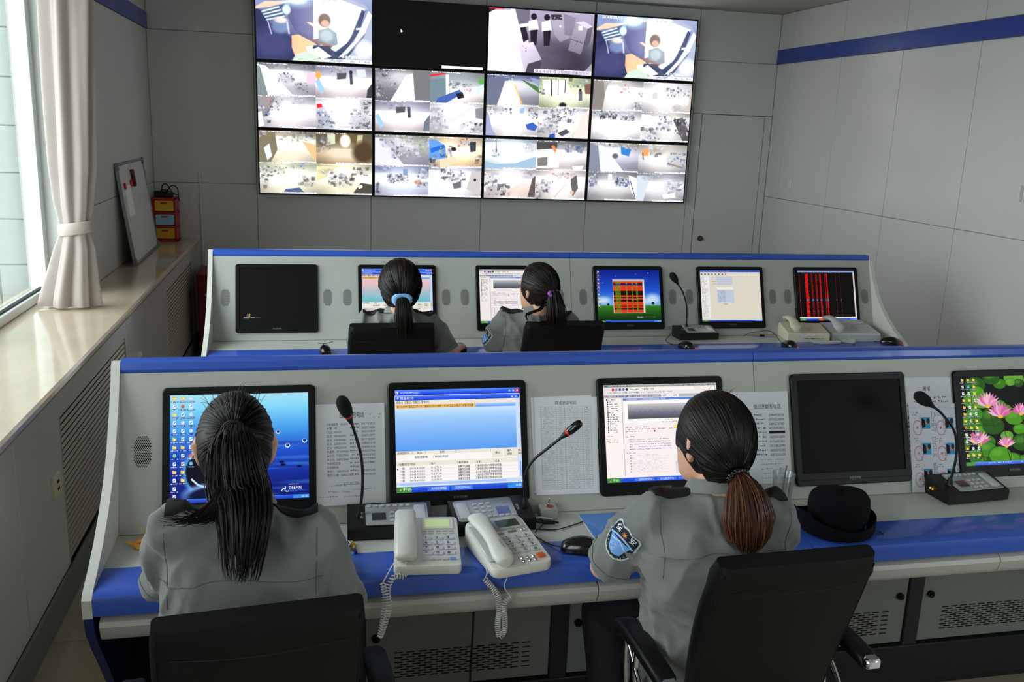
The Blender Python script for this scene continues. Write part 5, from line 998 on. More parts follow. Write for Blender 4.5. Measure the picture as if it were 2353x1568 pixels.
a=Art(288,420,(.86,.87,.89)); a.text('通知',.42,.10,.055,INK,fit=.16,bold=.4); a.scribble(.2,.22,.9,.26,1,INK,.7,1,.8); a.scribble(.2,.27,.92,.31,1,INK,.7,2,.85); a.scribble(.1,.32,.5,.36,1,INK,.7,3,.8); a.scribble(.1,.38,.9,.42,1,INK,.7,4,.85); a.scribble(.1,.45,.9,.95,9,INK,.6,5,.8)
sheet('notice sheet partly covered by the sheet of portraits',YF,1.888,.064,.188,.280,-.02,a,.001)
a=Art(384,560,(.84,.85,.89))
for r in range(3):
    for c in range(2):
        x,y=.10+.45*c,.10+.29*r; a.rect(x+.14,y+.06,x+.30,y+.19,(.22,.62,.82)); a.ell(x+.245,y+.115,.038,.034,(.72,.55,.45)); a.ell(x+.265,y+.10,.03,.03,(.12,.10,.10),.8); a.poly([(x+.14,y+.07),(x+.20,y+.09),(x+.21,y+.17),(x+.14,y+.19)],(.12,.12,.15))
        a.ell(x+.06,y+.18,.09,.085,(.85,.35,.38),.8); a.ell(x+.06,y+.18,.080,.076,(.84,.85,.89)); a.text('★',x+.02,y+.145,.05,(.85,.35,.38)); 
        for q in range(3): a.scribble(x+.33+.028*q,y-.01,x+.348+.028*q,y+.22,16,(.2,.2,.24),.8,r*9+c*3+q,.9,2.0)
        a.scribble(x+.10,y+.04,x+.13,y+.26,14,(.4,.4,.5),.7,r+c,.9,1.5); a.scribble(x-.04,y+.0,x+.07,y+.05,2,(.4,.4,.45),.7,r,.6)
    a.rect(.02,.05+.30*r,.98,.052+.30*r,(.7,.7,.74))
sheet('sheet of six small blue portraits with red stamps behind a microphone',YF,1.908,.149,.196,.292,-.035,a,.003,'portrait_sheet',.003)

# ---- blue brochure, cup, hat, switch box and bits
a=Art(420,600,(.36,.58,.88)); a.poly([(.52,0),(1,0),(1,.75),(.86,.62),(.72,.40),(.60,.16)],(.86,.86,.90)); a.rect(.52,0,1,.02,(.35,.55,.85)); a.poly([(.42,.30),(.62,.52),(.55,.80),(.38,.60)],(.25,.48,.82)); a.ell(.15,.68,.5,.14,(.48,.60,.86),1,.2); a.poly([(.02,.2),(.2,.5),(.05,.7)],(.30,.52,.86)); a.scribble(.74,.22,.95,.30,2,(.6,.6,.65),.6,4,.7)
x0,x1,y0,y1=.757,.965,2.112,2.392
o=G().box(((x0+x1)/2,(y0+y1)/2,ZP+.0022),(x1-x0,y1-y0,.0036),.0008).obj('brochure',M_paper); tag(o,'blue and white brochure lying half under the sleeve with the badge','brochure')
image_quad('cover_print',((x0,y0,ZP+.0043),(x1,y0,ZP+.0043),(x1,y1,ZP+.0043),(x0,y1,ZP+.0043)),image_mat('brochure_cover',a.image('brochure_cover'),.35),o)
cx,cy=1.398,2.366; o=empty('plastic_cup',(cx,cy,ZP),'clear plastic cup standing against the duty phone list','cup')
Mc=glass_mat('clear_plastic',(.93,.94,.95),.05,.10)
g=G(); g.lathe([(.026,.001),(.034,.112),(.0352,.114),(.0352,.116),(.0332,.116),(.0252,.003)],28,(cx,cy,ZP),False); g.obj('cup_wall',Mc,o,50); G().lathe([(.0255,.001),(.0255,.003)],28,(cx,cy,ZP)).obj('cup_base',Mc,o)
o=G().tube([(cx-.006,cy,ZP+.006),(cx+.004,cy+.008,ZP+.05),(cx+.012,cy+.012,ZP+.135)],[.003,.003,.0022],8).obj('ballpoint_pen',mat('pen_grey',(.45,.45,.46),.4)); tag(o,'thin grey pen standing inside the clear cup','pen')
# hat
hx,hy=1.487,2.200; M_navy=mat('navy_felt',(.030,.038,.062),.9,spec=.2,bump=.4,bscale=900); o=empty('brimmed_hat',(hx,hy,ZP),'dark navy hat with turned-up brim on the blue edge','hat',None,.3)
N=40; rings=[]
for r,zz in ((.074,.018),(.082,.050),(.084,.080),(.081,.102),(.071,.116),(.050,.123),(.006,.125)):
    rings.append([(hx+r*1.06*math.cos(2*PI*k/N),hy+r*.98*math.sin(2*PI*k/N),ZP+zz+.004*math.cos(4*PI*k/N)*(1 if zz>.1 else 0)) for k in range(N)])
G().loft(rings).obj('crown',M_navy,o,60)
rings=[]
for t in range(9):
    f=t/8; ring=[]
    for k in range(N):
        a_=2*PI*k/N; up=.042+.012*math.cos(2*a_)+.014*(1 if math.cos(a_)<-.9 else 0); r=.080+.022*math.sin(min(1,f*1.6)*PI/2)+.020*max(0,f-.5)*max(0,math.cos(a_-PI*.93))**8*2; zz=.020-.020*math.sin(f*PI*.55) if f<.35 else (f-.35)/.65*up+.004
        ring.append((hx+r*1.08*math.cos(a_),hy+r*.98*math.sin(a_),ZP+max(zz,.0012)))
    rings.append(ring)
for t in range(8,-1,-1): rings.append([(hx+(x-hx)*.975,hy+(y-hy)*.975,z_+.0025) for x,y,z_ in rings[t]])
G().loft(rings,False).obj('brim',M_navy,o,60)
G().tube(bez([(hx+.085,hy-.050,ZP+.012),(hx+.115,hy-.062,ZP+.006),(hx+.120,hy-.040,ZP+.004),(hx+.098,hy-.03,ZP+.010)],20),.0012,6).obj('chin_cord',M_cable,o)
# switch box with toggle
sx,sy=.662,2.392; o=empty('toggle_switch_box',(sx,sy,ZP),'small grey box with a metal toggle switch and red disc','switch box')
G().box((sx,sy,ZP+.0185),(.052,.040,.036),.003).obj('box',mat('box_grey',(.66,.66,.63),.45),o); G().lathe([(.011,0),(.011,.001)],18,(sx+.004,sy-.004,ZP+.0366)).obj('red_disc',mat('disc_red',(.72,.20,.16),.5),o)
g=G(); g.cyl((sx,sy,ZP+.037),(sx,sy,ZP+.044),.005,.004,12); g.cyl((sx,sy,ZP+.044),(sx+.002,sy-.004,ZP+.060),.0022,.0026,10); g.sphere((sx+.002,sy-.004,ZP+.061),.0042,10,6); g.obj('toggle_lever',M_chrome,o)
o=empty('cable_bundle',(.63,2.32,ZP),'tangle of black and clear leads beside the switch box','cable')
for k,(pp,r_,m_) in enumerate((([(.595,2.345,.785),(.62,2.33,.775),(.65,2.34,.772),(.68,2.335,.768)],.0028,M_cable),([(.60,2.31,.765),(.66,2.30,.764),(.72,2.325,.763),(.756,2.345,.763)],.0018,M_cable),([(.598,2.33,.79),(.63,2.345,.783),(.665,2.345,.776)],.0024,mat('lead_clear',(.72,.74,.76),.25)),([(.60,2.29,.764),(.64,2.35,.768),(.60,2.37,.766)],.0016,M_cable))): G().tube(bez([(x,y,z_) for x,y,z_ in pp],20),r_,7).obj('lead',m_,o)
G().tube([(.632,2.338,.772),(.668,2.333,.770)],[.007,.0055],10).obj('plug',M_blk,o)
# orange plastic ring with a knob and tail
tx,ty=-.440,2.350; M_or=mat('orange_plastic',(.93,.64,.22),.35); o=empty('plastic_clip',(tx,ty,ZP),'orange plastic ring clip with a knob on the grey worktop','clip')
G().tube([(tx+.030*math.cos(a_),ty+.020*math.sin(a_),ZP+.009+.003*math.sin(a_)) for a_ in [2*PI*k/24 for k in range(25)]],.0075,8).obj('ring',M_or,o,60)
g=G(); g.lathe([(.012,0),(.014,.006),(.0125,.013),(.014,.020),(.010,.024)],16,(tx+.002,ty+.022,ZP+.014)); g.obj('knob',M_or,o,50); G().tube([(tx-.028,ty-.002,ZP+.008),(tx-.045,ty+.002,ZP+.012),(tx-.060,ty+.008,ZP+.014)],[.006,.004,.002],8,True,.5).obj('tail',M_or,o)
# pen and wristwatch by the foam microphone
g=empty('ballpoint_pen',(.092,2.26,ZP),'yellow ballpoint pen with blue cap beside the steel wristwatch','pen')
G().tube([(.089,2.296,ZP+.005),(.094,2.250,ZP+.005)],.0042,10).obj('barrel',mat('pen_yellow',(.90,.70,.12),.35),g); G().tube([(.094,2.250,ZP+.0055),(.097,2.228,ZP+.0055)],[.0048,.0042],10).obj('cap',mat('pen_blue',(.10,.12,.45),.3),g)
g=empty('wristwatch',(.064,2.272,ZP),'steel wristwatch lying beside the yellow pen','watch')
for k in range(14):
    a_=2*PI*k/14; G(basis((.064+.020*math.cos(a_),2.272+.018*math.sin(a_),ZP+.009),(-math.sin(a_),math.cos(a_),0),(0,0,1))).box((0,0,0),(.0088,.015,.003),.001).obj('bracelet_link',M_chrome,g)
G(basis((.064,2.252,ZP+.012),(1,0,0),(0,0,1))).lathe([(.013,0),(.014,.004),(.011,.006)],20).obj('watch_case',M_chrome,g)
# farther desk: pen with lead, small metal stand
g=empty('marker_pen',(2.50,4.62,ZP),'silver and black pen beside the cream boxy telephone','pen')
G().tube([(2.455,4.66,ZP+.006),(2.49,4.645,ZP+.006)],[.006,.006],10).obj('pen_tip',M_chrome,g); G().tube([(2.49,4.645,ZP+.006),(2.515,4.635,ZP+.006)],.0065,10).obj('grip',M_blk,g); G().tube([(2.515,4.635,ZP+.006),(2.58,4.607,ZP+.005)],[.005,.0035],10).obj('barrel',M_silver,g)
g=empty('desk_hook',(.045,4.475,ZP),'small metal two-armed stand behind the mouse by the nearly black monitor','stand')
G().lathe([(.012,0.0008),(.011,.004),(.004,.006)],16,(.045,4.475,ZP)).obj('foot',M_chrome,g); G().tube([(.045,4.475,ZP+.004),(.045,4.475,ZP+.032)],.0028,8).obj('stem',M_chrome,g); G().tube(bez([(.012,4.475,ZP+.034),(.045,4.475,ZP+.030),(.085,4.475,ZP+.040)],12),.0022,8).obj('arms',M_chrome,g)
o=G().tube(bez([(.43,2.30,.64),(.428,2.28,.5),(.424,2.28,.36),(.427,2.29,.22),(.43,2.30,.02)],24),.0032,8).obj('hanging_cable',M_cable); tag(o,'black cable hanging down in front of the cabinet door','cable')
# ------------------------------------------------------------------ office chairs
M_leather=mat('black_leather',(.035,.036,.038),.40,spec=.35,var=.05,bump=.25,bscale=420)
def chair_proto(label, at, rz):
    o=empty('office_chair',(0,0,0),label,'chair','black office chairs')
    # backrest: padded sheet with a gentle S curve, reclined
    N=12; T=.026
    def sec(t):  # t 0 bottom .. 1 top -> y, z, half width
        y=-.115-.03*t-.095*t**1.6; z=.50+.470*t; hw=.179+.016*math.sin(t*PI*.75)**2+.008*t; return y,z,hw
    rings=[]
    for i in range(15):
        t=i/14; y,z,hw=sec(t); y2,z2,_=sec(min(1,t+.02)); y1,z1,_=sec(max(0,t-.02)); tn=V((0,y2-y1,z2-z1)).normalized(); nb=V((0,-tn.z,tn.y))
        th=T*(1+.25*(1 if t>.86 else 0))*(.55 if t in (0,) else 1); k=.6 if i==14 else 1; ring=[]
        for (a,b) in rrect(-hw,-th,hw,th,min(.022,th*.95),4):
            bend=.030*(a/hw)**2; ring.append((a*(1 if i<14 else .985),y+nb.y*b*k+bend,z+nb.z*b*k+(.006 if i==14 else 0)))
        rings.append(ring)
    G().loft(rings).obj('backrest',M_leather,o,50)
    for t in (.84,.14): # stitched seams across the back
        y,z,hw=sec(t); pts=[(hw*u*1.0,y-T*1.0-.0005+.030*u*u-(0.0035 if t>.8 else 0)*0,z+T*.2) for u in [-.93+1.86*k/20 for k in range(21)]]
        G().tube(pts,.0013,6).obj('seam',mat('seam_black',(.02,.02,.02),.6),o)
    for sx in (-1,1):
        pts=[]
        for k in range(20):
            t=.03+.93*k/19; y,z,hw=sec(t); pts.append((sx*(hw-.012),y-T*.95+.030*.88,z))
        G().tube(pts,.0022,6).obj('piping',M_leather,o)
    rings=[]
    for y,hw,zt in ((-.165,.17,.452),(-.15,.215,.463),(-.05,.232,.468),(.10,.235,.468),(.20,.225,.463),(.255,.205,.448),(.272,.18,.43)):
        rings.append([(x,y,z) for x,z in rrect(-hw,.395,hw,zt,.02,3)])
    G().loft(rings).obj('seat',M_leather,o,50)
    for sx in (-1,1):
        ar=bpy.data.objects.new('armrest',None); ar.empty_display_size=.05; COL.objects.link(ar); ar.parent=o
        rings=[]
        for y,z,hw,hh in ((-.172,.640,.020,.012),(-.15,.655,.026,.016),(-.02,.662,.028,.017),(.08,.660,.028,.017),(.118,.648,.026,.016),(.128,.625,.020,.012)):
            rings.append([(sx*.262+x,y,z+v) for x,v in rrect(-hw,-hh,hw,hh,.011,3)])
        p=G().loft(rings).obj('pad',M_leather,ar,50)
        for y0 in (.085,.02): G().tube(bez([(sx*.262,y0,.645),(sx*.262,y0-.012,.52),(sx*.25,y0-.05,.42),(sx*.19,y0-.06,.398)],14),.009,10).obj('chrome_tube',M_chrome,ar)
        G().tube(bez([(sx*.262,.085,.63),(sx*.262,-.06,.53),(sx*.24,-.13,.46),(sx*.18,-.14,.43)],14),.008,10).obj('chrome_tube',M_chrome,ar)
        G().box((sx*.262,-.172,.655),(.040,.030,.028),.006).obj('chrome_cap',M_chrome,ar)
    G().cyl((0,.03,.40),(0,.03,.12),.028,.028,18).obj('gas_column',M_blk,o); G().box((0,.03,.388),(.20,.22,.03),.006).obj('tilt_plate',M_blk,o)
    for k in range(5):
        a=2*PI*k/5+.3; d=V((math.cos(a),math.sin(a),0)); c=V((0,.03,0))
        G().tube([c+d*.02+V((0,0,.115)),c+d*.15+V((0,0,.10)),c+d*.285+V((0,0,.075))],[.024,.019,.015],10).obj('base_spoke',M_chrome,o)
        w_=c+d*.285; s_=V((-d.y,d.x,0)); G().cyl(w_+s_*.022+V((0,0,.0262)),w_-s_*.022+V((0,0,.0262)),.0255,.0255,16).obj('caster',M_blk,o)
        G().cyl(w_+V((0,0,.04)),w_+V((0,0,.075)),.008,.008,10).obj('caster_stem',M_chrome,o)
    o.location=(at[0],at[1],0); o.rotation_euler=(0,0,rz); return o
def copy_tree(o, parent=None):
    c=o.copy(); COL.objects.link(c); c.parent=parent
    for ch in o.children: copy_tree(ch,c)
    return c
ch0=chair_proto('black leather office chair of the woman with the high dark ponytail',(-.128,1.800),.10)
for lb,at,rz in (('black leather office chair of the woman with the auburn low ponytail',(1.030,1.873),.035),('black leather office chair of the woman with the light blue hair tie',(.345,4.265),-.01),('black leather office chair of the woman with the purple hair tie',(1.165,4.28),.0)):
    c=copy_tree(ch0); c['label']=lb; c.location=(at[0],at[1],0); c.rotation_euler=(0,0,rz)
# ------------------------------------------------------------------ four seated women
def union(g, voxel, smooth=3, name='union'):
    # one continuous skin over overlapping closed pieces
    me=g.mesh(name); bm=bmesh.new(); bm.from_mesh(me); bmesh.ops.recalc_face_normals(bm,faces=bm.faces); bm.to_mesh(me); bm.free()
    ob=bpy.data.objects.new(name,me); COL.objects.link(ob)
    m=ob.modifiers.new('r','REMESH'); m.mode='VOXEL'; m.voxel_size=voxel; m.adaptivity=0
    dg=bpy.context.evaluated_depsgraph_get(); dg.update(); r=bpy.data.meshes.new_from_object(ob.evaluated_get(dg))
    bpy.data.objects.remove(ob); bpy.data.meshes.remove(me)
    bm=bmesh.new(); bm.from_mesh(r)
    for _ in range(smooth): bmesh.ops.smooth_vert(bm,verts=bm.verts,factor=.5,use_axis_x=True,use_axis_y=True,use_axis_z=True)
    bm.to_mesh(r); bm.free(); return r
def ring_at(c, ax, ay, a, b, n=20, p=2.4):
    out=[]
    for k in range(n):
        t=2*PI*k/n; cx,sy=math.cos(t),math.sin(t)
        out.append(V(c)+V(ax)*(a*math.copysign(abs(cx)**(2/p),cx))+V(ay)*(b*math.copysign(abs(sy)**(2/p),sy)))
    return out
def limb(g, pts, rads, n=14):
    P=bez(pts,4*(len(pts)-1)); R=[]; k=(len(P)-1)/(len(rads)-1)
    for i in range(len(P)):
        t=i/k; j=min(int(t),len(rads)-2); f=t-j; R.append(rads[j]*(1-f)+rads[j+1]*f)
    g.tube(P,R,n)
def hand(g, wrist, direction, up, side, curl=.5, sc=1.0):
    # palm with five unequal, bent fingers; side=+1 right hand, -1 left hand; up = back of the hand
    d=V(direction).normalized(); u=V(up); u=(u-d*u.dot(d)).normalized(); s=d.cross(u)*side   # s points to the thumb's opposite for the right hand
    w=V(wrist); L=.085*sc
    g.loft([ring_at(w+d*x*sc,s,u,a*sc,b*sc,14,2.6) for x,a,b in ((-.01,.026,.018),(.02,.034,.016),(.05,.040,.0145),(.082,.039,.012),(.092,.034,.009))])
    for k,(off,ln,r) in enumerate(((-.028,.070,.0088),(-.010,.080,.0092),(.009,.074,.0088),(.027,.058,.0078))):
        b=w+d*.082*sc+s*off*sc; a0=.25*curl; pts=[b-d*.02*sc]; p=b; ang=-a0*.3
        for seg,f in enumerate((.45,.32,.23)):
            ang+=curl*(.35+.25*seg); dd=d*math.cos(ang)-u*math.sin(ang)+s*off*1.2; pts.append(p.copy()); p=p+dd*ln*f*sc
        pts.append(p); g.tube(pts,[r*sc,r*sc,r*.95*sc,r*.88*sc,r*.6*sc][:len(pts)],8)
    b=w+d*.022*sc-s*.030*sc; t1=b+(d*.030-s*.022-u*.008)*sc; t2=t1+(d*.030-s*.004-u*.012)*sc; g.tube([b+s*.015*sc,b,t1,t2,t2+(d*.006-u*.003)*sc],[.012*sc,.0125*sc,.0105*sc,.0095*sc,.005*sc],8)
HR=[(-.112,.058,.014,.016),(-.104,.052,.030,.030),(-.085,.036,.048,.056),(-.055,.018,.060,.074),(-.02,.004,.068,.086),(.02,-.004,.073,.093),(.055,-.006,.070,.089),(.085,-.008,.053,.068),(.103,-.008,.028,.036),(.108,-.008,.008,.010)]
def head_parts(g, H):
    X,Y,Z=[V(c) for c in (H.col[0][:3],H.col[1][:3],H.col[2][:3])]
    g.loft([ring_at(H@V((0,yc,z)),X,Y,a,b,24,2.15) for z,yc,a,b in HR])
    g.tube([H@V(p) for p in ((0,.080,.020),(0,.094,-.005),(0,.105,-.030),(0,.090,-.040))],[.008,.010,.0135,.009],10)          # nose
    g.tube([H@V((x,.078-.9*x*x*6,.022)) for x in (-.045,-.02,0,.02,.045)],[.006,.009,.008,.009,.006],8)                        # brow
    g.tube([H@V((x,.080-7*x*x,-.066)) for x in (-.022,-.010,0,.010,.022)],[.003,.0065,.006,.0065,.003],8)                      # lips
    for s in (-1,1):
        e=[V((s*.070,-.004,-.045)),V((s*.078,-.014,-.020)),V((s*.083,-.022,.008)),V((s*.079,-.010,.022)),V((s*.073,.004,.006))]
        g.tube([H@p for p in e],[.007,.009,.010,.008,.005],10); g.loft([ring_at(H@V((s*(.072+q),-.010-.3*q,-.014)),Y,Z,a,b,12) for q,a,b in ((0,.012,.020),(.006,.014,.026),(.011,.010,.020))])
def dirs(n, seed):
    R=random.Random(seed); out=[]
    while len(out)<n:
        v=V((R.gauss(0,1),R.gauss(0,1),R.gauss(0,1)))
        if v.length>.1: out.append(v.normalized())
    return out
def hair_mat(name, col, tip):
    if name in MATS: return MATS[name]
    m=mat(name,col,.42,spec=.28,var=.12,vscale=30); nt=m.node_tree; b=nt.nodes['Principled BSDF']
    geo=nt.nodes.new('ShaderNodeNewGeometry'); mx=nt.nodes.new('ShaderNodeMix'); mx.data_type='RGBA'
    mr=nt.nodes.new('ShaderNodeMapRange'); mr.inputs['From Min'].default_value=.35
    nt.links.new(geo.outputs['Random Per Island'],mr.inputs['Value']); nt.links.new(mr.outputs[0],mx.inputs['Factor'])
    mx.inputs['A'].default_value=(*s2l(col),1); mx.inputs['B'].default_value=(*s2l(tip),1); nt.links.new(mx.outputs['Result'],b.inputs['Base Color'])
    b.inputs['Anisotropic'].default_value=.6; MATS[name]=m; return m
def hair_cap(H, tie, m, parent, vol=(.080,.101,.108), cen=(0,-.010,.006), seed=0, low=-.75, wisps=0, earz=-.10, face=.30):
    # scalp volume whose face side sinks into the skull; grooves run towards the tie
    C=V(cen); td=(V(tie)-C); td=V((td.x/vol[0],td.y/vol[1],td.z/vol[2])).normalized()
    e1=td.orthogonal().normalized(); e2=td.cross(e1)
    def mask(d):
        f=1.0
        fc=(d.y-face)/.12 if d.z<.70 else (d.y-face-(d.z-.70)*3)/.12      # face
        f=min(f,1-min(1,max(0,fc)))
        side=min((d.y-.02-(face-.3)*.8)/.10,(earz+.06-d.z)/.10); f=min(f,1-min(1,max(0,side)))
        ear=min((d.y+.30)/.10,(earz-d.z)/.10); f=min(f,1-min(1,max(0,ear)))
        f=min(f,1-min(1,max(0,(low-d.z)/.10))); return f
    def rad(d, lift=0):
        psi=math.atan2(d.dot(e2),d.dot(e1)); q=max(0,1-abs(d.dot(td)))
        gr=(noise.noise(V((math.cos(psi)*9,math.sin(psi)*9,seed+q*.6)))*.006+noise.noise(V((math.cos(psi)*26,math.sin(psi)*26,seed+3+q*.5)))*.004)*min(1,q*6)
        k=mask(d); return (.90+.14*k)*(1+gr*k)+lift*k
    nu,nv=120,72; vs=[];fs=[]
    for j in range(nv+1):
        th=.01+(PI-.02)*j/nv
        for i in range(nu):
            ph=2*PI*i/nu; d=V((math.sin(th)*math.cos(ph),math.sin(th)*math.sin(ph),math.cos(th))); r=rad(d)
            vs.append(H@(C+V((d.x*vol[0]*r,d.y*vol[1]*r,d.z*vol[2]*r))))
    for j in range(nv):
        for i in range(nu): a=j*nu+i; b=j*nu+(i+1)%nu; fs.append((a,a+nu,b+nu,b))
    G().add(vs,fs).obj('hair',m,parent,180,False)
    # combed strands lying on it
    g=G(); R=random.Random(seed+1)
    for d0 in dirs(520,seed+5):
        if mask(d0)<.98 or d0.dot(td)>.93: continue
        pts=[]; n=9; L=R.uniform(.35,1.0); l0=R.uniform(.000,.018)
        for k in range(n):
            t=L*k/(n-1)*.97; om=math.acos(max(-1,min(1,d0.dot(td)))); so=math.sin(om) or 1e-3
            d=(d0*math.sin((1-t)*om)+td*math.sin(t*om))/so; d.normalize(); r=rad(d)*1.0+l0*math.sin(PI*k/(n-1))*.5+.002
            pts.append(H@(C+V((d.x*vol[0]*r,d.y*vol[1]*r,d.z*vol[2]*r))))
        g.tube(pts,[.0006]+[.0017]*(n-2)+[.0006],4,True,.55)
    for k in range(wisps):
        a=R.uniform(-1,1); d0=V((a*.8,-.2+R.uniform(-.3,.4),.75)).normalized(); p=H@(C+V((d0.x*vol[0],d0.y*vol[1],d0.z*vol[2]))*1.04); q=p+(p-H@C).normalized()*R.uniform(.008,.02)+V((R.uniform(-.02,.02),0,R.uniform(-.004,.012)))
        g.tube([p,(p+q)/2+V((0,0,.003)),q],[.0005,.0005,.0002],3)
    g.obj('hair_strands',m,parent,60,False)
def ponytail(path, spread, m, parent, n=170, seed=0, core=.72, width=.0019, flat=1.0, stray=.02, name='ponytail', endvar=.25):
    P=bez(path,26); N=len(P); R=random.Random(seed); T=[]
    for i in range(N): T.append((P[min(i+1,N-1)]-P[max(i-1,0)]).normalized())
    e=V((1,0,0)); fr=[]
    for t in T: ex=(e-t*e.dot(t)).normalized(); fr.append((ex,t.cross(ex)))
    def sp(f):
        k=f*(len(spread)-1); j=min(int(k),len(spread)-2); return spread[j]*(1-(k-j))+spread[j+1]*(k-j)
    g=G()
    if core:
        g.loft([[P[i]+(fr[i][0]*math.cos(2*PI*k/14)+fr[i][1]*flat*math.sin(2*PI*k/14))*sp(i/(N-1))*core*(1 if i<N*.72 else max(.05,1-(i/(N-1)-.72)/.2))*(1+.10*math.sin(k*5+seed)) for k in range(14)] for i in range(int(N*.9))])
    for s in range(n):
        a=R.uniform(0,2*PI); q=math.sqrt(R.uniform(.25,1)); u,v=math.cos(a)*q,math.sin(a)*q*flat; end=1-R.random()**2*endvar; w1=R.uniform(-1,1)*stray; w2=R.uniform(-1,1)*stray; ph=R.uniform(0,6)
        pts=[];rr=[]; K=14
        for k in range(K):
            f=end*k/(K-1); i=min(int(f*(N-1)),N-1); z=sp(f); wv=math.sin(f*5+ph)*.12
            pts.append(P[i]+fr[i][0]*(u*z+wv*z*.5+w1*f*f)+fr[i][1]*(v*z+w2*f*f*flat)); rr.append(width*(1 if k<K-3 else (K-1-k)/3*.9+.1))
        g.tube(pts,rr,4,True,.6)
    return g.obj(name,m,parent,60,False)
M_skin=mat('skin',(.86,.66,.55),.45,var=.03,vscale=20); M_skin.node_tree.nodes['Principled BSDF'].inputs['Subsurface Weight'].default_value=.12
M_skin.node_tree.nodes['Principled BSDF'].inputs['Subsurface Radius'].default_value=(.012,.004,.002)
def shirt_material():
    m=mat('uniform_shirt',(.45,.46,.45),.78,var=.03,vscale=9,bump=.18,bscale=1400,sheen=.25); return m
M_shirt=shirt_material(); M_trou=mat('dark_trousers',(.07,.075,.09),.8,var=.05,bump=.2,bscale=900); M_shoe=mat('black_shoe',(.03,.03,.03),.3); M_strap=mat('epaulette_black',(.05,.05,.06),.7,bump=.3,bscale=1500); M_stitch=mat('shirt_stitch',(.36,.37,.365),.8)
H_blk=hair_mat('black_hair',(.042,.034,.031),(.125,.090,.075)); H_brn=hair_mat('dark_brown_hair',(.050,.040,.036),(.110,.080,.066)); H_aub=hair_mat('auburn_hair',(.20,.115,.080),(.42,.26,.18))
FOLD=2.5
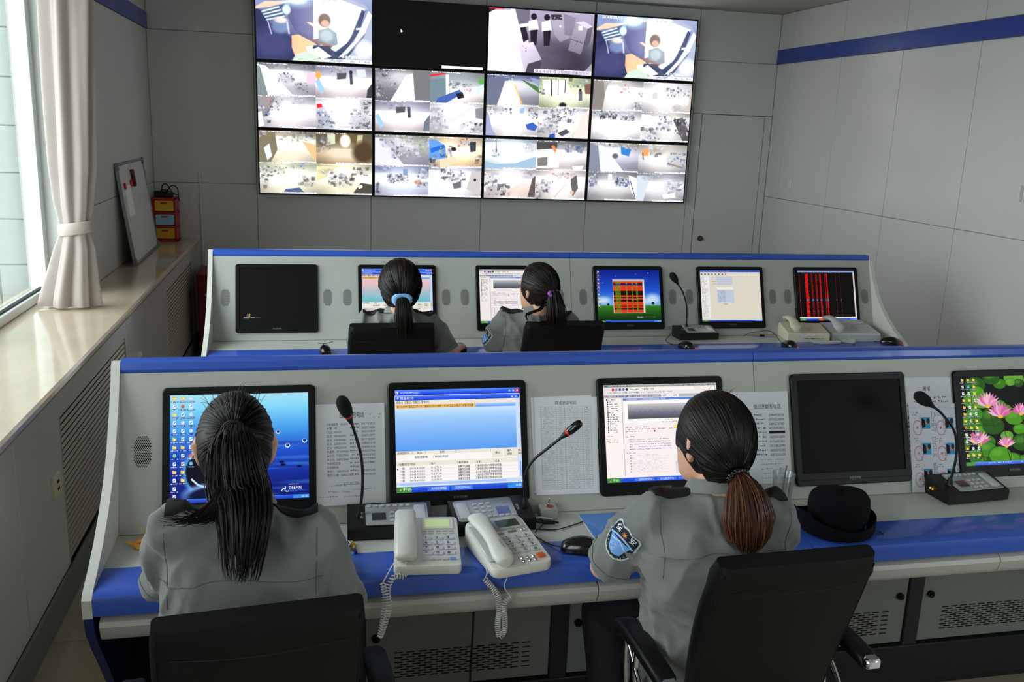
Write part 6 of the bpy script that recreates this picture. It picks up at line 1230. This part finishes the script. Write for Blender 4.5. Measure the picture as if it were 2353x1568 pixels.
def person(lb, S, voxel=.006):
    # S: joints in metres, world space
    o=empty('person',(S['hip'][0],S['hip'][1],0),lb,'person')
    hip,chest,neck=V(S['hip']),V(S['chest']),V(S['neck']); f=V((math.sin(-S.get('yaw',0)),math.cos(S.get('yaw',0)),0)); rt=V((f.y,-f.x,0))
    H=Matrix.Translation(V(S['head']))@Matrix.Rotation(S.get('hyaw',0),4,'Z')@Matrix.Rotation(-S.get('hpitch',.1),4,'X')@Matrix.Rotation(S.get('hroll',0),4,'Y')
    sh={-1:V(S['shl']),1:V(S['shr'])}; el={-1:V(S['ell']),1:V(S['elr'])}; wr={-1:V(S['wrl']),1:V(S['wrr'])}; hd={-1:V(S['hdl']),1:V(S['hdr'])}
    kn={-1:hip+f*S.get('thigh',.40)-rt*.12+V((0,0,-.03)),1:hip+f*S.get('thigh',.40)+rt*.12+V((0,0,-.03))}; an={s:V((kn[s].x,kn[s].y,.09))-f*.12 for s in (-1,1)}
    # --- skin body, one surface
    g=G(); head_parts(g,H)
    limb(g,[H@V((0,-.022,-.05)),H@V((0,-.024,-.10)),neck+V((0,0,.02)),neck+V((0,0,-.05))],[.048,.046,.050,.060])
    sp=[hip,hip.lerp(chest,.5),chest,neck]
    for c,a,b in ((0,0,0),): pass
    g.loft([ring_at(c,rt,f,a,b,20) for c,a,b in ((hip+V((0,0,-.05)),.12,.09),(hip+V((0,0,.03)),.145,.10),(hip.lerp(chest,.5),.125,.090),(chest,.145,.10),(chest.lerp(neck,.5),.12,.070),(neck+V((0,0,-.05)),.055,.048),(neck,.05,.05))])
    for s in (-1,1):
        limb(g,[neck.lerp(sh[s],.35)+V((0,0,-.07)),sh[s]+V((0,0,-.03)),sh[s].lerp(el[s],.5),el[s],el[s].lerp(wr[s],.35),wr[s]],[.030,.036,.036,.034,.034,.024])
        hand(g,wr[s],hd[s],S.get('up',(0,-.1,1)),s,S.get('curl%d'%s,.55))
        limb(g,[hip+rt*s*.08,hip.lerp(kn[s],.5)+V((0,0,.01)),kn[s],kn[s].lerp(an[s],.35),an[s]],[.085,.070,.050,.048,.034])
        g.loft([ring_at(an[s]+f*y+V((0,0,z)),rt,(0,0,1),a,b,12) for y,z,a,b in ((-.05,-.045,.026,.03),(0,-.045,.034,.035),(.08,-.06,.038,.022),(.14,-.066,.03,.014))])
    me=union(g,voxel,3); link('body',me,M_skin,o,180)
    for s in (-1,1): 
        e=G(); e.sphere(H@V((s*.031,.072,.004)),.0118,12,8); q=e.obj('eye',mat('eye_white',(.9,.9,.88),.15),o); d=(H.to_3x3()@V((0,1,0))); c=H@V((s*.031,.0825,.004)); G(basis(c,d.orthogonal(),d.cross(d.orthogonal()))).lathe([(.0052,-.001),(.005,.0018),(.001,.0024)],12).obj('iris',mat('iris_brown',(.10,.06,.04),.1),q)
    # --- shirt
    g=G(); W=S.get('bulk',1.0)
    cs=[(hip+V((0,0,-.035)),.178,.135),(hip+V((0,0,.05)),.180,.135),(hip.lerp(chest,.33),.168,.126),(hip.lerp(chest,.62),.170,.124),(chest,.180,.130),(chest.lerp(neck,.40),.176,.112),(chest.lerp(neck,.70),.150,.086),(neck+V((0,0,-.022)),.092,.068),(neck+V((0,0,.004)),.060,.058)]
    g.loft([ring_at(c,rt,f,a*W,b*W,24,2.5) for c,a,b in cs])
    for s in (-1,1):
        up=sh[s]+V((0,0,.0)); dl=S.get('sleeve',.72); hem=up.lerp(el[s],dl)
        g.loft([ring_at(neck.lerp(up,t)+V((0,0,zo)),f,(0,0,1),a,b,16) for t,zo,a,b in ((.15,-.03,.060,.040),(.55,-.022,.066,.048),(.88,-.020,.066,.056),(1.05,-.03,.055,.05))])
        ax=(el[s]-up).normalized(); b1=ax.cross(f if abs(ax.dot(f))<.8 else V((0,0,1))).normalized(); b2=ax.cross(b1)
        g.loft([ring_at(up+ax*q,b1,b2,a,b,18,2.1) for q,a,b in ((-.045,.040,.040),(-.015,.053,.053),(.05,.059,.060),((hem-up).length*.65,.061,.062),((hem-up).length,.064,.065))])
    me=union(g,.0075,5)
    # folds
    bm=bmesh.new(); bm.from_mesh(me); bm.normal_update(); fold=S.get('folds',[]); sd=S.get('seed',0); hz=hip.z; nz=neck.z
    for v in bm.verts:
        p=v.co; lo=max(0,min(1,(hz+.34-p.z)/.30)); bk=1 if (p-chest).dot(f)<.03 else .6
        wx=noise.noise(V((p.x*6,p.y*6,p.z*6+sd)))*.35
        r1=1-abs(noise.noise(V((p.x*13+sd+wx*3,p.y*9,p.z*4.5+wx))))*2.2; r2=1-abs(noise.noise(V((p.x*4+wx*2,p.y*5+sd,p.z*19+wx*4))))*2.2; r3=1-abs(noise.noise(V(((p.x+p.z*.8)*9+sd,p.y*8,(p.z-p.x*.8)*3.4))))*2.2
        d=bk*((max(0,r1)**2*.0050-.0015)*(1-.5*lo)+(max(0,r2)**2*.0085-.002)*lo+(max(0,r3)**2*.0050-.0015))*FOLD+noise.noise(V((p.x*38,p.y*38+sd,p.z*38)))*.0007
        for a,b,w_,am in fold:
            a=V(a);b=V(b);ab=b-a;t=max(0,min(1,(p-a).dot(ab)/ab.length_squared)); q=(p-(a+ab*t)).length
            if q<w_*3: d+=1.7*am*math.sin(PI*min(1,t*1.0+.12))*math.exp(-(q/w_)**2)*math.cos(q/w_*2.2)
        v.co=p+v.normal*d
    bm.to_mesh(me); bm.free()
    sh_o=link('shirt',me,M_shirt,o,180)
    bv=BVHTree.FromPolygons([v.co.copy() for v in me.vertices],[tuple(p.vertices) for p in me.polygons])
    def hit(p, d):
        h=bv.ray_cast(V(p),V(d).normalized()); return h[0],h[1]
    # collar: a folded band round the neck
    cr=[]
    for dz,k,lean in ((.000,1.04,0),(.014,.95,0),(.019,.97,0),(.016,1.05,0),(-.008,1.20,0),(-.013,1.22,0),(-.009,1.14,0)):
        cr.append([neck+V((0,0,.012+dz))+rt*(math.cos(2*PI*i/32)*.060*k)+f*((math.sin(2*PI*i/32)*.060+.004)*k)+V((0,0,-.020*math.sin(2*PI*i/32))) for i in range(32)])
    G().loft(cr,False).obj('collar',M_shirt,sh_o,60)
    # shoulder straps
    for s in S.get('straps',(-1,1)):
        a=neck.lerp(sh[s],.42); b=neck.lerp(sh[s],1.10); vs=[];nu=12
        for layer in (.0015,.0065):
            for i in range(nu+1):
                for j in range(4):
                    q=a.lerp(b,i/nu)+f*((j-1.5)*.0145*(1 if i>1 else .5+.25*i)); h,nn=hit((q.x,q.y,q.z+.25),(0,0,-1)); vs.append((h if h else q)+V((0,0,layer)))
        fs=[];n1=(nu+1)*4
        for i in range(nu):
            for j in range(3): a_=i*4+j; fs+=[(a_,a_+1,a_+5,a_+4),(n1+a_,n1+a_+4,n1+a_+5,n1+a_+1)]
        for i in range(nu): fs+=[(i*4,i*4+4,n1+i*4+4,n1+i*4),(i*4+3,n1+i*4+3,n1+i*4+7,i*4+7)]
        fs+=[(0,n1,n1+1,1),(1,n1+1,n1+2,2),(2,n1+2,n1+3,3)]; e=nu*4; fs+=[(e,e+1,n1+e+1,n1+e),(e+1,e+2,n1+e+2,n1+e+1),(e+2,e+3,n1+e+3,n1+e+2)]
        G().add(vs,fs).obj('shoulder_strap',M_strap,sh_o,60)
    # stitched seams across the back and round the armholes
    def seam(pts2, y0, dirv):
        pts=[]
        for q in pts2:
            h,nn=hit(q,dirv)
            if h: pts.append(h+nn*.0006)
        if len(pts)>2: G().tube(pts,.0009,5).obj('stitched_seam',M_stitch,sh_o,60)
    zc=chest.lerp(neck,.36).z; seam([neck+rt*x-f*.5+V((0,0,zc-neck.z-.9*x*x)) for x in [-.17+.34*k/24 for k in range(25)]],0,f)
    for s in (-1,1): seam([sh[s]+rt*s*(.012-.9*max(0,-z_)**2*0+.0)-rt*s*(.10*max(0,.035-z_)**1.0*.35)-f*.5+V((0,0,z_)) for z_ in [.035-.014*k for k in range(13)]],0,f)
    for s in (-1,1):
        ax=(el[s]-sh[s]).normalized(); b1=ax.orthogonal().normalized(); b2=ax.cross(b1); c=sh[s]+ax*((el[s]-sh[s]).length*S.get('sleeve',.72)-.022)
        pts=[]
        for k in range(33):
            dv=b1*math.cos(2*PI*k/32)+b2*math.sin(2*PI*k/32); h,nn=hit(c+dv*.095,-dv)
            if h and (h-c).length<.09: pts.append(h+dv*.0006)
        if len(pts)>20: G().tube(pts,.0009,5).obj('sleeve_hem',M_stitch,sh_o,60)
    # trousers and shoes
    g=G(); g.loft([ring_at(c,rt,f,a,b,20) for c,a,b in ((hip+V((0,0,-.085)),.15,.11),(hip+V((0,0,-.03)),.172,.128),(hip+V((0,0,.06)),.160,.118))])
    for s in (-1,1): limb(g,[hip+rt*s*.085,hip.lerp(kn[s],.5)+V((0,0,.005)),kn[s],kn[s].lerp(an[s],.4),an[s]+V((0,0,.0))],[.092,.082,.066,.066,.062])
    link('trousers',union(g,.011,3),M_trou,o,180)
    for s in (-1,1):
        G().loft([ring_at(V((an[s].x,an[s].y,0))+f*y+V((0,0,z)),rt,(0,0,1),a,b,14) for y,z,a,b in ((-.075,.030,.020,.028),(-.05,.042,.036,.042),(.03,.042,.042,.041),(.09,.030,.045,.029),(.15,.024,.038,.023),(.172,.020,.015,.012))]).obj('shoe',M_shoe,o,60)
    return o,sh_o,H,hit,rt,f

# 1: high dark ponytail, at the water-drop monitor
o1,s1,H1,hit1,_,_=person('woman in a grey uniform shirt with a long high dark ponytail, typing',dict(hip=(-.125,1.885,.545),chest=(-.150,1.880,.885),neck=(-.160,1.905,1.056),head=(-.174,1.955,1.176),hpitch=.16,hyaw=.05,shl=(-.299,1.880,1.014),shr=(-.014,1.875,.994),ell=(-.326,1.985,.822),elr=(.048,1.885,.775),wrl=(-.270,2.095,.785),wrr=(.052,2.085,.795),hdl=(.25,1,-.06),hdr=(-.2,1,-.1),straps=(-1,1),seed=1,sleeve=.86,folds=[((.02,1.80,.90),(-.10,1.76,.84),.016,.006),((.03,1.82,.94),(.0,1.78,.80),.014,.006),((-.28,1.80,.93),(-.20,1.76,.86),.016,.004),((.02,1.80,.86),(-.08,1.76,.80),.014,.005)]))
tie=(0,-.100,.045); hair_cap(H1,tie,H_blk,o1,(.079,.101,.109),seed=1,low=-.60,wisps=26,earz=.06)
T=H1@V((0,-.118,.050))
G().tube([H1@V((.020*math.cos(a),-.108,.048+.020*math.sin(a))) for a in [2*PI*k/18 for k in range(19)]],.006,8).obj('hair_band',mat('band_black',(.02,.02,.02),.6),o1)
ponytail([H1@V((0,-.088,.045)),T,T+V((.003,-.028,-.035)),T+V((.010,-.040,-.11)),(-.146,1.765,1.095),(-.150,1.735,1.02),(-.156,1.720,.955)],[.012,.024,.052,.066,.060,.042,.024],H_blk,o1,420,3,.66,.0019,.7,.016,'ponytail',.75)
ponytail([T+V((-.01,-.03,-.05)),(-.185,1.770,1.135),(-.218,1.765,1.098),(-.256,1.785,1.082),(-.312,1.812,1.088)],[.016,.020,.017,.013,.009],H_blk,o1,90,5,0,.0014,.5,.026,'loose_lock',.6)
# 2: auburn low ponytail with the sleeve badge
o2,s2,H2,hit2,rt2,f2=person('woman in a grey uniform shirt with sleeve badge and auburn low ponytail',dict(hip=(.975,1.925,.545),chest=(.945,1.880,.880),neck=(.930,1.872,1.050),head=(.920,1.897,1.166),hpitch=.14,hyaw=.30,hroll=.05,yaw=.06,shl=(.786,1.880,.998),shr=(1.080,1.850,.985),ell=(.705,1.995,.802),elr=(1.150,1.985,.815),wrl=(.800,2.155,.790),wrr=(1.060,2.150,.795),hdl=(.7,.6,-.1),hdr=(-.4,1,-.1),seed=4,sleeve=.90,bulk=1.03,folds=[((.80,1.80,.93),(.92,1.74,.87),.018,.008),((.80,1.80,.90),(.95,1.74,.80),.016,.008),((.80,1.80,.84),(.93,1.74,.74),.018,.007),((.74,1.90,.93),(.80,1.80,.86),.016,.006),((.80,1.80,.74),(.96,1.74,.66),.018,.008),((.79,1.82,.66),(.92,1.74,.60),.016,.008)]))
tie2=(-.012,-.100,-.060); hair_cap(H2,tie2,H_brn,o2,(.084,.104,.111),seed=7,low=-.82,wisps=18,earz=-.22,face=.46)
T=H2@V((-.012,-.112,-.066))
Mb=mat('bead_black',(.02,.02,.022),.12,coat=.4)
for k in range(16): a=2*PI*k/16; G().sphere(H2@V((-.012+.026*math.cos(a),-.106-.006*math.sin(a),-.066+.018*math.sin(a))),.0065+.001*(k%3),8,6).obj('hair_tie_bead',Mb,o2)
ponytail([H2@V((-.012,-.085,-.055)),T,T+V((.004,-.030,-.035)),T+V((.008,-.045,-.085)),T+V((.014,-.045,-.130)),T+V((.020,-.038,-.175))],[.014,.020,.048,.060,.048,.014],H_aub,o2,340,11,.70,.0019,.62,.010,'ponytail',.35)
# 3 and 4: at the farther console
o3,s3,H3,hit3,_,_=person('woman in a grey uniform shirt with a light blue hair tie',dict(hip=(.372,4.305,.545),chest=(.378,4.240,.865),neck=(.382,4.160,1.008),head=(.384,4.150,1.140),hpitch=.06,shl=(.232,4.190,.962),shr=(.536,4.190,.955),ell=(.190,4.260,.80),elr=(.632,4.205,.790),wrl=(.26,4.40,.790),wrr=(.694,4.345,.796),hdl=(.2,1,-.1),hdr=(.22,1,-.16),seed=8,thigh=.36,sleeve=.82,folds=[((.50,4.10,.90),(.42,4.07,.84),.018,.005)]),.0062)
hair_cap(H3,(0,-.095,-.050),H_blk,o3,(.096,.108,.120),(0,-.012,.006),9,-.78,6)
T=H3@V((0,-.120,-.052)); Mb3=mat('scrunchie_blue',(.50,.72,.93),.9,bump=.6,bscale=700,sheen=.5)
G().tube([H3@V((.034*math.cos(a),-.112,-.050+.020*math.sin(a))) for a in [2*PI*k/24 for k in range(25)]],[.0135+.0015*(k%2) for k in range(25)],10).obj('hair_tie',Mb3,o3,60)
ponytail([H3@V((0,-.095,-.05)),T,T+V((.004,-.018,-.05)),T+V((.008,-.02,-.11)),T+V((.012,-.014,-.19))],[.016,.026,.036,.038,.032],H_blk,o3,170,13,.75,.0022,.6,.008)
o4,s4,H4,hit4,rt4,f4=person('woman in a grey uniform shirt with a purple beaded hair tie',dict(hip=(1.100,4.315,.545),chest=(1.065,4.245,.865),neck=(1.048,4.150,1.008),head=(1.040,4.150,1.130),hpitch=.12,hyaw=.55,hroll=.05,yaw=.10,shl=(.895,4.205,.958),shr=(1.205,4.180,.950),ell=(.862,4.300,.790),elr=(1.270,4.300,.790),wrl=(.98,4.42,.790),wrr=(1.17,4.44,.790),hdl=(.6,.7,-.1),hdr=(-.4,1,-.1),seed=12,thigh=.36,sleeve=.84,folds=[((.92,4.12,.90),(1.0,4.08,.84),.018,.006),((.90,4.14,.85),(1.0,4.08,.78),.018,.006)]),.0062)
hair_cap(H4,(-.006,-.100,-.020),H_blk,o4,(.088,.106,.114),(0,-.010,.006),15,-.74,8)
T=H4@V((-.006,-.116,-.022)); Mb4=mat('bead_purple',(.62,.36,.72),.25)
for k in range(18): a=2*PI*k/18; G().sphere(H4@V((-.006+.030*math.cos(a),-.114-.004*math.sin(2*a),-.022+.012*math.sin(a))),.0075+.0015*(k%2),8,6).obj('hair_tie_bead',Mb4,o4)
ponytail([H4@V((-.006,-.095,-.02)),T,T+V((.006,-.020,-.05)),T+V((.012,-.028,-.11)),T+V((.02,-.02,-.17))],[.016,.024,.038,.046,.040],H_blk,o4,170,17,.75,.0022,.6,.012)
ponytail([H4@V((-.05,-.085,-.05)),H4@V((-.066,-.09,-.09)),V((.975,4.06,1.02)),V((.985,4.05,.985))],[.008,.010,.008,.005],H_blk,o4,24,19,0,.0018,.6,.012,'loose_lock')
# sleeve badges
a=Art(300,300,(.10,.12,.20)); a.poly([(.16,.42),(.84,.42),(.72,.80),(.5,.88),(.28,.80)],(.45,.66,.92)); a.line([(.10,.42),(.3,.36),(.5,.345),(.7,.36),(.90,.42)],.05,(.60,.76,.95)); a.line([(.2,.52),(.5,.44),(.85,.60)],.02,(.85,.92,1)); a.blobs(.25,.55,.55,.82,30,.025,[(.75,.80,.85),(.35,.60,.55),(.85,.75,.80)],3,.8); a.poly([(.02,.30),(.10,.34),(.04,.40)],(.6,.76,.95)); a.poly([(.98,.30),(.90,.34),(.96,.40)],(.6,.76,.95))
for k in range(8):
    t=2*PI*k/8; a.poly([(.5,.22),(.5+.035*math.cos(t+.4),.22+.035*math.sin(t+.4)),(.5+.105*math.cos(t),.22+.105*math.sin(t)),(.5+.035*math.cos(t-.4),.22+.035*math.sin(t-.4))],(.96,.66,.20) if k%2 else (.98,.45,.15))
a.text('保',.13,.07,.20,(1,1,1),bold=.3); a.text('安',.67,.07,.20,(1,1,1),bold=.3)
for k in range(9):
    for s in (-1,1): x=.5+s*(.06+.045*k); y=.93-.055*(max(0,k-3)*1.0+max(0,k-5)*.8); a.ell(x,y,.022,.016,(.78,.74,.25))
im_badge=image_mat('badge',a.image('badge'),.8); OUT=[(0,1.02),(.20,.96),(.42,1.0),(.50,.92),(.50,.55),(.47,.20),(.36,-.02),(.18,-.13),(0,-.16)]; OUT=[(x,y) for x,y in OUT]+[(-x,y) for x,y in OUT[-2:0:-1]]
def badge(par, sho, hit, c, nrm, up, w):
    n=V(nrm).normalized(); u=V(up); u=(u-n*u.dot(n)).normalized(); x=u.cross(n); h=w*1.0
    def build(name, m, sc, lift, uv):
        vs=[];uvs=[];fs=[];K=len(OUT); RN=6
        for r in range(RN+1):
            for px_,py_ in OUT:
                qx,qy=px_*sc*r/RN,(.43+(py_-.43)*sc*r/RN); p=V(c)+x*(qx*w)+u*((qy-.43)*h); hh,nn=hit(p+n*.12,-n)
                if hh is None or (hh-p).length>.06: hh=p
                vs.append(hh+n*lift); uvs.append((qx/1.06+.5,(qy+.17)/1.20))
        for r in range(RN):
            for k in range(K): fs.append((r*K+k,r*K+(k+1)%K,(r+1)*K+(k+1)%K,(r+1)*K+k))
        me=bpy.data.meshes.new(name); me.from_pydata([tuple(v) for v in vs],[],fs); l=me.uv_layers.new(name='uv')
        for p in me.polygons:
            for li,vi in zip(p.loop_indices,p.vertices): l.data[li].uv=uvs[vi]
        return link(name,me,m,par,60)
    b=build('sleeve_badge',mat('badge_border',(.72,.80,.80),.8),1.0,.0022,None); b2=build('badge_face',im_badge,.91,.0036,1); put(b2,b)
sl,ell=V((.786,1.880,.998)),V((.705,1.995,.802)); ax=(sl-ell).normalized(); badge(s2,s2,hit2,sl.lerp(ell,.50)+V((-.045,-.05,.02)),(-.70,-.66,.25),ax+V((0,0,.1)),.082)
sl,ell=V((.895,4.205,.958)),V((.862,4.300,.790)); badge(s4,s4,hit4,sl.lerp(ell,.5)+V((-.06,-.01,0)),(-.9,-.42,.1),sl-ell,.08)
# ------------------------------------------------------------------ curtain and things by the window
def cloth_mat():
    m=mat('curtain_fabric',(.70,.66,.63),.75,var=.06,vscale=30,bump=.15,bscale=500,stretch=(1,1,.25),sheen=.3); nt=m.node_tree; b=nt.nodes['Principled BSDF']; out=nt.nodes['Material Output']
    t=nt.nodes.new('ShaderNodeBsdfTranslucent'); t.inputs[0].default_value=(.70,.66,.60,1); mx=nt.nodes.new('ShaderNodeMixShader'); mx.inputs[0].default_value=.16
    nt.links.new(b.outputs[0],mx.inputs[1]); nt.links.new(t.outputs[0],mx.inputs[2]); nt.links.new(mx.outputs[0],out.inputs[0]); return m
M_cl=cloth_mat()
cu=empty('curtain',(-1.16,4.86,.90),'tied-back pale beige curtain hanging at the window edge','curtain')
prof=[(.912,-1.208,.108,.060,.030),(.93,-1.208,.108,.060,.030),(1.00,-1.200,.102,.058,.026),(1.10,-1.185,.090,.055,.022),(1.20,-1.170,.080,.050,.016),(1.27,-1.164,.066,.046,.010),(1.34,-1.160,.066,.046,.010),(1.42,-1.158,.078,.050,.014),(1.60,-1.150,.090,.054,.018),(1.9,-1.140,.096,.056,.020),(2.3,-1.125,.102,.056,.020),(2.72,-1.110,.106,.056,.020)]
N=96; rings=[]; P=[]
for i in range(len(prof)-1):
    for k in range(5): t=k/5; P.append([a*(1-t)+b*t for a,b in zip(prof[i],prof[i+1])])
P.append(prof[-1])
for z,cx,a,b,am in P:
    ring=[]
    for k in range(N):
        t=2*PI*k/N; w=math.sin(t*6+.7*math.sin(z*1.3))*.7+math.sin(t*11+1.3+z*.4)*.3; r=1+am/.1*1.6*w
        ring.append((cx+a*r*math.cos(t),4.86+b*r*math.sin(t)+.10*(cx+1.16)*0,z))
    rings.append(ring)
G().loft(rings,False).obj('curtain_cloth',M_cl,cu,60)
ti=[[(-1.162+.074*k2*math.cos(2*PI*k/40),4.86+.054*k2*math.sin(2*PI*k/40),1.305+dz+.010*math.cos(2*PI*k/40)) for k in range(40)] for dz,k2 in ((-.030,1.02),(-.026,1.07),(.026,1.07),(.030,1.02))]
G().loft(ti,False).obj('tieback',mat('tieback_fabric',(.74,.70,.66),.7,bump=.1),cu,60)
o=G().tube([(-1.12,1.9,2.735),(-1.12,5.2,2.735)],.012,10).obj('curtain_rail',M_white); tag(o,'white curtain rail above the window','rail')
# whiteboard leaning on the wall
BL,BR=V((-1.135,6.225,.902)),V((-1.148,7.215,.902)); TLx=on_x(262,403,-1.222); h_=.66
e1=(BR-BL).normalized(); e2=V((-.085,0,h_)).normalized(); M=basis(BL,e1,e2); L_=(BR-BL).length; Hh=.655
wb=empty('whiteboard',((BL+BR)/2),'framed whiteboard leaning on the wall above the marble sill','whiteboard')
G(M).box((L_/2,Hh/2,-.010),(L_-.01,Hh-.01,.012)).obj('board',mat('whiteboard_white',(.86,.87,.87),.25),wb,0)
fr=mat('board_frame',(.55,.56,.56),.35,metal=.6)
for c,d in (((L_/2,.008,-.008),(L_,.018,.022)),((L_/2,Hh-.008,-.008),(L_,.018,.022)),((.008,Hh/2,-.008),(.018,Hh,.022)),((L_-.008,Hh/2,-.008),(.018,Hh,.022))): G(M).box(c,d,.004).obj('frame_bar',fr,wb)
for x in (.02,L_-.02):
    for y in (.02,Hh-.02): G(M).box((x,y,-.006),(.05,.05,.026),.006).obj('corner_cap',mat('corner_grey',(.45,.45,.46),.5),wb)
def board_pt(u,v):
    n=M.col[2].to_3d(); d=ray(u,v); c0=V((0,0,CAM_H)); p=c0+d*(n.dot(BL-c0)/n.dot(d)); q=M.inverted()@p; return q.x,q.y
a,b=board_pt(284,432); c,d=board_pt(315,488); x0,x1=sorted((a,c)); y0,y1=sorted((b,d))
o=G(M).box(((x0+x1)/2,(y0+y1)/2,-.003),(.20,max(.2,y1-y0),.0008)).obj('note_sheet',mat('note_white',(.93,.93,.93),.8),None,0); tag(o,'white note sheet pinned on the leaning whiteboard','paper')
for u,v,w_,hh,cc,lb in ((287,428,.030,.045,(.85,.10,.08),'red magnet at the near corner of the note sheet'),(301,421,.030,.045,(.85,.10,.08),'red magnet beside the dark red board eraser')):
    x,y=board_pt(u,v); o=G(M).box((x,y,.003),(w_,hh,.010),.004).obj('magnet',mat('magnet_red',cc,.4)); tag(o,lb,'magnet')
x,y=board_pt(304,409); o=G(M).box((x,y,.008),(.045,.115,.020),.004).obj('board_eraser',mat('eraser_maroon',(.36,.08,.08),.6)); tag(o,'dark red board eraser stuck near the whiteboard top','eraser')
# red drawer tower with adapters on top
x0,x1,y0,y1=-1.222,-1.050,7.47,7.665; tw=empty('drawer_tower',((x0+x1)/2,(y0+y1)/2,.90),'small red plastic three-drawer tower in the corner of the sill','drawer unit')
Mr=mat('red_plastic',(.72,.14,.12),.35); hT=.335; g=G()
g.box((x0+.006,(y0+y1)/2,.9015+hT/2),(.012,y1-y0,hT),.003); g.box((x1-.006,(y0+y1)/2,.9015+hT/2),(.012,y1-y0,hT),.003); g.box(((x0+x1)/2,y1-.006,.9015+hT/2),(x1-x0,.010,hT),.003)
for k in range(4): g.box(((x0+x1)/2,(y0+y1)/2,.9085+k*(hT-.014)/3),(x1-x0,y1-y0,.014),.003)
g.obj('tower_frame',Mr,tw)
for k,cc in enumerate(((.88,.68,.22),(.62,.80,.90),(.90,.72,.22))):
    z0=.9165+k*(hT-.014)/3; dr=G().box(((x0+x1)/2,(y0+y1)/2-.004,z0+.046),(x1-x0-.03,y1-y0-.016,.085),.006).obj('drawer',mat('drawer_%d'%k,cc,.25),tw); G().box(((x0+x1)/2,y0-.004,z0+.070),(.05,.012,.010),.004).obj('drawer_pull',Mr,dr)
ad=empty('power_adapter',(-1.14,7.56,1.238),'black power adapters with tangled leads on the red drawer tower','adapter')
G().box((-1.165,7.56,1.262),(.10,.06,.045),.006).obj('adapter_brick',M_blk,ad); G().box((-1.105,7.55,1.254),(.06,.05,.03),.005).obj('adapter_brick',M_blk,ad)
for pp in ([(-1.16,7.55,1.28),(-1.15,7.54,1.33),(-1.12,7.54,1.34),(-1.09,7.55,1.29),(-1.07,7.55,1.262)],[(-1.13,7.54,1.27),(-1.08,7.53,1.33),(-1.04,7.53,1.31),(-1.035,7.54,1.24),(-1.03,7.54,1.21)],[(-1.18,7.53,1.27),(-1.14,7.52,1.30),(-1.07,7.52,1.27),(-1.04,7.53,1.26)]): G().tube(bez(pp,24),.004,7).obj('lead',M_cable,ad)
# red fire cabinet on the floor past the console end
fc=empty('fire_cabinet',(-.66,7.42,0),'dark red metal cabinet on the floor by the sill end','cabinet'); Mf=mat('fire_red',(.48,.06,.08),.35)
G().box((-.66,7.44,.335),(.46,.42,.66),.006).obj('body',Mf,fc); d=G().box((-.66,7.226,.335),(.44,.012,.63),.004).obj('door',Mf,fc); G().box((-.80,7.214,.52),(.07,.014,.022),.005).obj('handle',M_silver,d); G().box((-.66,7.44,.674),(.47,.43,.018),.004).obj('top_plate',Mf,fc)
drop_glyph_object()
